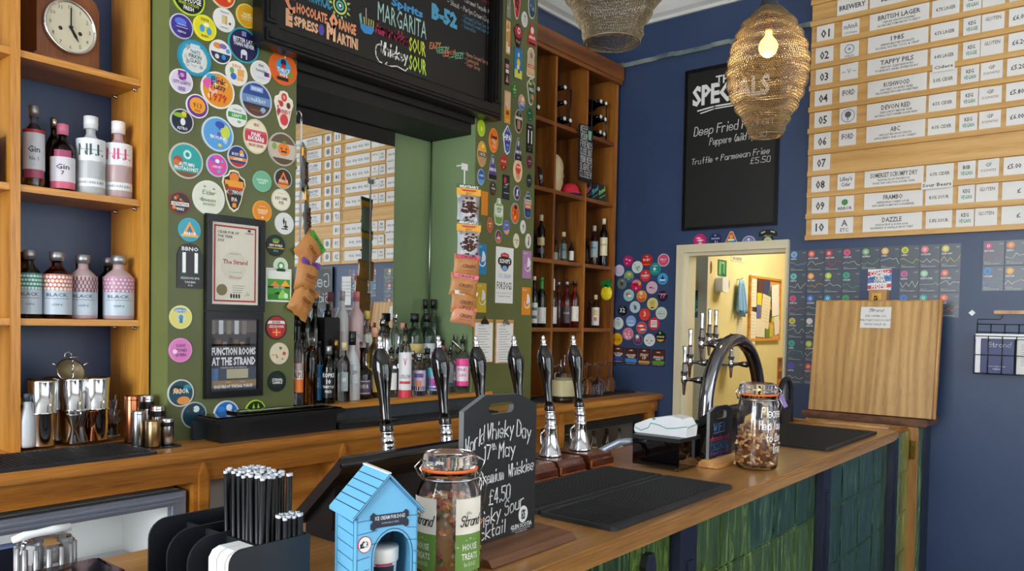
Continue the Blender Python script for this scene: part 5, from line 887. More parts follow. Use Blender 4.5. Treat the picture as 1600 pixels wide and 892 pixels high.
# ---------------- passage behind the doorway: everything hangs on the cream wall Y = 2.5
def pw(o, X, Z, label, cat, y=2.4998): tag(o, label, cat); o.location = (X, y, Z); return o
x0, z0, x1, z1 = 6.0585, 1.3855, 6.7309, 1.913
t = thing('cork_board', 'cork notice board layered with papers in the passage', 'notice board', (x0, 2.4995, z0)); w, h = x1 - x0, z1 - z0
MB().box(.02, -.012, .02, w - .02, 0, h - .02, 'light_block').build('cork', t)
for a, b, c, d in ((0, 0, w, .02), (0, h - .02, w, h), (0, .02, .02, h - .02), (w - .02, .02, w, h - .02)): MB().box(a, -.02, b, c, 0, d, 'ledge_oak').build('frame_rail', t)
for fx, fz, fw, fh, c_, tl in ((.02, .52, .17, .52, '#e4dcc8', -2), (.0, -.05, .2, .5, '#e4dcc8', 4), (.22, .75, .2, .2, '#50303c', 0), (.42, .72, .2, .24, '#303c6c', 3), (.55, .6, .16, .2, '#30584c', 0), (.36, .2, .26, .52, '#ddd2b0', 8), (.68, .4, .24, .5, '#e8e4dc', -6), (.22, .55, .14, .2, '#d8cc30', 0), (.2, .36, .12, .2, '#4c64a8', 0), (.2, .06, .28, .28, '#dcd4bc', 2), (.5, .05, .14, .16, '#5c7c38', 0), (.64, .06, .12, .2, '#c8b040', 0), (.8, .1, .18, .3, '#e0dcd0', -12), (.72, .3, .2, .1, '#c8c838', 0), (.5, .3, .2, .2, '#40382c', 4), (.1, .4, .1, .14, '#382828', 0)):
    m = MB(); m.X = Matrix.Translation((w * (fx + fw / 2), -.013 - RND.random() * .006, h * (fz + fh / 2))) @ Matrix.Rotation(R(tl), 4, 'Y'); a, b = w * fw / 2, h * fh / 2
    m.box(-a, -.0012, -b, a, 0, b, P(c_))
    if fh > .4 and fx < .5:
        for i in range(8): m.line([(-a * .7, b * .8 - i * b * .2), (a * .6, b * .8 - i * b * .2)], .003, P('#a8a08c'), -.0015)
    m.build('pinned_paper', t)
X, Z = 5.8348, 1.7305; m = MB(); pts = []
N = 14
for j in range(9):
    f = j / 8; wd = .04 + .075 * f; zz = .13 - .26 * f
    pts += [(-wd + 2 * wd * i / N + (.03 * f), -.035 - .018 * math.sin(i * 1.7 + j * .15) * (.4 + f), zz + (.025 * math.sin(i * .6) if j == 8 else 0)) for i in range(N + 1)]
b = m._v(pts); m._f([(b + j * (N + 1) + i, b + j * (N + 1) + i + 1, b + (j + 1) * (N + 1) + i + 1, b + (j + 1) * (N + 1) + i) for j in range(8) for i in range(N)], 'cloth_blue', True)
o = pw(m.build('cloth'), X, Z, 'pale blue cloth hanging on a hook in the passage', 'cloth'); md = o.modifiers.new('s', 'SOLIDIFY'); md.thickness = .004; md.offset = 0
o2 = pw(MB().tube([(0, 0, 0), (0, -.03, .0), (0, -.045, .012)], .004, 'steel', 8).build('coat_hook'), X, Z + .135, 'steel hook carrying the blue cloth', 'hook')
X, Z = 5.4923, 1.8034; pw(MB().box(-.055, -.06, -.05, .055, 0, .06, 'white_plastic', .012).box(-.04, -.062, -.052, .04, -.05, -.04, 'paper').build('soap_dispenser'), X, Z, 'white dispenser box on the cream passage wall', 'dispenser')
X, Z = 5.6274, 1.8196; pw(MB().prism(ell(0, 0, .022, .045, 16), -.02, 0, 'satin_black').build('wall_vent'), X, Z, 'small dark oval fitting beside the white dispenser', 'fitting')
X, Z = 5.3428, 1.9265; pw(MB().prism(ell(0, 0, .018, .045, 16), -.01, 0, 'block_wood').build('door_sign'), X, Z, 'small brown oval sign high on the passage wall', 'sign')
X, Z = 5.5515, 1.9355; pw(MB().box(-.075, -.003, -.06, .075, 0, .06, P('#186848')).flat([(-.06, -.05), (-.02, -.05), (-.02, .05), (-.06, .05)], -.0035, P('#70b078')).flat([(.01, -.04), (.05, -.04), (.05, .05), (.01, .05)], -.0035, P('#58a070')).text('SAFE', 0, .03, .018, P('#e0ecd8'), -.004).build('safety_sign'), X, Z, 'green safety poster on the passage wall', 'sign')
X, Z = 5.8275, 2.0228; m = MB().box(-.12, -.002, -.02, .12, 0, .02, P('#d8d0b4')); m.text('NO ENTRY', 0, -.01, .024, P('#50484c'), -.0023, bold=1); pw(m.build('paper_sign'), X, Z, 'narrow paper strip sign at the top of the passage wall', 'sign')
X, Z = 5.9133, 1.4771; m = MB().box(-.06, -.002, -.16, .06, 0, .16, P('#ddd4bc'))
for i in range(14): m.line([(-.045, .14 - i * .02), (.03 + (i % 3) * .006, .14 - i * .02)], .003, P('#a8a090'), -.0023)
pw(m.build('price_list'), X, Z, 'long typed list taped left of the cork board', 'list')
X, Z = 5.6524, 1.2469; m = MB().prism([(-.06, -.03), (.04, -.03), (.06, .02), (.05, .12), (-.05, .13), (-.07, .04)], -.09, -.002, P('#c8c4a8')).prism([(-.05, -.045), (.05, -.04), (.05, -.02), (-.05, -.02)], -.1, 0, P('#3878b8')); pw(m.build('paper_towel_box'), X, Z, 'pale dispenser with a blue towel end, low on the passage wall', 'dispenser')
X, Z = 6.8754, 1.0577; m = MB()
for i in range(4):
    for j in range(5): m.box(-.13 + i * .065, -.02, -.12 + j * .06, -.075 + i * .065, 0, -.07 + j * .06, 'oak_apron' if (i + j) % 2 else 'block_wood')
m.box(-.14, -.008, -.13, .13, 0, .18, 'oak_apron'); pw(m.build('key_cabinet'), X, Z, 'small wooden rack behind the door frame at waist height', 'rack')
def gp(Y, Z, w, h, mb, name, label, cat): o = tag(mb.build(name), label, cat); o.location = (5.3095, Y, Z); o.rotation_euler = (0, 0, RW)
Y_, Z_ = 2.5725, 1.6602; m = MB().box(-.08, -.003, -.10, .08, 0, .10, P('#1c6c60')).box(-.075, -.004, .05, -.005, -.003, .095, P('#181c1c')).flat([(-.06, -.02), (.02, -.02), (.0, .03), (-.05, .02)], -.0035, P('#4c9c80')).text('WASH', .0, -.06, .03, P('#c8e0d4'), -.0035, bold=1); gp(Y_, Z_, 0, 0, m, 'wash_poster', 'green and black hygiene poster on the shaded recess wall', 'poster')
Y_, Z_ = 2.6386, 1.8391; m = MB().box(-.05, -.10, -.03, .03, 0, 0, 'white_plastic').box(-.05, -.12, -.07, .03, -.005, -.04, 'white_plastic').box(-.05, -.09, -.11, .03, -.005, -.08, 'white_plastic'); gp(Y_, Z_, 0, 0, m, 'cup_dispenser', 'stack of white trays on the shaded recess wall', 'tray')
# ================================================================ BOTTLES
BP = {  # profiles: (radius fraction, height fraction); neck ends where the cap starts
 'spirit': [(0, 0), (.94, 0), (1, .02), (1, .60), (.94, .66), (.7, .72), (.42, .77), (.36, .80), (.36, .92)],
 'round': [(0, 0), (.92, 0), (1, .03), (1, .56), (.93, .64), (.72, .70), (.42, .74), (.33, .78), (.33, .90)],
 'wine': [(0, 0), (.94, 0), (1, .02), (1, .58), (.92, .66), (.62, .73), (.40, .78), (.36, .82), (.36, .98)],
 'squat': [(0, 0), (.96, 0), (1, .03), (1, .42), (.92, .48), (.5, .54), (.26, .60), (.24, .70), (.24, .9)],
 'decanter': [(0, 0), (.94, 0), (1, .03), (.98, .62), (.86, .70), (.5, .75), (.4, .78), (.45, .82)],
 'tall': [(0, 0), (.94, 0), (1, .02), (1, .66), (.9, .72), (.5, .78), (.4, .82), (.4, .94)],
 'flask': [(0, 0), (.96, 0), (1, .02), (.99, .50), (.8, .62), (.5, .70), (.38, .74), (.36, .86)],
 'block': [(0, 0), (1, 0), (1.05, .04), (1.05, .68), (.95, .72), (.5, .74), (.42, .76), (.42, .90)]}
PLACED = []
def fit(x, y, r, zb):
    bays = {round(S2, 3): (3.043, ((.952, 1.339),)), round(S3, 3): (3.043, ((.952, 1.339), (.227, .926))), round(ZL, 3): (2.828, ((1.905, 2.971),)), round(ZU, 3): (2.957, ((1.905, 2.971),))}
    ym, xr = bays.get(round(zb, 3), (3.043, ((3.502, 3.838), (3.862, 4.175), (4.199, 4.518))))
    xa, xb = min(xr, key=lambda q: abs((q[0] + q[1]) / 2 - x))
    for _ in range(200):
        if y + r > ym: x, y = x * (ym - r) / y, ym - r
        x = min(max(x, xa + r + .001), xb - r - .001)
        hit = [q for q in PLACED if abs(q[3] - zb) < .1 and math.hypot(q[0] - x, q[1] - y) < q[2] + r + .0012]
        if not hit: break
        if y + r < ym - .001 and _ < 120: x, y = x * 1.002, y * 1.002
        else: r *= .985
    PLACED.append((x, y, r, zb)); return x, y, r
def bottle(x, y, zt, r, zb, style, gl, cap, label, group=None, lab=(), cat='bottle', pourer=False, liq=None, capr=1.25, n=18, cl=None, nm='spirit_bottle'):
    x, y, r = fit(x, y, r * .97, zb); h = zt - zb; t = thing(nm, label, cat, (x, y, zb), 0, group); pr = [(a * r, b * h) for a, b in BP[style]]
    m = MB(); m.lathe(pr, gl, n); m.build('glass', t); nr, nz = pr[-1]
    if pourer:
        MB().lathe([(nr * 1.1, nz - .002), (nr * 1.15, nz + .012), (nr * .5, nz + .016)], 'satin_black', 12).tube([(0, 0, nz + .012), (-.004, -.006, nz + .04), (-.014, -.02, h + .008)], [.0045, .004, .003], 'steel', 8).build('pourer', t)
    elif cap: MB().lathe([(nr * capr, nz - (h * .06 if capr > 1.1 else 0)), (nr * capr * 1.02, h * .995), (nr * capr * .9, h)], cap, 14).lathe([(nr * capr * 1.05, nz - .0005), (nr * capr * 1.05, nz + .003)], cap, 14, cap=False).build('cap', t)
    if liq: MB().lathe([(0, .004), (r * .9, .004), (r * .93, h * .02), (r * .93, liq[1] * h), (0, liq[1] * h)], liq[0], n, cap=False).build('liquid', t)
    a0 = math.atan2(-y, -x)
    for L in lab:
        z0, z1, c, arc = L[:4]; rr = r * 1.012 * (L[5] if len(L) > 5 else 1); m = MB(); A = R(arc)
        m.lathe([(rr, z0 * h), (rr, z1 * h)], P(c) if c[0] == '#' else c, 12, cap=False, a0=a0 - A, a1=a0 + A)
        for q in (L[4] if len(L) > 4 else ()):
            s, fz, fh, col, w = q; k = rr * 1.006; zc = (z0 + (z1 - z0) * fz) * h; hh = (z1 - z0) * fh * h
            if s == '#': m.lathe([(k, zc - hh / 2), (k, zc + hh / 2)], P(col), 8, cap=False, a0=a0 - A * w, a1=a0 + A * w); continue
            m.text(s, 0, zc - hh / 2, hh, P(col), w=2 * A * rr * w, bold=1, fn=lambda u, v: (k * 1.004 * math.cos(a0 + u / k), k * 1.004 * math.sin(a0 + u / k), v))
        m.build('bottle_label', t)
    return t
S1, S2, S3 = 2.334, 1.911, 1.484; ZL, ZU = 1.14, 1.26
bottle(1.0185, 2.875, 2.1825, 0.0327, S2, 'spirit', 'clear_glass', 'silver_foil', 'clear gin bottle with grey label and red liquid line, leftmost on the upper oak shelf', lab=((.22, .66, '#c9cbd2', 80, (('Gin', .55, .16, '#30343c', .4), ('No 1', .3, .1, '#60646c', .3))), (.66, .70, '#b02838', 80), (.12, .22, '#a04060', 60)), liq=('orange_glass', .2))
bottle(1.1107, 2.96, 2.1749, 0.0265, S2, 'spirit', 'dark_glass', 'steel', 'dark gin bottle behind the pink capped one on the oak shelf')
bottle(1.1068, 2.875, 2.14, 0.04, S2, 'round', 'purple_glass', P('#d0708c'), 'dark pink gin bottle with rose pink cap and slanted white label', lab=((.14, .50, '#d8d4dc', 75, (('Gin', .6, .2, '#3c3440', .4), ('7', .35, .16, '#3c3440', .1))), (.04, .14, '#d05c78', 70), (.50, .6, '#a84068', 40)), capr=1.4)
NL = lambda c, c2: ((.42, .70, '#e4e6e8', 85, (('NLL', .5, .5, c, .62), ('#', .5, .06, c2, .6))), (.10, .20, '#e0e2e4', 85, (('LONDON DRY', .5, .3, '#7c8088', .7),)))
bottle(1.1955, 2.87, 2.1839, 0.0466, S2, 'round', 'frost_glass', 'white_plastic', 'frosted clear gin bottle with white cap and grey lettering', lab=NL('#3c4c50', '#9cc0b8'), capr=1.5)
bottle(1.2889, 2.87, 2.1858, 0.0467, S2, 'round', 'pink_frost', P('#ece4e4'), 'frosted pink tinted gin bottle with white cap and pink lettering', lab=NL('#c84878', '#e8a8b8'), capr=1.5)
def slo(x, y, zt, r, c1, c2, mt, label, pat):
    t = bottle(x, y, zt, r, S3, 'spirit', mt, 'silver_foil', label, 'patterned gin bottles on the middle oak shelf' if 0 else None, lab=((.06, .62, '#b8c4d0', 100, (('BLACK', .52, .085, '#50586a', .42), ('#', .66, .012, '#50586a', .5), ('#', .42, .012, '#50586a', .5), ('GIN', .26, .05, '#606c7c', .2))), (.42, .66, c1, 100, (), 1.006)), capr=1.35)
    h = zt - S3; a0 = math.atan2(-y, -x); m = MB(); k = r * 1.03
    for i in range(9):
        for j in range(4):
            a = a0 + (i - 4) * .26 + (j % 2) * .13; z = h * (.44 + j * .058); s = .005
            fn = lambda u, v: (k * math.cos(a + u / k), k * math.sin(a + u / k), z + v)
            pg = {'dot': ell(0, 0, s, s, 6), 'hex': ell(0, 0, s * 1.15, s * 1.15, 6), 'bar': [(-.002, -.006), (.002, -.006), (.002, .008), (-.002, .008)], 'star': [(0, -s), (s * .3, -s * .3), (s, 0), (s * .3, s * .3), (0, s), (-s * .3, s * .3), (-s, 0), (-s * .3, -s * .3)]}[pat]
            b = m._v([fn(u, v) for u, v in pg]); m._f([tuple(range(b, b + len(pg)))], P(c2))
    o = m.build('pattern_print', t); o['kind'] = 'stuff'
slo(1, 2.86, 1.7075, 0.0368, '#3c7c74', '#b8e0d4', 'ice_glass', 'gin bottle with green dotted shoulder, leftmost on the middle oak shelf', 'dot')
slo(1.0835, 2.86, 1.708, 0.0463, '#c8705c', '#f0dcd4', 'rose_glass', 'gin bottle with copper hexagon pattern on the middle oak shelf', 'hex')
slo(1.1671, 2.86, 1.706, 0.0463, '#d0b0b4', '#5c4048', 'pink_frost', 'gin bottle with dark vertical bars on a pale pink shoulder', 'bar')
slo(1.2905, 2.86, 1.7111, 0.0525, '#b888a0', '#f0e0ec', 'pink_frost', 'gin bottle with white star pattern, rightmost on the middle oak shelf', 'star')
bottle(1.1888, 2.95, 1.709, 0.0249, S3, 'spirit', 'purple_glass', 'silver_foil', 'gin bottle with red neck half hidden behind the barred one')
bottle(1.29, 2.95, 1.7076, 0.0396, S3, 'spirit', 'purple_glass', 'silver_foil', 'lilac gin bottle behind the star patterned one')
# things in the left bay, mostly outside the frame
o = tag(MB().box(0, 0, 0, .12, .12, .155, P('#d4d8e8')).box(.10, -.001, 0, .1215, .121, .155, P('#3c2c60')).build('gift_box'), 'white and purple gift box at the left edge on the upper shelf', 'box'); o.location = (.78, 2.83, S2)
bottle(.895, 2.86, S3 + .22, .032, S3, 'spirit', 'amber_glass', 'satin_black', 'amber bottle at the far left edge of the middle shelf', lab=((.1, .5, '#2c3440', 60),))
# mantel clock
t = thing('mantel_clock', 'square wooden mantel clock with round cream dial on the top oak shelf', 'clock', (1.12, 2.93, S1), R(7))
MB().box(-.125, -.075, 0, .125, .075, .02, 'clock_wood', .006).build('base', t)
MB().prism([(-.105, .02), (.105, .02), (.105, .22), (.09, .25), (.05, .27), (-.05, .27), (-.09, .25), (-.105, .22)], -.055, .06, 'clock_wood').build('case', t)
m = MB(); m.X = Matrix.Translation((0, -.055, .135)) @ Matrix.Rotation(R(90), 4, 'X'); m.lathe([(.083, 0), (.09, .004), (.09, .012), (.084, .017), (.080, .012), (.079, .008)], 'chrome', 36, cap=False); m.build('bezel', t)
m = MB(); m.prism(ell(0, .135, .082, .082, 36), -.063, -.055, P('#d8cfb4')); y = -.0634
for i in range(12):
    a = R(90 - 30 * (i + 1)); m.text(str(i + 1), .066 * math.cos(a), .135 + .066 * math.sin(a) - .006, .013, P('#2c2c28'), y)
for sx in (-1, 1): m.flat(ell(sx * .033, .123, .007, .007, 12), y, P('#2a2218'))
m.build('dial', t)
MB().prism([(-.0022, .125), (.0022, .125), (.0018, .20), (-.0018, .20)], -.069, -.067, 'satin_black').prism(ell(0, .135, .006, .006, 12), -.070, -.064, 'satin_black').build('minute_hand', t)
m = MB(); m.X = Matrix.Translation((0, 0, .135)) @ Matrix.Rotation(R(148), 4, 'Y') @ Matrix.Translation((0, 0, -.135)); m.prism([(-.003, .13), (.003, .13), (.005, .165), (0, .185), (-.005, .165)], -.0665, -.0645, 'satin_black'); m.build('hour_hand', t)

# ---------------- cocktail gear on the back counter
def tin(x, y, zb, r, h, mt, label, name='shaker_tin', cat='cocktail shaker', prof=None, group=None):
    t = thing(name, label, cat, (x, y, zb), 0, group)
    MB().lathe(prof(r, h) if prof else [(r * .8, 0), (r * .82, .004), (r * .98, h * .96), (r * 1.02, h * .965), (r * 1.02, h), (r * .97, h), (r * .8, .006)], mt, 28, cap=False).lathe([(0, .003), (r * .8, .003)], mt, 28, cap=False).build('body', t); return t
CM = CT + .0115
X, Y = 0.9757, 2.812; t = thing('syrup_bottle', 'white paper wrapped bottle with dark cap beside the shakers', 'bottle', (X, Y, CM)); MB().lathe([(0, 0), (.022, 0), (.024, .01), (.024, .085), (.018, .11), (.012, .13), (.012, .15)], P('#c4c8cc'), 20).build('body', t); MB().lathe([(.0135, .148), (.0135, .172), (.012, .174)], P('#3c4650'), 16).build('cap', t)
two = lambda r, h: [(r * .86, 0), (r * .88, .003), (r * .97, h * .48), (r * 1.0, h * .485), (r * 1.0, h * .51), (r * .93, h * .52), (r * 1.0, h * .97), (r * 1.0, h), (r * .95, h), (r * .85, h * .6)]
X, Y = 1.0361, 2.7897; tin(X - .012, Y + .03, CM, .043, .215, 'chrome', 'tall stacked steel shaker tins, nearest the white wrapped bottle', prof=two)
X, Y = 1.0832, 2.8003; tin(X + .02, Y + .115, CM, .040, .215, 'steel', 'steel shaker tins behind the first stack', prof=two)
X, Y = 1.1263, 2.7971; tin(X + .003, Y + .05, CM, .041, .215, 'chrome', 'middle stack of steel shaker tins holding the twisted spoon', prof=two)
X, Y = 1.1793, 2.7852; tin(X + .022, Y + .05, CM, .043, .215, 'chrome', 'right hand stack of steel shaker tins', prof=two)
jig = lambda r, h: [(r * .8, 0), (r * .82, .002), (r * .3, h * .46), (r * .34, h * .5), (r, h * .98), (r, h), (r * .92, h), (r * .3, h * .55)]
X, Y = 1.1119, 2.7916; tin(X, Y + .005, CM, .024, .098, 'chrome', 'small silver jigger in front of the shakers', 'jigger', 'jigger', jig)
X, Y = 1.1424, 2.7814; tin(X, Y + .03, CM, .027, .11, 'steel', 'larger silver jigger behind the small one', 'jigger', 'jigger', jig)
X, Y = 1.1793, 2.8052; tin(X, Y + .005, CM, .021, .103, 'copper', 'copper jigger in front of the shakers', 'jigger', 'jigger', jig)
X, Y = 1.1263, 2.7971; X0, Y0 = X, Y + .05; m = MB(); pts = [(X0 + .003 + .0022 * math.cos(i * 1.3), Y0 + .0022 * math.sin(i * 1.3), CM + .03 + i * .0058) for i in range(44)]; m.tube(pts, .0024, 'steel', 6); m.lathe([(0, 0), (.017, .0), (.017, .003), (0, .004)], 'steel', 16)
for i in range(len(m.v) - 64, len(m.v)): m.v[i] = (m.v[i][0] + X0 + .003, m.v[i][1] + Y0, m.v[i][2] + CM + .285)
tag(m.build('bar_spoon'), 'twisted steel bar spoon standing in the middle shaker tin', 'bar spoon')
t = thing('cocktail_strainer', 'round steel mesh strainer resting on top of the middle shaker tins', 'strainer', (X0 - .005, Y0 + .0, CM + .217)); m = MB(); m.X = Matrix.Translation((0, 0, .022)) @ Matrix.Rotation(R(62), 4, 'X'); m.lathe([(.043, 0), (.046, .002), (.043, .004)], 'steel', 24, cap=False); m.lathe([(.043, .002), (.034, -.012), (.02, -.02), (0, -.023)], 'wire', 20, cap=False); m.build('mesh_bowl', t); MB().tube([(-.012, .018, .062), (-.01, .02, .08), (0, .02, .086), (.01, .02, .08), (.012, .018, .062)], .002, 'steel', 6).build('handle_loop', t); MB().tube([(-.043, .0, .04), (-.056, 0, .05)], .003, 'steel', 6).build('ear', t); MB().tube([(.043, .0, .04), (.056, 0, .05)], .003, 'steel', 6).build('ear', t)
X, Y = 1.0022, 2.9559; X += .01; t = thing('utensil_pot', 'dark pot of bar tools with yellow collar behind the white bottle', 'utensil pot', (X + .04, Y + .11, CM)); MB().lathe([(.03, 0), (.033, .15), (.03, .15)], 'satin_black', 20, cap=False).lathe([(.0335, .115), (.0338, .14)], P('#c8c020'), 20, cap=False).build('pot', t)
for i, (dx, dy, hh, rr) in enumerate(((-.012, 0, .22, .004), (.008, .01, .235, .003), (.018, -.01, .19, .008))): tag(MB().tube([(X + .04 + dx * .4, Y + .11, CM + .02), (X + .04 + dx, Y + .11 + dy, CM + hh)], rr, 'satin_black' if i != 1 else 'steel', 8).ball((X + .04 + dx, Y + .11 + dy, CM + hh), rr * 1.9, 'satin_black' if i != 1 else 'steel', 8, 6).build('bar_tool'), ('dark muddler leaning left in the utensil pot', 'thin steel stirrer upright in the utensil pot', 'short thick muddler leaning right in the utensil pot')[i], 'bar tool')
X, Y = 1.2539, 2.8084; t = thing('glass_jar_lamp', 'ribbed clear glass bitters jar with stacked rings beside the tins', 'jar', (X, Y + .03, CM)); MB().lathe([(0, 0), (.03, 0), (.03, .008), (.022, .014), (.022, .052), (.029, .06), (.03, .068), (.022, .075), (.021, .08), (.028, .087), (.028, .094), (.018, .1), (.018, .13), (.021, .133)], 'clear_glass', 22).build('glass', t); MB().tube([(.004, 0, .02), (-.016, .0, .155)], .0022, 'copper', 6).tube([(0, .004, .02), (.014, .0, .15)], .0022, 'steel', 6).lathe([(0, .01), (.016, .01), (.016, .05), (0, .05)], 'dark_glass', 14, cap=False).build('spoons', t)
for i, (x, y, mt, r, h, lb_) in enumerate(((1.262, 2.70, 'copper', .025, .165, 'tall copper measure tin at the back left'), (1.247, 2.625, 'steel', .021, .120, 'silver measure tin left of the gold one'), (1.277, 2.583, 'gold_tin', .024, .088, 'short gold measure tin at the front'), (1.330, 2.735, 'steel', .024, .160, 'tall silver measure tin with dark band at the back'), (1.333, 2.665, 'steel', .023, .128, 'silver black banded measure tin in the middle'), (1.333, 2.600, 'steel', .023, .090, 'short silver tin with black band at the right'))):
    t = thing('measure_tin', lb_ + ' beside the green pier', 'tin', (x, y, CT + .0052)); MB().lathe([(0, 0), (r * .96, 0), (r, .003), (r, h - .004), (r * .94, h), (0, h)], mt, 24).build('body', t); MB().lathe([(r * 1.01, h * .9), (r * 1.02, h * .92), (r * 1.01, h * .93)], mt, 24, cap=False).build('ridge', t)
    if i > 2: MB().lathe([(r * 1.015, h * .70), (r * 1.015, h * .86)], 'satin_black', 24, cap=False).build('band', t)
o = tag(MB().prismz([(1.22, 2.553), (1.362, 2.553), (1.362, 2.765), (1.22, 2.765)], CT, CT + .005, 'satin_black').build('tin_tray'), 'thin dark tray under the measure tins', 'tray')
# condiment box
t = thing('condiment_box', 'long black condiment box with clear hinged lid against the pier', 'condiment box', (1.46, 2.50, CT))
MB().prism([(.03, 0), (.53, 0), (.535, .07), (.025, .07)], .02, .122, 'satin_black').build('body', t)
MB().box(0, 0, .07, .56, .136, .088, 'satin_black', .004).build('rim', t)
MB().box(.005, .004, .088, .545, .130, .093, 'grey_glass').box(.11, .03, .093, .50, .122, .101, 'grey_glass').tube([(.11, .035, .105), (.5, .035, .105)], .002, 'steel', 6).build('lid', t)
o = tag(MB().prismz([(0, .02), (.30, 0), (.30, .10), (.02, .12)], 0, .022, 'satin_black').box(.02, .03, .022, .28, .09, .026, 'rubber').build('drip_tray'), 'flat black drip tray left of the ribbed mat below the spirits', 'tray'); o.location = (2.0, 2.49, CT)

# ---------------- spirits in the alcove
ZL, ZU = 1.14, 1.26
G_ = None
bottle(1.942, 2.71, 1.4938, 0.0249, ZL, 'wine', 'clear_glass', 'satin_black', 'clear slim bottle with orange and black label at the left end of the ledge', lab=((.16, .5, '#d8742c', 70, (('#', .6, .3, '#e8e8e8', 1), ('TRIPLE', .6, .22, '#202020', .9), ('#', .85, .25, '#8c949c', .9))), (.76, .97, 'satin_black', 180, (), .42)))
bottle(2.024, 2.73, 1.441, 0.0255, ZL, 'decanter', 'amber_glass', 'clear_glass', 'amber whisky decanter with clear glass stopper', capr=1.2, lab=())
bottle(2.0864, 2.76, 1.4047, 0.0192, ZL, 'wine', 'dark_glass', 'satin_black', 'slim bottle with a bright blue vertical label', lab=((.04, .62, '#2c84c8', 65, (('GIN', .5, .3, '#a8d0e8', .4),)),))
bottle(2.0987, 2.71, 1.3843, 0.0286, ZL, 'spirit', 'black_glass', 'silver_foil', 'black port bottle with white stencilled letters and 10', lab=((.1, .56, '#101010', 60, (('KOPKE', .86, .15, '#e8e8e8', .95), ('10', .62, .16, '#e8e8e8', .3), ('TAWNY PORT', .42, .1, '#d8d8d8', .9), ('PORTO', .24, .1, '#e0e0e0', .5))),))
bottle(2.1967, 2.73, 1.3993, 0.028, ZL, 'spirit', 'clear_glass', P('#c8b88c'), 'clear bottle with cream cork and faint label', lab=((.18, .5, '#98a4a4', 40, (('DRY', .6, .2, '#e8ecec', .5),)),))
bottle(2.2585, 2.75, 1.4466, 0.037, ZL, 'flask', 'frost_glass', 'satin_black', 'pale grey frosted stone shaped bottle behind the squat purple one', lab=((.25, .52, '#b4bcbc', 60, (('No 209', .6, .2, '#50585c', .6),)),))
bottle(2.2841, 2.71, 1.3992, 0.0498, ZL, 'squat', 'purple_glass', 'clear_glass', 'squat dark purple liqueur bottle with violet label', lab=((.08, .34, '#3c3468', 50, (('LIQUEUR', .55, .25, '#d8c890', .7), ('#', .9, .06, '#c8b060', .9), ('#', .1, .06, '#c8b060', .9))),))
bottle(2.3969, 2.76, 1.4644, 0.0353, ZL, 'spirit', 'yellow_glass', P('#c8906c'), 'bottle with yellow lower half beside the first pump handle', lab=((.08, .42, '#d0b038', 80),))
bottle(2.4966, 2.76, 1.3659, 0.0331, ZL, 'spirit', 'clear_glass', None, 'clear bottle with steel pourer just right of the first pump handle', pourer=True, lab=((.15, .5, '#dcdcd8', 60),))
bottle(2.5414, 2.71, 1.4783, 0.0316, ZL, 'spirit', 'clear_glass', None, 'bottle with white and red label and dark pourer', pourer=True, lab=((.1, .62, '#dcdcde', 75, (('V', .75, .2, '#c83c48', .2), ('LUDLOW', .36, .1, '#40444c', .7), ('#', .2, .07, '#c83c38', .7))), (.0, .1, '#c83848', 80)))
bottle(2.6412, 2.72, 1.3437, 0.0338, ZL, 'flask', 'clear_glass', 'dark_chrome', 'bottle with purple and orange artwork label', lab=((.12, .60, '#b8b0d0', 80, (('#', .75, .2, '#5c4878', .5), ('#', .35, .3, '#d88048', .3), ('#', .12, .2, '#28242c', .95))),))
bottle(2.7398, 2.71, 1.3485, 0.0392, ZL, 'flask', 'clear_glass', P('#c03c68'), 'bottle with cyan and magenta label on the ledge', lab=((.10, .62, '#58c0d8', 80, (('#', .3, .5, '#8c3098', .8), ('Vim', .55, .3, '#e83880', .55), ('#', .18, .05, '#e8e8f0', .7))),))
bottle(2.7165, 2.74, 1.3634, 0.0313, ZL, 'spirit', 'clear_glass', 'satin_black', 'clear bottle behind the cyan and purple labelled pair')
bottle(2.8753, 2.74, 1.3514, 0.0323, ZL, 'spirit', 'clear_glass', None, 'clear bottle hidden behind the second pump handle', pourer=True)
bottle(3.064, 2.71, 1.4163, 0.035, ZL, 'spirit', 'clear_glass', None, 'bottle with hot pink label at the right end of the ledge', pourer=True, lab=((.12, .62, '#e0408c', 80, (('#', .45, .55, '#e8e0e8', .8), ('PINK', .6, .1, '#c83878', .5), ('GIN', .4, .1, '#c83878', .4))),))
bottle(2.9079, 2.71, 1.4104, 0.0308, ZL, 'spirit', 'clear_glass', None, 'bottle with plain white label and blue base band', pourer=True, lab=((.12, .58, '#dfe3e8', 80, (('GIN', .5, .12, '#8c949c', .4), ('#', .08, .12, '#3ca0d0', 1))),))
bottle(2.5779, 2.8, 1.3633, 0.0308, ZL, 'spirit', 'clear_glass', None, 'clear bottle second row, between the red label and first pump', pourer=True)
bottle(2.6709, 2.8, 1.3525, 0.0314, ZL, 'spirit', 'clear_glass', 'dark_chrome', 'clear bottle second row behind the purple artwork label')
bottle(2.8856, 2.8, 1.3752, 0.0327, ZL, 'spirit', 'clear_glass', P('#a83860'), 'clear bottle second row with a magenta cap')
bottle(3.0008, 2.8, 1.3572, 0.0335, ZL, 'spirit', 'grey_glass', P('#c8b890'), 'grey glass bottle second row behind the second pump handle')
bottle(2.0364, 2.8, 1.4394, 0.0246, ZL, 'wine', 'dark_glass', 'satin_black', 'dark bottle second row behind the orange labelled bottle')
bottle(2.2065, 2.8, 1.4056, 0.0284, ZL, 'spirit', 'dark_glass', 'brass', 'brown bottle second row behind the black port bottle')
bottle(2.3924, 2.8, 1.4991, 0.0296, ZL, 'spirit', 'clear_glass', P('#d8b878'), 'clear bottle second row with cork top left of the first pump')
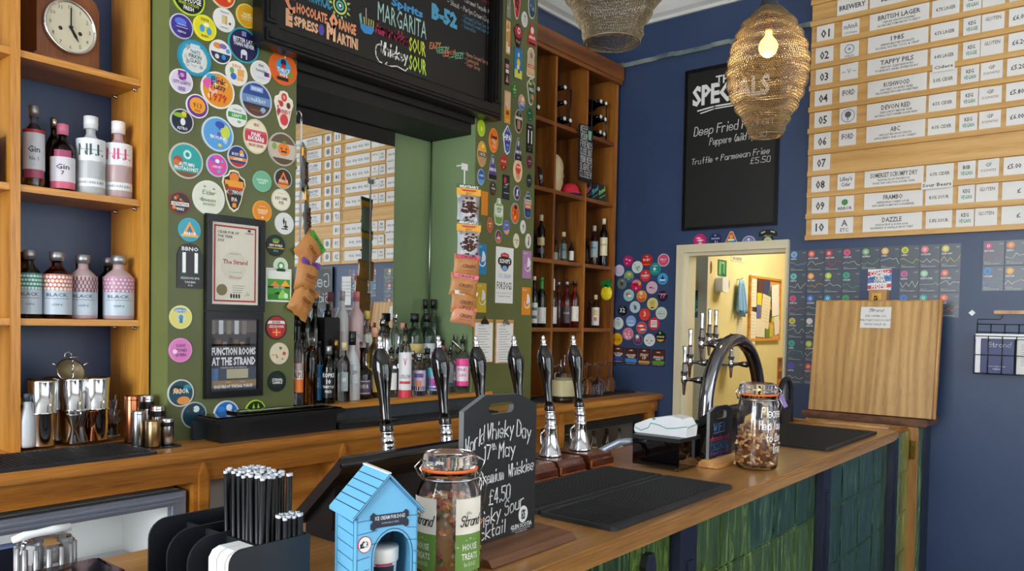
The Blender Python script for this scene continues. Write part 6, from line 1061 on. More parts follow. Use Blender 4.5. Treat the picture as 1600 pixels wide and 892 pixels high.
# back row on the raised step
bottle(2.1029, 2.88, 1.5783, 0.0309, ZU, 'wine', 'dark_glass', 'satin_black', 'dark wine shaped bottle at the left of the raised back row')
bottle(2.1506, 2.88, 1.5714, 0.0284, ZU, 'wine', 'green_glass', 'satin_black', 'dark green bottle beside the hanging crisps in the back row')
X, Z = 2.2137, 1.5072; PLACED.append((X, 2.87, .048, ZU)); t = thing('black_bottle', 'square matt black bottle with embossed round seal', 'bottle', (X, 2.87, ZU)); MB().box(-.042, -.035, 0, .042, .035, Z - ZU, 'matte_black', .008).build('body', t); MB().prism(ell(0, (Z - ZU) * .55, .02, .02, 20), -.037, -.035, 'satin_black').prism(ell(0, (Z - ZU) * .55, .016, .016, 20), -.038, -.037, 'matte_black').build('seal', t); MB().lathe([(.016, Z - ZU), (.016, Z - ZU + .03), (.009, Z - ZU + .032), (.009, Z - ZU + .06)], 'satin_black', 16).build('cap', t)
bottle(2.3028, 2.88, 1.629, 0.0294, ZU, 'tall', 'frost_glass', P('#a8a0a0'), 'tall frosted vodka bottle, left of the frosted pair', capr=1.15, lab=((.25, .5, '#c0b0b0', 30),))
bottle(2.3851, 2.88, 1.6295, 0.0359, ZU, 'tall', 'pink_frost', P('#b86870'), 'tall frosted pinkish vodka bottle, right of the frosted pair', capr=1.15, lab=((.38, .5, '#b0a4a8', 50, (('KETEL', .5, .4, '#807880', .8),)),))
bottle(2.2658, 2.85, 1.5257, 0.0174, ZU, 'spirit', 'rose_glass', P('#b02030'), 'small bottle with red cap in front of the frosted vodka')
bottle(2.4437, 2.87, 1.5413, 0.0302, ZU, 'spirit', 'clear_glass', P('#c8b050'), 'clear bottle with yellow cap and round black emblem', lab=((.15, .6, '#c8ccc4', 70, (('#', .5, .4, '#202020', .3),)),))
bottle(2.54, 2.87, 1.5034, 0.0339, ZU, 'spirit', 'clear_glass', 'dark_chrome', 'clear bottle with dark cap behind the first pump handle')
bottle(2.6179, 2.87, 1.539, 0.0251, ZU, 'round', 'clear_glass', 'clear_glass', 'clear bottle with round glass stopper in the back row')
bottle(2.6697, 2.87, 1.4863, 0.0253, ZU, 'spirit', 'clear_glass', P('#c88c78'), 'clear bottle with copper pink cap in the back row')
bottle(2.7515, 2.87, 1.5355, 0.0467, ZU, 'round', 'ice_glass', 'satin_black', 'wide bottle with black cap and pale yellow label', lab=((.12, .45, '#c8b468', 70, (('#', .3, .4, '#202018', .35),)),), capr=1.5)
bottle(2.8416, 2.87, 1.5373, 0.0426, ZU, 'round', 'ice_glass', 'satin_black', 'bottle with black cap and swirling black and white label', lab=((.08, .45, '#d0d8dc', 75, (('O', .5, .7, '#30383c', .35), ('#', .2, .12, '#30383c', .6))),), capr=1.5)
bottle(2.8756, 2.92, 1.6107, 0.0365, ZU, 'spirit', 'ice_glass', 'satin_black', 'tall bottle with black cap behind the swirl label')
bottle(2.9435, 2.88, 1.6128, 0.0451, ZU, 'spirit', 'ice_glass', 'satin_black', 'tall green tinted bottle with black cap at the right of the back row', lab=((.2, .55, '#9cb0b0', 30),), capr=1.5)
bottle(3.0646, 2.87, 1.4052, 0.0239, ZU, 'spirit', 'dark_glass', 'satin_black', 'small dark capped bottle at the right end of the back row')
o = tag(MB().tube([(0, 0, 0), (.16, -.0, -.11)], .006, 'steel', 8).build('ice_tongs'), 'steel rod lying slanted across the bottle necks by the second pump', 'bar tool'); X, Z = 2.8459, 1.4046; o.location = (X, 2.70, Z)

# ---------------- hanging snacks
def pouch(w, h, dep, mt, nx=12, nz=10, seed=0, crimp=.0):
    m = MB(); r = random.Random(seed); g = []
    for s in (-1, 1):
        for j in range(nz + 1):
            for i in range(nx + 1):
                u, v = i / nx * 2 - 1, j / nz * 2 - 1; d = max(0, (1 - u * u)) ** .5 * max(0, 1 - v * v) ** .6
                wv = .004 * math.sin(u * 9 + seed) * (abs(v) ** 4) + r.uniform(-.003, .003) * (1 if d > .05 else 0)
                g.append((u * w / 2 * (1 - .07 * (1 - v * v)), s * d * dep / 2 + wv * (s if d > .05 else 1), v * h / 2))
    b = m._v(g); n = (nx + 1) * (nz + 1)
    m._f([(b + j * (nx + 1) + i, b + j * (nx + 1) + i + 1, b + (j + 1) * (nx + 1) + i + 1, b + (j + 1) * (nx + 1) + i) for j in range(nz) for i in range(nx)], mt, True)
    m._f([(b + n + j * (nx + 1) + i + 1, b + n + j * (nx + 1) + i, b + n + (j + 1) * (nx + 1) + i, b + n + (j + 1) * (nx + 1) + i + 1) for j in range(nz) for i in range(nx)], mt, True)
    return m
def jerky(X, Y, Z, rz, label):
    t = thing('jerky_packet', label, 'snack packet', (X, Y, Z), rz)
    pouch(.125, .145, .022, 'silver_foil', seed=int(Z * 100)).build('pouch', t, loc=(0, 0, -.03))
    m = MB().box(-.065, -.004, .035, .065, .002, .085, P('#e8a410')).box(-.065, -.0045, .068, .065, .0025, .087, P('#14502c')).text("MEATBAR'S", 0, .070, .012, P('#f4f4f0'), -.005, w=.10, bold=1).flat([(-.045, .062), (.045, .062), (.03, .053), (-.03, .053)], -.0046, P('#b82820')).text('JERKY', 0, .040, .009, P('#4c2c10'), -.0046)
    m.build('header_card', t)
    m = MB(); r = random.Random(int(Z * 50))
    for i in range(60):
        x, z = r.gauss(0, .020), -.032 + r.gauss(0, .024); x = max(-.045, min(.045, x)); z = max(-.085, min(.02, z)); m.ball((x, -.0125, z), (r.uniform(.005, .011), .004, r.uniform(.003, .007)), P(('#4a2014', '#5c2c1a', '#38180e')[i % 3]), 6, 4)
    o = m.build('jerky_pieces', t); o['kind'] = 'stuff'
def crisps(X, Y, Z, rz, tilt, c, c2, label, txt='CRISPS', w=.15, h=.11, seed=1):
    t = thing('crisp_packet', label, 'snack packet', (X, Y, Z), rz); t.rotation_euler = (0, R(tilt), rz)
    pouch(w, h, .045, 'kraft_bag' if c is None else P(c, .35), seed=seed).build('pouch', t)
    MB().text(txt, 0, -.012, .017, P('#7c3018'), -.0265, w=w * .5, bold=1).text('LIGHTLY SALTED', 0, -.026, .006, P('#7c3018'), -.0255).prism([(-w * .42, h * .30), (w * .42, h * .30), (w * .44, h * .47), (-w * .44, h * .47)], -.017, -.012, P(c2)).text('CRISPS', 0, h * .33, .012, P('#3c1420'), -.0175, w=w * .6, bold=1).build('print', t)
SY = 2.60
X, Z = 2.8428, 2.2502; t = thing('clip_strip', 'white plastic clip strip hanging the snacks at the alcove corner', 'clip strip', (X, SY + .03, Z)); MB().box(-.022, -.001, -.01, .022, .001, .022, 'white_plastic').box(-.0035, -.001, -.60, .0035, .001, -.01, 'white_plastic').box(-.005, 0, .012, .005, .05, .018, 'white_plastic').build('strip', t)
X, Z = 2.8424, 2.0794; jerky(X, SY, Z, R(-22), 'upper jerky packet with orange header on the right hanging strip')
X, Z = 2.8467, 1.9055; jerky(X, SY, Z, R(-22), 'lower jerky packet with orange header on the right hanging strip')
X, Z = 2.8408, 1.7708; crisps(X, SY + .004, Z, R(-18), 3, None, '#d84868', 'crisp packet with bright pink top, first below the jerky')
X, Z = 2.8155, 1.6758; crisps(X, SY - .004, Z, R(-25), 6, None, '#e8708c', 'kraft crisp packet with pale pink top, second in the hanging stack', seed=4)
X, Z = 2.8221, 1.5951; crisps(X, SY, Z, R(-16), 4, None, '#e8e0d0', 'kraft crisp packet with white top, third in the hanging stack', seed=7)
X, Z = 2.8191, 1.5295; crisps(X, SY - .002, Z, R(-20), 10, '#d8946c', '#d86858', 'salmon coloured crisp packet at the bottom of the hanging stack', w=.14, h=.09, seed=9)
# left hanging strip, seen edge-on in front of the mirror
X, Z = 1.9279, 2.3172; t = thing('clip_strip', 'clear clip strip hanging from a hook at the left of the alcove', 'clip strip', (X, 2.70, Z)); MB().tube([(-.012, 0, -.005), (-.012, 0, .015), (0, 0, .022), (.012, 0, .012), (.012, 0, -.02)], .003, 'steel', 8).box(.008, -.001, -.55, .016, .001, -.01, 'white_plastic').build('strip', t)
for i, (px, z_, lab_) in enumerate((((1.9552, 2.1157), 0, 'jerky packet seen edge on at the top of the left strip'), ((1.9699, 1.9407), 0, 'jerky packet seen edge on, second on the left strip'))):
    jerky(px[0], 2.70, px[1], R(48), lab_)
for i, (p, tl, c_, lab_) in enumerate((((1.9688, 1.7782), 20, None, 'large kraft crisp packet with green tab on the left strip'), ((1.9576, 1.6726), -12, None, 'kraft crisp packet with purple band on the left strip'), ((1.9401, 1.5724), 6, '#c08448', 'long kraft crisp packet at the foot of the left strip'))):
    crisps(p[0], 2.68, p[1], R(12), tl + 25, c_, ('#50a840', '#7c50a8', '#b07030')[i], lab_, w=.125, h=.14, seed=20 + i)

# ---------------- right cabinet contents
Z1_, Z2_, Z3_, Z4_ = ZS
def rb(p, zb, style, gl, cap, label, **k): return bottle(*p, zb, style, gl, cap, label, n=14, **k)
rb((3.7904, 2.87, 2.1511, 0.027), Z3_, 'spirit', 'dark_glass', P('#c8b898'), 'dark rum bottle with tan label in the left pigeonhole', lab=((.3, .48, '#b8a070', 60), (.12, .24, '#484038', 60)))
rb((3.833, 2.95, 2.0992, 0.0275), Z3_, 'spirit', 'dark_glass', 'satin_black', 'dark bottle half behind the green pier')
rb((4.0264, 2.87, 2.0709, 0.0241), Z3_, 'block', 'ice_glass', P('#d8c8a0'), 'square clear bottle with cork in the middle pigeonhole', lab=((.1, .6, '#98a8a8', 60, (('GIN', .6, .16, '#303c40', .5),)),))
rb((4.049, 2.95, 2.0413, 0.0244), Z3_, 'spirit', 'amber_glass', 'satin_black', 'small amber bottle left of the square one', lab=((.1, .4, '#d8d4c8', 60),))
rb((4.1125, 2.87, 2.0188, 0.0183), Z3_, 'spirit', 'dark_glass', 'satin_black', 'slim bottle with white label in the middle pigeonhole', lab=((.1, .55, '#dcd8d0', 60),))
rb((4.3893, 2.88, 2.1503, 0.0276), Z3_, 'spirit', 'amber_glass', P('#c0b8a8'), 'whisky bottle with grey blue label in the right pigeonhole', lab=((.2, .6, '#98a8b0', 70, (('MALT', .6, .12, '#384048', .6),)),))
rb((4.4736, 2.86, 2.205, 0.0279), Z3_, 'tall', 'dark_glass', P('#e0d8c0'), 'tall whisky bottle with cream label and cream cap', lab=((.22, .6, '#dcd0a8', 70, (('WHISKY', .6, .08, '#584830', .7),)),), capr=1.15)
rb((4.4058, 2.95, 2.0752, 0.0258), Z3_, 'spirit', 'dark_glass', 'satin_black', 'dark bottle at the back of the right pigeonhole')
rb((3.7325, 2.87, 1.7778, 0.0249), Z4_, 'wine', 'dark_glass', P('#d8d8d8'), 'dark wine bottle with patterned label beside the pier', lab=((.08, .48, '#d0d4d4', 70, (('#', .7, .15, '#505860', .7), ('#', .3, .15, '#505860', .7))),))
rb((3.8156, 2.87, 1.7748, 0.033), Z4_, 'wine', 'green_glass', P('#2c8c34'), 'green wine bottle with bright green capsule and white label', lab=((.08, .40, '#e0e0dc', 70), (.72, .98, '#2c8c34', 180, (), .42)), capr=1.2)
rb((3.9484, 2.89, 1.7747, 0.0299), Z4_, 'wine', 'dark_glass', P('#d8d8dc'), 'dark wine bottle with silver capsule and white label', lab=((.08, .42, '#e0e4e8', 70), (.66, .98, '#d8d8dc', 180, (), .48)), capr=1.2)
rb((4.0241, 2.9, 1.7589, 0.0262), Z4_, 'wine', 'rose_glass', 'silver_foil', 'slim rose wine bottle behind the pair of rose bottles', capr=1.2)
rb((4.058, 2.86, 1.7639, 0.0323), Z4_, 'wine', 'rose_glass', 'silver_foil', 'rose wine bottle with dark grey label and silver cap', lab=((.1, .46, '#3c3438', 70, (('ROSE', .6, .12, '#c8b8b8', .5),)),), capr=1.3)
rb((4.1502, 2.86, 1.7687, 0.0307), Z4_, 'wine', 'rose_glass', 'satin_black', 'rose wine bottle with white label and black cap', lab=((.14, .46, '#e8e0d4', 70),), capr=1.3)
rb((4.423, 2.88, 1.6936, 0.0278), Z4_, 'spirit', 'yellow_glass', P('#d8c8a8'), 'small pale bottle with flowered label, alone in the lower right pigeonhole', lab=((.08, .62, '#d8dcd4', 70, (('#', .7, .3, '#d8b840', .4), ('#', .35, .2, '#d06048', .3))),))
rb((4.4609, 2.95, 1.6566, 0.0239), Z4_, 'spirit', 'amber_glass', 'satin_black', 'small amber bottle behind the flowered label')
# black wine bottles lying in the top row, necks outwards
for i, (p, q) in enumerate((((3.9531, 2.9466), 'highest in the middle top pigeonhole'), ((3.9564, 2.8538), 'second down in the middle top pigeonhole'), ((3.9531, 2.7556), 'bottom left of the middle top pigeonhole'), ((4.0147, 2.7568), 'bottom right of the middle top pigeonhole'), ((4.3573, 2.9531), 'upper left in the right top pigeonhole'), ((4.4193, 2.9547), 'upper right in the right top pigeonhole'), ((4.3612, 2.8543), 'middle left in the right top pigeonhole'), ((4.4158, 2.8491), 'middle right in the right top pigeonhole'), ((4.3576, 2.7537), 'lower left in the right top pigeonhole'), ((4.4042, 2.7504), 'lower right in the right top pigeonhole'), ((3.6833, 2.8702), 'upper in the left top pigeonhole'), ((3.6867, 2.7665), 'lower in the left top pigeonhole'))):
    t = thing('lying_bottle', 'black bottle lying with pale cap outwards, ' + q, 'bottle', (p[0], 2.83, p[1])); m = MB(); m.X = Matrix.Rotation(R(-90), 4, 'X'); m.lathe([(.014, .0), (.014, .05), (.02, .07), (.034, .10), (.036, .12), (.036, .20), (0, .20)], 'black_glass', 14); m.build('glass', t); MB().ball((0, 0, 0), (.013, .008, .013), 'white_plastic', 10, 6).build('cap', t)
for i, (x0, x1, q) in enumerate(((3.875, 4.0, 'middle'), (4.26, 4.44, 'right'))):
    t = thing('bottle_rack', 'black wire bottle rack in the %s top pigeonhole' % q, 'rack', ((x0 + x1) / 2 + .02, 2.84, Z1_)); m = MB()
    for a in (-.088, .088):
        for yy in (.01, .17): m.tube([(a, yy, 0), (a, yy, .24)], .005, 'satin_black', 6)
    for z in (0.005, .24): m.tube([(-.088, .01, z), (.088, .01, z)], .004, 'satin_black', 6).tube([(-.088, .17, z), (.088, .17, z)], .004, 'satin_black', 6)
    m.build('wire_frame', t)
# plaster head and cap
X, Z = 3.9549, 2.343; t = thing('plaster_head', 'pale phrenology style head in profile on the pigeonhole shelf', 'bust', (X, 2.90, Z2_), R(0))
prof = [(-.045, 0), (.03, 0), (.034, .02), (.045, .03), (.05, .045), (.044, .055), (.05, .062), (.048, .075), (.043, .08), (.062, .095), (.058, .11), (.046, .13), (.05, .145), (.052, .17), (.045, .20), (.028, .225), (0, .24), (-.035, .235), (-.06, .21), (-.072, .17), (-.068, .12), (-.052, .08), (-.048, .04)]
m = MB(); n = len(prof); L = 9
rows_ = [[(x * (1 - .0 * 0) if abs(k) < 1 else x, 0, 0) for x, z in prof] for k in (0,)]
base = []
for k in range(L):
    v = k / (L - 1) * 2 - 1; s = max(.02, math.sqrt(max(0, 1 - v * v * .995)))
    base.append([(-.01 + (x + .01) * s ** .8, v * .06, .115 + (z - .115) * (s ** .7)) for x, z in prof])
b = m._v([p for g in base for p in g]); m._f([(b + k * n + (i + 1) % n, b + k * n + i, b + (k + 1) * n + i, b + (k + 1) * n + (i + 1) % n) for k in range(L - 1) for i in range(n)], P('#c8b48c'), True); m._f([tuple(range(b, b + n)), tuple(range(b + (L - 1) * n + n - 1, b + (L - 1) * n - 1, -1))], P('#c8b48c'))
o = m.build('head', t)
for k in range(len(o.data.vertices)): o.data.vertices[k].co.z = max(0, o.data.vertices[k].co.z)
m = MB()
for s in (-1,): m.ball((-.012, s * .058, .115), (.012, .008, .022), P('#c0ac84'), 10, 8); m.ball((.036, s * .026, .118), (.008, .01, .005), P('#a8946c'), 8, 6)
m.build('ear_and_eye', t)
X, Z = 4.0852, 2.356; t = thing('baseball_cap', 'red baseball cap with blue brim lying on the pigeonhole shelf', 'cap', (X, 2.875, Z2_), R(-30)); m = MB()
m.lathe([(.062, 0), (.064, .02), (.058, .045), (.04, .065), (.015, .074), (0, .075)], P('#c81c34', .8), 20, cap=False); m.ball((0, 0, .075), .005, P('#c81c34', .8), 8, 6); m.build('crown', t)
MB().prismz([(.0 + .06 * math.cos(a), -.03 - .075 * math.sin(a)) for a in [j * PI / 10 for j in range(11)]], .002, .007, P('#c81c34', .8)).prismz([(.0 + .056 * math.cos(a), -.03 - .07 * math.sin(a)) for a in [j * PI / 10 for j in range(11)]], .0, .002, P('#3c4ca0', .8)).build('brim', t)
# leaning chalk signs
a = (4.1388, 2.5703, 0.3543); t = thing('slogan_sign', 'black sign reading KEEP YOUR FRIENDS CLOSE BUT YOUR BEER SLIGHTLY CLOSER', 'sign', (a[0], 2.80, a[1])); h = a[2]; w = .15
MB().box(-w / 2, -.008, -h / 2, w / 2, 0, h / 2, 'board_black', .01).build('board', t); m = MB()
for i, s in enumerate(('KEEP', 'YOUR', 'FRIENDS', 'CLOSE BUT', 'YOUR BEER', 'SLIGHTLY', 'CLOSER')):
    wd = w * (.5 if i < 2 else .86); m.hand(s, -w * .42, h / 2 - (i + 1) * h / 7.6, h * .105, 'chalk', -.0086, .0035, wd, seed=i)
m.prism([(w * .17, h * .26), (w * .36, h * .26), (w * .4, h * .42), (w * .13, h * .42)], -.0095, -.008, P('#88b898')); m.build('lettering', t)
MB().tube([(0, .0, h / 2), (0, .02, h / 2 + .01)], .002, 'steel', 6).build('hanger', t)
for i, (p, c_, lb_) in enumerate((((4.3052, 2.3472), '#c87090', 'pink'), ((4.3656, 2.3639), '#5cb8c8', 'turquoise'), ((4.4272, 2.3767), '#88d868', 'green'), ((3.7561, 2.3892), '#e0e0e0', 'white'))):
    zb = Z2_; t = tag(MB().prism([(-.035, 0), (.035, 0), (.035, .12), (-.035, .12)], -.004, .004, 'board_black').hand('Strand', -.028, .04, .03, P(c_), -.0045, .004, .056, slope=.7 if i < 3 else .4).line([(-.025, .02), (.028, .05)], .003, P(c_), -.0045).build('price_sign'), 'small black sign with %s chalk writing in the pigeonholes' % lb_, 'sign'); t.location = (p[0], 2.87 - i * .008, zb); t.rotation_euler = (R(-8), 0, R(-14 * i if i < 3 else 20))
# upturned wine glasses
def wineglass(x, y, label, sc=1.0):
    t = thing('wine_glass', label, 'wine glass', (x, y, CT + .0115), 0, 'upturned wine glasses on the back counter')
    MB().lathe([(.030 * sc, 0), (.036 * sc, .03), (.038 * sc, .055), (.030 * sc, .08), (.012 * sc, .097), (.0045, .105), (.004, .17), (.008, .178), (.034 * sc, .184), (.034 * sc, .186), (0, .187)], 'thin_glass', 18, cap=False).build('glass', t)
GP = []
GN = {951: 'front row rightmost', 943: 'front row second from the right', 934: 'front row third from the right', 925: 'front row fourth from the right', 912: 'front row fifth from the right', 880: 'just left of the sixth pump handle', 868: 'nearest the storage jar', 874: 'behind the two by the storage jar', 917: 'back row left', 930: 'back row middle', 946: 'back row right'}
for i, (px, dy) in enumerate(((912, 0), (925, .02), (934, .0), (943, .03), (951, 0), (868, 0), (880, .03), (917, .07), (930, .09), (946, .10), (874, .09))):
    gx = {912: (4.0514, 2.7118), 925: (4.1697, 2.7281), 934: (4.2391, 2.7297), 943: (4.31, 2.7314), 951: (4.3371, 2.7095), 868: (3.7414, 2.7026), 880: (3.8444, 2.7204), 917: (4.1435, 2.7494), 930: (4.2662, 2.7668), 946: (4.4481, 2.8041), 874: (3.8603, 2.7602)}[px]
    x, y = min(gx[0], 4.46), min(gx[1] + dy * .3, 2.776)
    for _ in range(60):
        if any(math.hypot(x - a, y - b) < .0785 for a, b in GP) and y > 2.53: x, y = x * .996 + (.004 * 4.0 if _ % 2 else 0) * 0, y - .012
    if any(math.hypot(x - a, y - b) < .0775 for a, b in GP): continue
    GP.append((x, y)); wineglass(x, y, 'upturned wine glass, ' + GN[px] + ', below the pigeonholes')
# clear jars beyond the fourth pump
for i, (p, lb_) in enumerate((((3.6206, 2.7152), 'clear jar with cream sleeve and dark base beyond the fifth pump'),)):
    t = thing('storage_jar', lb_, 'jar', (p[0], 2.56, CT)); MB().lathe([(0, 0), (.062, 0), (.065, .01), (.065, .15), (.055, .165), (.055, .17)], 'clear_glass', 24).build('glass', t); MB().lathe([(.06, .004), (.06, .035)], P('#181410'), 24).lathe([(.0665, .036), (.0665, .125)], P('#b8ae84'), 24, cap=False).build('sleeve', t)
    MB().tube([(.0, 0, .165), (.005, 0, .26)], .003, 'steel', 6).tube([(-.03, 0, .165), (-.032, 0, .24)], .003, 'steel', 6).ball((.005, 0, .26), .006, 'steel', 8, 6).build('pourers', t)
for i, p in enumerate(((3.7138, 3.046), (3.7782, 3.0475))): t = thing('measure_cup', ('left', 'right')[i] + ' small steel cup on the back counter behind the whisky sign', 'cup', (p[0], min(p[1], 2.62), CT)); MB().lathe([(.022, 0), (.028, .05), (.026, .05), (.02, .004)], 'chrome', 18, cap=False).lathe([(0, .003), (.02, .003)], 'chrome', 18, cap=False).build('body', t)
# ================================================================ ON THE FRONT COUNTER
slatmat('bar_mat', 1.42, 1.075, 2.03, 1.272, FT, 'black ribbed bar mat, inner one of the pair before the pump bases')
slatmat('bar_mat', 1.42, .865, 2.03, 1.07, FT, 'black ribbed bar mat, outer one of the pair near the counter edge')
slatmat('bar_mat', 2.88, .875, 3.53, 1.27, FT, 'black rubber mat on the far end of the counter behind the bone jar')
def pump(x, y, lb_, i):
    t = thing('hand_pump', lb_, 'beer pump', (x, y, 1.105), 0, 'row of beer hand pumps')
    MB().lathe([(.034, 0), (.035, .004), (.032, .008), (.022, .045), (.0165, .075), (.0185, .08), (.0185, .088), (.014, .093), (.016, .1), (.014, .107)], 'chrome', 28).build('bell', t)
    sh = lambda z: .032 * max(0, (z - .1)) / .22 * .95
    prof = [(.0135, .105), (.0165, .108), (.0165, .118), (.0135, .122), (.0135, .130), (.016, .134)]
    def leaned(pr, mt, nm):
        m = MB().lathe(pr, mt, 24); m.v = [(a, b + sh(c), c) for a, b, c in m.v]; return m.build(nm, t)
    leaned(prof, 'chrome', 'collar'); leaned([(.0145, .132), (.0165, .136), (.0165, .14), (.0145, .143), (.0165, .147), (.0125, .152)], 'gloss_black', 'collar_ring')
    leaned([(.0125, .15), (.0115, .165), (.0118, .19), (.0145, .22), (.0195, .25), (.0235, .275), (.0238, .29), (.020, .308), (.013, .322), (.009, .327)], 'gloss_black', 'handle')
    leaned([(.0085, .325), (.0095, .33), (.006, .334), (.0085, .339), (.0085, .342), (.0045, .345), (.006, .351), (.0045, .356), (0, .357)], 'chrome', 'finial')
    MB().tube([(.0, .02, .02), (.0, .034, .035), (0, .036, .06), (0, .02, .075)], .004, 'chrome', 8).build('lever_link', t)
    b = thing('pump_base', 'mahogany base carrying the hand pump that is ' + ('leftmost', 'second', 'third', 'fourth', 'fifth', 'rightmost')[i] + ' of six', 'pump base', (x, y, FT), 0, 'mahogany pump bases')
    pg = [(-.085, 0), (.085, 0), (.085, .026), (.078, .03), (.074, .04), (.066, .045), (-.066, .045), (-.074, .04), (-.078, .03), (-.085, .026)]
    m = MB(); m.X = Matrix.Rotation(R(90), 4, 'Z'); m.prism(pg, -.063, .063, 'mahogany'); m.build('body', b)
    MB().box(-.065, -.087, 0, .065, -.083, .008, 'mahogany_edge').box(-.065, -.087, .0, -.061, -.083, .028, 'mahogany_edge').build('trim_strip', b)
for i, (x, lb_) in enumerate(((1.236, 'black handled chrome hand pump, leftmost of six'), (1.432, 'black handled chrome hand pump, second from the left'), (1.575, 'black handled chrome hand pump, third, behind the whisky sign'), (1.738, 'black handled chrome hand pump, fourth from the left'), (1.878, 'black handled chrome hand pump, fifth, with its chrome bell in view'), (2.035, 'black handled chrome hand pump, rightmost of six'))):
    pump(x, 1.372, lb_, i)
# whisky chalk sign
t = thing('whisky_sign', 'black chalk sign reading World Whisky Day 17th May with cut-out handle', 'sign', (1.17, .978, FT)); w = .110
out = [(-w, .014), (w, .014), (w, .273), (w * .75, .29), (w * .35, .300), (-w * .1, .302), (-w * .5, .297), (-w * .85, .283), (-w, .273)]
# the board is built as a ring of quads round the handle slot
hx0, hx1, hz0, hz1 = -.04, .035, .262, .283
hole = [(hx0 + .008, hz0), (hx1 - .008, hz0), (hx1, hz0 + .006), (hx1, hz1 - .006), (hx1 - .008, hz1), (hx0 + .008, hz1), (hx0, hz1 - .006), (hx0, hz0 + .006)]
m = MB(); outr = [(-w, .014), (w, .014), (w, .262), (w, .273), (.05, .297), (-.05, .300), (-w, .273), (-w, .262)]
for y, fl in ((-.006, 0), (.006, 1)):
    b = m._v([(x, y, z) for x, z in outr] + [(x, y, z) for x, z in hole])
    fs = [(b + i, b + (i + 1) % 8, b + 8 + (i + 1) % 8, b + 8 + i) for i in range(8)]
    m._f([f if not fl else f[::-1] for f in fs], 'board_black')
for lp, rv in ((outr, 0), (hole, 1)):
    b = m._v([(x, -.006, z) for x, z in lp] + [(x, .006, z) for x, z in lp]); fs = [(b + (i + 1) % 8, b + i, b + 8 + i, b + 8 + (i + 1) % 8) for i in range(8)]; m._f([f if not rv else f[::-1] for f in fs], P('#6a6c6c'))
m.build('board', t)
m = MB(); y = -.0065; c = 'chalk'
m.hand('World', -.106, .190, .031, c, y, .0026, .052, slope=.40).hand('Whisky', -.044, .214, .031, c, y, .0026, .078, slope=.02).hand('Day', .046, .214, .032, c, y, .0027, .044, slope=-.30)
m.hand('17', -.052, .178, .026, c, y, .0026, .018).hand('th', -.030, .194, .011, c, y, .002, .012).hand('May', -.008, .176, .03, c, y, .0026, .048)
m.hand('All', -.100, .132, .024, c, y, .0025, .022).hand('Premium', -.064, .130, .023, c, y, .0025, .07, slope=.04).hand('Whiskies', .022, .134, .024, c, y, .0025, .08, slope=.06)
m.hand('£4.50', -.035, .088, .028, c, y, .0026, .062, slope=.05).hand('Whisky Sour', -.085, .044, .028, c, y, .0025, .155, slope=.15).hand('Cocktail', -.092, .022, .024, c, y, .0024, .105, slope=.05)
m.flat(ell(.071, .052, .015, .017, 20), y - .0002, P('#e4e4e4')).hand('GS', .0665, .043, .017, 'board_black', y - .0005, .0024, .009).text('GLEN SCOTIA', .066, .026, .0085, P('#e8e8e8'), y, w=.068, bold=1).text('THE VICTORIAN SINGLE MALT', .066, .0215, .0028, P('#d8d8d8'), y, w=.06).text('FROM CAMPBELTOWN', .066, .017, .0028, P('#d8d8d8'), y, w=.036)
m.build('lettering', t)
m = MB(); m.X = Matrix.Rotation(R(90), 4, 'Z'); m.prism([(-.085, 0), (.05, 0), (.045, .012), (.012, .016), (-.012, .016), (-.075, .012)], -.15, .115, 'block_wood'); m.build('foot', t)
# two tills seen from behind
def till(x0, x1, y0, y1, label):
    t = thing('till_screen', label, 'till', ((x0 + x1) / 2, (y0 + y1) / 2, FT)); m = MB(); m.X = Matrix.Rotation(R(90), 4, 'Z'); yc = (y0 + y1) / 2; w = (x1 - x0) / 2; d = (y1 - y0) / 2
    m.prism([(-d, .168), (-d - .012, .155), (-d + .0, .14), (d * .9, .02), (d + .01, .035)], -w, w, 'satin_black'); m.build('screen_housing', t)
    m = MB(); m.X = Matrix.Rotation(R(90), 4, 'Z'); m.prism([(-d + .03, .168 - .025 * 1), (-d * .4, .02), (-d * .6, 0), (d * .8, 0), (d * .8, .03)], -w * .9, w * .9, 'satin_black'); m.build('stand', t)
    m = MB(); m.X = Matrix.Rotation(R(90), 4, 'Z'); m.prism([(-d + .006, .1725), (-d + .004, .168), (d, .036), (d + .004, .04)], -w + .01, w - .01, 'screen_dark'); m.build('screen', t)
    MB().tube([(-w, -d - .008, .158), (w, -d - .008, .158)], .004, 'satin_black', 8).build('top_edge', t); return t
till(.955, 1.33, 1.20, 1.34, 'black till screen seen from behind at the near end of the pumps')
till(2.42, 2.72, 1.09, 1.30, 'black till screen seen from behind between card reader and wifi sign')
# dog ice cream house
t = thing('dog_house_display', 'blue cardboard dog kennel display with ice cream tub inside', 'display', (.793, .905, FT), R(-17)); w, d, he, hp = .049, .042, .156, .207
kb, kd = '#6cb4dc', '#20344c'
arch_ = [(.008 + .030 * math.cos(a),   .090 + .036 * math.sin(a)) for a in [PI * j / 10 for j in range(11)]]
m = MB()
for y in (-d, -d + .002):
    A = [(w, 0), (w, he), (.0, hp), (-w, he), (-w, 0)]
    fs = [[(w, 0), (w, .09), arch_[0], (arch_[0][0], 0)], [(-w, .09), (-w, 0), (arch_[10][0], 0), arch_[10]], [(w, .09), (w, he), arch_[3], arch_[2], arch_[1], arch_[0]], [(w, he), (0, hp), arch_[6], arch_[5], arch_[4], arch_[3]], [(0, hp), (-w, he), arch_[8], arch_[7], arch_[6]], [(-w, he), (-w, .09), arch_[10], arch_[9], arch_[8]]]
    for f in fs: m.flat(f if y < -d + .001 else f[::-1], y, P(kb))
y = -d - .0004
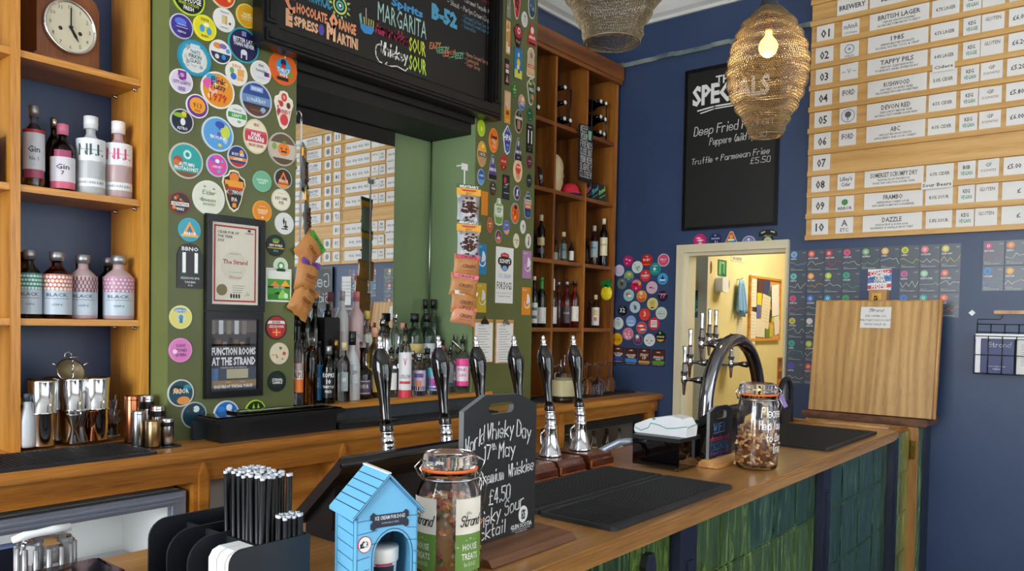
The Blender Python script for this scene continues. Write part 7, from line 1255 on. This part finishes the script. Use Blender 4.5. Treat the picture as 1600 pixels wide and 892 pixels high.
for i in range(8):
    z = .016 + i * .0185
    for s in (-1, 1):
        a = .041 if s > 0 else -.026; a = a if z < .10 else (.03 if s > 0 else -.014)
        if z > .13: a = .004 * s
        if s < 0: m.line([(-w + .002, z), (a - .003, z + .003)], .0009, P(kd), y)
        else: m.line([(a + .002, z + .002), (w - .002, z)], .0009, P(kd), y)
m.line([(arch_[0][0] + .003, 0)] + [(.008 + .033 * math.cos(q), .09 + .040 * math.sin(q)) for q in [PI * j / 12 for j in range(13)]] + [(arch_[10][0] - .003, 0)], .0012, P(kd), y)
m.build('front', t)
m = MB(); bone = [(-.030, .161), (-.036, .156), (-.035, .150), (-.03, .148), (-.035, .144), (-.035, .137), (-.03, .134), (-.024, .138), (.026, .138), (.032, .134), (.037, .137), (.037, .144), (.033, .148), (.037, .151), (.037, .157), (.032, .161), (.026, .157), (-.024, .157)]
m.prism([(x * .85 + .002, z - .004) for x, z in bone], -d - .0016, -d - .0005, P('#1c2434')); m.text('ICE CREAM FOR DOGS', .003, .1455, .0055, P('#d8dce4'), -d - .0019, w=.048, bold=1).text('AVAILABLE HERE', .003, .139, .0026, P('#b0b8c8'), -d - .0019); m.build('bone_sign', t)
m = MB().prism(ell(-.0365, .112, .0108, .0125, 22), -d - .0012, -d - .0004, P('#b82c38')).flat(ell(-.0365, .112, .0096, .0112, 22), -d - .0014, P('#dfe0dc')).text('£', -.0405, .108, .009, P('#202428'), -d - .0017, bold=3).text('3', -.0335, .108, .009, P('#3c4048'), -d - .0017); m.build('price_sticker', t)
m = MB().box(-w, -d, 0, -w + .002, d, he, P(kb)).box(w - .002, -d, 0, w, d, he, P(kb)).box(-w, d - .002, 0, w, d, he, P('#3c4858'))
for i in range(8): z = .012 + i * .0185; b = m._v([(-w - .0004, -d + .012, z), (-w - .0004, d - .012, z + .002), (-w - .0004, d - .012, z + .003), (-w - .0004, -d + .012, z + .001)]); m._f([(b, b + 3, b + 2, b + 1)], P(kd))
for yy in (-d + .010, d - .010): b = m._v([(-w - .0004, yy, 0), (-w - .0004, yy + .001, 0), (-w - .0004, yy + .001, he - .01), (-w - .0004, yy, he - .01)]); m._f([(b, b + 3, b + 2, b + 1)], P(kd))
m.prism([(-w, he), (w, he), (0, hp)], d - .002, d, P('#3c4858')); m.build('walls', t)
m = MB(); e = .008
for s in (-1, 1):
    p = [(s * (w + e), he - e * .9), (0, hp + .001)]
    q = [(p[0][0], -d - .006, p[0][1]), (p[1][0], -d - .006, p[1][1]), (p[1][0], d + .004, p[1][1]), (p[0][0], d + .004, p[0][1])]; q2 = [(a, b, c + .005) for a, b, c in q]
    b = m._v(q + q2); fs = [(b, b + 1, b + 2, b + 3), (b + 7, b + 6, b + 5, b + 4), (b, b + 4, b + 5, b + 1), (b + 1, b + 5, b + 6, b + 2), (b + 2, b + 6, b + 7, b + 3), (b + 3, b + 7, b + 4, b)]; m._f(fs, P(kb))
    for i in range(1, 6):
        f = i / 6; x = p[0][0] * (1 - f); z = p[0][1] * (1 - f) + p[1][1] * f + .0054; b = m._v([(x, -d - .006, z), (x, d + .004, z), (x + s * .0011, d + .004, z - .0009), (x + s * .0011, -d - .006, z - .0009)]); m._f([(b, b + 1, b + 2, b + 3)], P(kd))
    for f in (0, 1): x0, z0 = (p[0][0], p[0][1] + .001 + .004 * f); m.line([(x0, z0), (0, hp + .002 + .004 * f)], .0009, P(kd), -d - .0064)
m.box(-.003, -d - .004, hp + .0055, .003, d + .004, hp + .0075, 'paper'); m.build('roof', t)
m = MB().box(-w + .002, d - .006, 0, w - .002, d - .003, he, P('#4c5468'))
for i in range(7): m.line([(-.03 + i * .012, .09), (-.012 + i * .012, .15)], .001, P('#20242c'), d - .0065)
m.build('back_liner', t)
tb = thing('ice_cream_tub', 'small white ice cream tub for dogs inside the kennel display', 'tub', (.793 + .009 * math.cos(R(-17)) , .905 + .009 * math.sin(R(-17)), FT)); MB().lathe([(.019, 0), (.0245, .074), (.0245, .076)], P('#dfe2e0'), 28).build('cup', tb)
MB().lathe([(.0255, .072), (.0268, .074), (.0268, .092), (.0255, .0945), (0, .0945)], P('#e6e6e2'), 28).build('lid', tb)
a0 = R(-107 - 12); fn = lambda u, v: (.0246 * math.cos(a0 + u / .0246) * (.80 + .2 * v / .074), .0246 * math.sin(a0 + u / .0246) * (.80 + .2 * v / .074), v - .008)
m = MB()
def cyl_poly(m, pg, mt, k=1.0):
    b = m._v([(fn(u, v)[0] * k, fn(u, v)[1] * k, v) for u, v in pg]); m._f([tuple(range(b, b + len(pg)))], mt)
for i in range(-8, 8): cyl_poly(m, [(i * .002, .058 - .018 * math.sqrt(max(0, 1 - (i / 8) ** 2))), ((i + 1) * .002, .058 - .018 * math.sqrt(max(0, 1 - ((i + 1) / 8) ** 2))), ((i + 1) * .002, .058 + .02 * math.sqrt(max(0, 1 - ((i + 1) / 8) ** 2))), (i * .002, .058 + .02 * math.sqrt(max(0, 1 - (i / 8) ** 2)))], P('#6c98cc'), 1.012)
for i in range(-9, 9): cyl_poly(m, [(i * .0019, .052), ((i + 1) * .0019, .052), ((i + 1) * .0019, .068), (i * .0019, .068)], P('#18202c'), 1.022); cyl_poly(m, [(i * .0015, .069), ((i + 1) * .0015, .069), ((i + 1) * .0015, .075), (i * .0015, .075)], P('#c8303c'), 1.022)
m.text("SCOOP'S", 0, .055, .010, P('#f0f0ec'), w=.031, bold=1, fn=lambda u, v: tuple(c * 1.035 if k < 2 else c for k, c in enumerate(fn(u, v)))).text('ICE CREAM', 0, .033, .005, P('#6c98cc'), w=.024, fn=lambda u, v: tuple(c * 1.015 if k < 2 else c for k, c in enumerate(fn(u, v)))); m.build('tub_print', tb)
# clip top jars
def kilner(x, y, r, h, lr, label, rot):
    t = thing('clip_top_jar', label, 'jar', (x, y, FT), rot); lz = h * .86
    prof = [(r * .9, 0), (r * .98, .008), (r, .02), (r, h * .62), (r * .93, h * .70), (lr * 1.02, h * .78), (lr * .98, h * .8), (lr * .98, lz)]
    inn = [(lr * .98 - .003, lz), (lr * .98 - .003, h * .8), (r * .93 - .003, h * .69), (r - .0035, h * .61), (r - .0035, .02), (r * .9, .006), (0, .006)]
    MB().lathe([(0, 0)] + prof + inn, 'clear_glass', 32, cap=False).build('glass', t)
    MB().lathe([(lr * .98, lz + .001), (lr * 1.08, lz), (lr * 1.08, lz + .005), (lr * .98, lz + .005)], 'rubber_orange', 32, cap=False).build('rubber_seal', t)
    MB().lathe([(0, h * .90), (lr * .7, h * .90), (lr * .85, lz + .006), (lr * 1.04, lz + .006), (lr * 1.05, h * .93), (lr * .98, h * .985), (lr * .9, h), (lr * .75, h * .975), (0, h * .96)], 'clear_glass', 32, cap=False).build('lid', t)
    m = MB(); k = .0018; L = lr * 1.12
    m.tube([(L * math.cos(a), L * math.sin(a), lz - .012) for a in [R(20 + 320 * i / 24) for i in range(25)]], k, 'steel', 6)
    m.tube([(L, -.012, lz - .012), (L + .012, -.012, lz + .012), (L * .98, -.010, h * .95), (L * .98, .010, h * .95), (L + .012, .012, lz + .012), (L, .012, lz - .012)], k, 'steel', 6)
    m.tube([(L + .004, -.009, lz - .005), (L + .018, -.009, lz - .03), (r * 1.08, -.009, lz - .07), (r * 1.08, .009, lz - .07), (L + .018, .009, lz - .03), (L + .004, .009, lz - .005)], k, 'steel', 6)
    m.tube([(-L, -.010, lz - .012), (-L - .01, -.010, lz + .008), (-L * .97, -.008, h * .95), (-L * .97, .008, h * .95), (-L - .01, .010, lz + .008), (-L, .010, lz - .012)], k, 'steel', 6); m.build('wire_clip', t); return t
t = kilner(.985, .935, .058, .212, .0455, 'clip top glass jar of coloured dog treats with green and white labels', R(-20))
m = MB(); r_ = random.Random(3)
for i in range(620):
    a = r_.uniform(0, 2 * PI); rr = .0525 * math.sqrt(r_.random()) ** .35; z = .008 + .115 * r_.random() if i < 560 else .125; s = r_.uniform(.003, .006); c = r_.choice(('#d8b070', '#c88c48', '#b84838', '#e0cfa0', '#8c9048', '#d87c38', '#e4dcb8', '#7c4a2c', '#d8a848', '#c86850'))
    m.X = Matrix.Translation((rr * math.cos(a), rr * math.sin(a), z)) @ Matrix.Rotation(r_.uniform(0, 3), 4, (r_.random(), r_.random(), r_.random() + .1)); m.box(-s, -s * .8, -s * .6, s, s * .8, s * .6, P(c))
m.X = None; m.lathe([(.046, .008), (.046, .12), (0, .12)], P('#c09058'), 20); p = m.build('dog_treats', t); p['kind'] = 'stuff'
for k_, ac in enumerate((-78, -164)):
    a0 = R(ac) ; A = R(27); rr = .0590; m = MB(); m.lathe([(rr, .082), (rr, .142)], 'warm_paper', 12, cap=False, a0=a0 - A, a1=a0 + A).lathe([(rr, .018), (rr, .082)], P('#6c9440'), 12, cap=False, a0=a0 - A, a1=a0 + A)
    f2 = lambda u, v, a0=a0, rr=rr: ((rr + .0006) * math.cos(a0 + u / rr), (rr + .0006) * math.sin(a0 + u / rr), v)
    m.text('the', -.004, .115, .006, P('#404448'), fn=f2, shear=.4).hand('Strand', 0, .096, .017, 'board_black', fn=f2, th=.0018, w=.040, al='C', shear=.3).text('HOUSE', 0, .055, .0105, P('#e8ecdc'), w=.030, fn=f2, bold=1).text('TREATS', 0, .039, .0105, P('#e8ecdc'), w=.034, fn=f2, bold=1).text('for DOGS', 0, .027, .0075, P('#e8ecdc'), w=.024, fn=f2).text('- * -', 0, .070, .006, P('#e8ecdc'), w=.02, fn=f2)
    m.build('paper_label', t)
t = kilner(2.378, .940, .0645, .265, .0565, 'large clip top glass jar of bone shaped biscuits with white chalk writing', R(-35))
m = MB(); r_ = random.Random(5)
for i in range(190):
    a = r_.uniform(0, 2 * PI); rr = .0545 * (r_.random() ** .3); z = .016 + .115 * r_.random(); c = P(r_.choice(('#d09a62', '#b87c48', '#d8a874', '#a8703c', '#e0b888')))
    m.X = Matrix.Translation((rr * math.cos(a), rr * math.sin(a), z)) @ Matrix.Rotation(r_.uniform(0, 3.1), 4, (r_.random() - .5, r_.random() - .5, r_.random() - .5)); s = r_.uniform(.8, 1.15)
    m.tube([(-.011 * s, 0, 0), (.011 * s, 0, 0)], .0038 * s, c, 6)
    for ex in (-1, 1):
        for ey in (-1, 1): m.ball((ex * .012 * s, ey * .0035 * s, 0), .0048 * s, c, 6, 4)
m.X = None; m.lathe([(.045, .01), (.045, .13), (0, .13)], P('#7c4c24'), 20); p = m.build('bone_biscuits', t); p['kind'] = 'stuff'
m = MB(); a0 = R(-122 + 35 + 0); rr = .0657; f3 = lambda u, v: (rr * math.cos(a0 + u / rr), rr * math.sin(a0 + u / rr), v)
m.hand('Please', -.03, .165, .03, 'chalk', fn=f3, th=.003, w=.075).hand('Help Yourself', -.036, .128, .026, 'chalk', fn=f3, th=.003, w=.125).hand('to Dog', -.014, .092, .022, 'chalk', fn=f3, th=.003, w=.07).hand('Treats', .01, .056, .027, 'chalk', fn=f3, th=.003, w=.06); m.build('glass_writing', t)
o = tag(MB().box(-.008, -.0008, -.045, .008, .0008, 0, 'lilac_tab').tube([(0, 0, 0), (-.004, 0, .008), (-.012, 0, .012)], .001, 'paper', 5).build('jar_tag'), 'small lilac tag hanging from the clip of the bone biscuit jar', 'tag'); o.location = (2.472, .905, FT + .226); o.rotation_euler = (R(-8), R(-24), R(-30))
# wifi sign on its wooden foot
t = thing('wifi_sign', 'small black chalk sign with wifi password on a pale wooden foot', 'sign', (2.345, .99 + .065, FT)); w = .085
t.location = (2.36, 1.056, FT); m = MB(); outr = [(-w, .012), (w, .012), (w, .15), (w, .17), (w * .5, .186), (-w * .5, .186), (-w, .17), (-w, .15)]; hole = [(-.03, .145), (.03, .145), (.038, .150), (.038, .166), (.03, .171), (-.03, .171), (-.038, .166), (-.038, .150)]
for y, fl in ((-.005, 0), (.005, 1)):
    b = m._v([(x, y, z) for x, z in outr] + [(x, y, z) for x, z in hole]); fs = [(b + i, b + (i + 1) % 8, b + 8 + (i + 1) % 8, b + 8 + i) for i in range(8)]; m._f([f if not fl else f[::-1] for f in fs], 'board_black')
for lp, rv in ((outr, 0), (hole, 1)):
    b = m._v([(x, -.005, z) for x, z in lp] + [(x, .005, z) for x, z in lp]); fs = [(b + (i + 1) % 8, b + i, b + 8 + i, b + 8 + (i + 1) % 8) for i in range(8)]; m._f([f if not rv else f[::-1] for f in fs], P('#7c7e7e'))
m.build('board', t); y = -.0054
MB().hand('WIFI', -.055, .108, .024, P('#5c98d0', .8), y, .003, .075).line([(-.055, .102), (.03, .104)], .002, P('#5c98d0', .8), y).hand('strandguest', -.078, .078, .016, P('#d84880', .8), y, .0026, .14).hand('PASSWORD', -.075, .054, .018, P('#3c88b8', .8), y, .0026, .13).line([(-.07, .049), (.06, .051)], .002, P('#3c88b8', .8), y).hand('thestrand24', -.075, .034, .012, P('#8c5cb0', .8), y, .0022, .13).hand('enjoy', -.03, .020, .009, 'chalk', y, .0016, .06).build('lettering', t)
m = MB(); m.X = Matrix.Rotation(R(90), 4, 'Z'); m.prism([(-.04, 0), (.03, 0), (.03, .01), (.01, .024), (-.012, .024), (-.03, .012), (-.04, .01)], -w - .005, w + .012, 'light_block'); m.build('foot', t)
# card reader on its black acrylic stand
t = thing('card_reader_stand', 'glossy black acrylic stand under the white card reader', 'stand', (2.20, 1.16, FT)); MB().box(-.07, -.08, .008, .07, .078, .088, 'screen_dark').build('box', t); MB().box(-.072, -.082, .088, .072, .08, .100, 'satin_black').build('tray', t)
for sx in (-.06, .06):
    for sy in (-.07, .07): MB().lathe([(.003, 0), (.003, .009)], 'clear_glass', 8, c=(sx, sy)).build('foot', t)
t = thing('card_reader', 'white card payment terminal with teal line lying on the black stand', 'card reader', (2.20, 1.16, FT + .1001)); m = MB(); m.X = Matrix.Rotation(R(90), 4, 'Z')
m.prism([(-.085, .0), (-.088, .03), (-.07, .056), (-.03, .062), (.04, .048), (.092, .026), (.095, .008), (.09, 0)], -.034, .036, 'white_plastic'); m.build('body', t)
m = MB(); m.X = Matrix.Rotation(R(-90), 4, 'Z') ; pts = [(-.09, .016), (-.07, .008), (-.045, .018), (-.035, .034), (-.005, .030), (.02, .022), (.05, .026), (.086, .034)]
m.line(pts, .0025, P('#18a090'), -.0365); m.flat(ell(-.025, .048, .006, .003, 10), -.0366, P('#18a090')); m.build('teal_line', t)
MB().line([(-.034, .030), (.0, .034), (.036, .036)], .0025, P('#18a090'), -.0886).build('teal_line', t)
t = thing('card_cable', 'black cables lying between the card reader and the wifi sign', 'cable', (2.3, 1.1, FT)); MB().tube([(-.03, -.02, .006), (.0, -.05, .008), (.04, -.03, .006), (.07, .02, .01), (.05, .05, .02), (.1, .06, .04)], .004, 'rubber', 8).tube([(-.03, -.01, .014), (.02, -.04, .012), (.08, -.02, .006), (.1, .03, .008)], .0035, 'rubber', 8).build('cable', t)
# keg font: chrome arch with six taps
t = thing('beer_font', 'chrome arched beer font with six long handled taps', 'beer font', (3.035, 1.30, FT)); H_ = .385; W_ = .262
def ap(u): return (-W_ * math.cos(PI * u), 0, .115 + (H_ - .115 + .0) * math.sin(PI * u)) if 0 <= u <= 1 else None
pts = [(-W_ - .012, 0, .005), (-W_ - .006, 0, .06)] + [ap(i / 22) for i in range(23)] + [(W_ + .006, 0, .06), (W_ + .012, 0, .005)]
MB().tube(pts, .027, 'dark_chrome', 20).build('arch', t)
for s in (-1, 1): MB().lathe([(.055, 0), (.055, .01), (.036, .016), (.036, .03)], 'chrome', 24, c=(s * (W_ + .012), 0)).build('flange', t)
taps = ((-.235, .325 - .0, .0), (-.19, .378, 0), (-.09, .415, 0), (-.02, .418, 0), (.04, .41, 0), (.205, .30, 0))
for i, (dx, zt_, _) in enumerate(taps):
    zz = zt_ - .015; az = min(zz, .115 + (H_ - .115) * math.sqrt(max(0, 1 - (dx / W_) ** 2))) ; zz = az - .005
    MB().tube([(dx, .03, zz), (dx, .05, zz), (dx, .07, zz), (dx, .098, zz)], [.014, .013, .007, .006], 'dark_chrome', 12).build('shank', t)
    tp = MB().lathe([(.003, -.062), (.0045, -.06), (.008, -.02), (.010, -.012), (.0125, -.01), (.0125, .008), (.010, .012), (.012, .016), (.012, .022), (.0135, .024), (.0135, .03), (.009, .033), (.0085, .06)], 'chrome', 18).build('tap_body', t, loc=(dx, .105, zz))
    MB().lathe([(.0085, .058), (.0065, .07), (.0075, .11), (.0095, .125), (.0085, .13), (0, .132)], 'steel', 16).build('tap_handle', tp)
    MB().lathe([(.0137, .0235), (.0137, .0305)], 'satin_black', 16, cap=False).build('tap_ring', tp)
# corrugated hose and small steel cup behind
tag(MB().tube([(2.14, 1.245, 1.135), (2.12, 1.28, 1.13), (2.10, 1.33, 1.10), (2.09, 1.37, 1.07)], [.010, .011, .011, .012], 'alu', 12).build('hose'), 'silver corrugated hose curving down left of the card reader', 'hose')
t = thing('signal_lamp_reader', 'dark round hooped sign seen behind the bone jar lid', 'sign', (3.62, 1.30, FT)); MB().tube([(-.07, 0, .0)] + [(-.07 * math.cos(PI * i / 12), 0, .13 + .07 * math.sin(PI * i / 12)) for i in range(13)] + [(.07, 0, 0)], .012, 'matte_black', 10).box(-.07, -.008, 0, .07, .008, .10, 'matte_black').build('body', t)
# napkin and straw caddy
t = thing('napkin_caddy', 'black bar caddy with rounded dividers holding napkins and straws', 'caddy', (.65, 1.08, FT)); x0, x1, y0, y1, hh = -.066, .066, -.116, .116, .118
def pan(y, h, rnd, nm='divider'):
    pg = [(x0, 0), (x1, 0), (x1, h)] + [(x0 + rnd - rnd * math.sin(a), h - rnd + rnd * math.cos(a)) for a in [PI / 2 * j / 6 for j in range(7)]]
    MB().prism(pg, y, y + .004, 'caddy_black').build(nm, t)
pan(y0, hh, .02, 'front_panel'); pan(-.005, hh - .004, .038); pan(.055, hh - .004, .038); pan(y1 - .004, hh + .004, .03, 'back_panel')
MB().box(x0, y0, 0, x1, y1, .004, 'caddy_black').box(x1 - .004, y0 + .004, .004, x1, y1 - .004, hh, 'caddy_black').box(-.005, y0 + .004, .004, -.001, y1 - .004, hh - .01, 'caddy_black').build('tray', t)
for k in range(3):
    m = MB(); pg = [(-.056, .004), (-.008, .004), (-.008, .108), (-.04, .108), (-.05, .104), (-.056, .094)]; m.prism(pg, y0 + .008 + k * .022, y0 + .028 + k * .022, 'paper'); o = tag(m.build('napkin_stack'), ('front', 'middle', 'rear')[k] + ' stack of white paper napkins in the black caddy', 'napkins'); o.location = t.location; o.location.z += .0005
sm = MB().lathe([(.0034, 0), (.0034, .198), (.0022, .198), (.0022, .192), (0, .192)], 'satin_black', 8, cap=False).lathe([(.00345, .1945), (.0035, .1985), (.0021, .1985)], P('#c8ccd4'), 8, cap=False); sme = None
r_ = random.Random(11); n_ = 0
for i in range(8):
    for j in range(12):
        x = .655 + i * .0071 + (j % 2) * .0025; y = 1.002 + j * .0084 + (i % 2) * .002 + r_.uniform(-.0004, .0004)
        if x > .707: continue
        if sme is None: o = sm.build('paper_straw'); sme = o.data
        else: o = bpy.data.objects.new('paper_straw', sme); COL.objects.link(o)
        o.location = (x, y, FT + .0045 + r_.uniform(0, .005)); o.rotation_euler = (R(r_.uniform(-2, 2)), R(r_.uniform(-1.2, 1.2)), 0); tag(o, 'black paper straw in the tall bundle in the caddy', 'straw', 'tall bundle of black paper straws')
sh_ = MB().lathe([(.0034, 0), (.0034, .142), (.0022, .142), (.0022, .136), (0, .136)], 'satin_black', 8, cap=False).lathe([(.00345, .1385), (.0035, .1425), (.0021, .1425)], P('#c8ccd4'), 8, cap=False); she = None
for i in range(5):
    for j in range(4):
        if she is None: o = sh_.build('paper_straw'); she = o.data
        else: o = bpy.data.objects.new('paper_straw', she); COL.objects.link(o)
        o.location = (.678 + i * .007, .9705 + j * .0068, FT + .0045 + r_.uniform(0, .003)); o.rotation_euler = (R(r_.uniform(-1, 1)), R(r_.uniform(-1, 1)), 0); tag(o, 'short black paper straw at the right end of the caddy', 'straw', 'short black paper straws')
# bottom left corner
t = thing('garnish_tray', 'dark smoked plastic garnish tray with rounded corner at the lower left', 'tray', (.44, 1.20, FT)); MB().prismz([(-.16, -.09), (.05, -.09), (.075, -.08), (.085, -.055), (.085, .03), (-.16, .03)], 0, .07, 'dark_glass').build('tray', t); MB().prismz([(-.15, -.08), (.07, -.08), (.075, .02), (-.15, .02)], .07, .074, 'gloss_black').build('lid', t)
t = thing('lime_squeezer', 'clear ribbed plastic citrus press standing behind the garnish tray', 'citrus press', (.475, 1.295, FT)); m = MB().lathe([(.0, 0), (.036, 0), (.038, .004), (.038, .094), (.034, .1), (0, .1)], 'clear_glass', 14)
for i in range(14): a = 2 * PI * i / 14; m.tube([(.038 * math.cos(a), .038 * math.sin(a), .01), (.038 * math.cos(a), .038 * math.sin(a), .09)], .004, 'silver_foil', 6)
m.build('body', t); MB().tube([(-.045, .0, .103), (-.03, .0, .106), (-.012, 0, .107), (.01, 0, .108), (.035, 0, .108)], [.005, .007, .0055, .0065, .006], 'white_plastic', 8).build('white_bar', t)
# fridges under the back counter
def fridge(x0, x1, z0, z1, mt, inn, label, mull=None, dep=.42):
    t = thing('under_counter_fridge', label, 'fridge', ((x0 + x1) / 2, 2.53, z0)); w = (x1 - x0) / 2; h = z1 - z0
    MB().box(-w, 0.02, 0, -w + .02, dep, h, inn).box(w - .02, .02, 0, w, dep, h, inn).box(-w + .02, .02, h - .03, w - .02, dep, h, inn).box(-w + .02, .02, 0, w - .02, dep, .03, inn).box(-w + .02, dep - .02, .03, w - .02, dep, h - .03, inn).build('cabinet', t)
    d = MB().box(-w, -.02, h - .045, w, .018, h - .0, mt).box(-w, -.02, 0, w, .018, .05, mt).box(-w, -.02, .05, -w + .045, .018, h - .045, mt).box(w - .045, -.02, .05, w, .018, h - .045, mt)
    for k in (.012, .026): d.box(-w + k, -.026, h - .004 - k - .006, w - k, -.02, h - .004 - k, mt)
    if mull: d.box(mull - .012, -.02, .05, mull + .012, .018, h - .045, mt)
    d.build('door', t); MB().box(-w + .045, -.004, .05, w - .045, 0, h - .045, 'thin_glass').build('glass_pane', t)
    for z in (h * .35, h * .66): MB().box(-w + .03, .06, z, w - .03, dep - .04, z + .004, 'steel').build('wire_shelf', t)
    return t
fridge(.30, 1.355, .10, .912, 'alu', 'white_paint', 'silver framed glass door fridge under the left end of the back counter')
area('fridge_lamp', (.85, 2.62, .85), (0, 0, 0), .8, .05, 1.6, (.85, .93, 1.0))
o = tag(MB().box(-.06, -.03, 0, .06, .03, .16, P('#141c30')).text('COLA', 0, .06, .03, P('#8c94a8'), -.0305).build('drinks_box'), 'dark drinks carton on the fridge shelf behind the glass', 'box'); o.location = (.83, 2.64, .10 + .812 * .66 + .0045)
fridge(3.53, 4.42, .10, .93, 'matte_black', 'shade_and_panel_grey', 'black framed glass door fridge below the pigeonhole cabinet', mull=.0)
for i in range(11):
    z0 = .10 + .83 * .66 + .0045; c_ = ('green_glass', 'dark_glass', 'clear_glass', 'amber_glass')[i % 4]
    t = thing('fridge_bottle', 'small %s bottle in the right fridge, %s from the left' % (('green', 'dark', 'clear', 'amber')[i % 4], ('first', 'second', 'third', 'fourth', 'fifth', 'sixth', 'seventh', 'eighth', 'ninth', 'tenth', 'eleventh')[i]), 'bottle', (3.60 + i * .073, 2.62 + (i % 2) * .05, z0)); MB().lathe([(0, 0), (.026, 0), (.026, .1), (.012, .14), (.011, .18)], c_, 12).build('glass', t); MB().lathe([(.027, .03), (.027, .08)], 'warm_paper', 12, cap=False).build('label_band', t)
# ---------------- pendant lamps of knitted wire
def pendant(x, y, ztop, sc, label, watts, rot):
    t = thing('pendant_lamp', label, 'pendant lamp', (x, y, ztop - .52 * sc), rot); r0 = random.Random(2)
    P_ = [(.062, 0), (.072, .02), (.088, .06), (.115, .105), (.140, .155), (.157, .21), (.162, .265), (.157, .315), (.146, .365), (.128, .41), (.105, .45), (.075, .485), (.040, .515)]
    NL, NA = 58, 92; vs = []; ph = [r0.uniform(0, 6.28) for _ in range(NL)]
    for j in range(NL):
        z = .515 * j / (NL - 1); k = 0
        while k < len(P_) - 2 and P_[k + 1][1] < z: k += 1
        (ra, za), (rb_, zb_) = P_[k], P_[k + 1]; rr = ra + (rb_ - ra) * (z - za) / (zb_ - za) + .0035 * math.sin(j * 1.15) + r0.uniform(-.0015, .0015)
        for i in range(NA):
            a = 2 * PI * (i + .5 * (j % 2)) / NA; q = rr * (1 + .018 * math.sin(3 * a + ph[j] * .12 + j * .11)) + r0.uniform(-.0012, .0012)
            vs.append((q * math.cos(a) * sc, q * math.sin(a) * sc, (z + .003 * math.sin(4 * a + j * .25) + r0.uniform(-.0012, .0012)) * sc))
    fs = []
    for j in range(NL - 1):
        for i in range(NA):
            a, b = j * NA + i, j * NA + (i + 1) % NA; c, d = (j + 1) * NA + i, (j + 1) * NA + (i + 1) % NA
            if j % 2 == 0: fs += [(a, b, c), (b, d, c)] if (i % 1 == 0) else []
            else: fs += [(a, b, d), (a, d, c)]
    me = bpy.data.meshes.new('shade'); me.from_pydata(vs, [], fs); me.materials.append(MATS['wire']); o = bpy.data.objects.new('knitted_shade', me); COL.objects.link(o); o.parent = t
    md = o.modifiers.new('w', 'WIREFRAME'); md.thickness = .0027 * sc; md.use_replace = True; md.use_even_offset = False
    MB().tube([(.068 * sc * math.cos(a), .068 * sc * math.sin(a), 0) for a in [2 * PI * i / 32 for i in range(33)]], .0022 * sc, 'wire', 6).build('rim_ring', t)
    MB().lathe([(.036 * sc, .505 * sc), (.036 * sc, .52 * sc), (.032 * sc, .545 * sc), (.018 * sc, .565 * sc), (.006 * sc, .572 * sc)], 'riser_grey', 24, cap=False).build('cap', t)
    MB().tube([(0, 0, .57 * sc), (0, 0, 3.62 - t.location.z)], .003, 'satin_black', 6).build('flex', t)
    MB().lathe([(.018, .505 * sc), (.02, .46 * sc), (.02, .43 * sc), (.015, .425 * sc)], 'block_wood', 20).build('bulb_holder', t)
    bz = .36 * sc
    MB().lathe([(0, bz - .042), (.016, bz - .039), (.030, bz - .026), (.038, bz - .006), (.038, bz + .006), (.030, bz + .024), (.018, bz + .038), (.013, bz + .048), (.013, bz + .07)], 'filament' if watts else 'bulb_glass', 20).build('bulb', t)
    if watts:
        l = bpy.data.lights.new('bulb_light', 'POINT'); l.energy = watts; l.color = (1, .74, .40); l.shadow_soft_size = .035; lo = bpy.data.objects.new('bulb_light', l); COL.objects.link(lo); lo.location = (x, y, t.location.z + bz - .06)
    return t
pendant(3.15, 1.244, 2.80, 1.0, 'lit knitted wire pendant lamp glowing in front of the specials board', 9, 0)
pendant(1.96, 1.24, 2.93, 1.18, 'unlit knitted wire pendant lamp cut off by the top edge', 0, R(40))

# let everything that rests on a surface stand a hair above it
for o in list(COL.objects):
    if o.parent is None and o.get('category') and o.get('category') not in ('counter', 'bar counter', 'shelves', 'shelf', 'gate', 'fridge', 'mirror'):
        o.location.z += .0006 if o['category'] in ('bar mat', 'tray', 'stand', 'pump base') else .0013
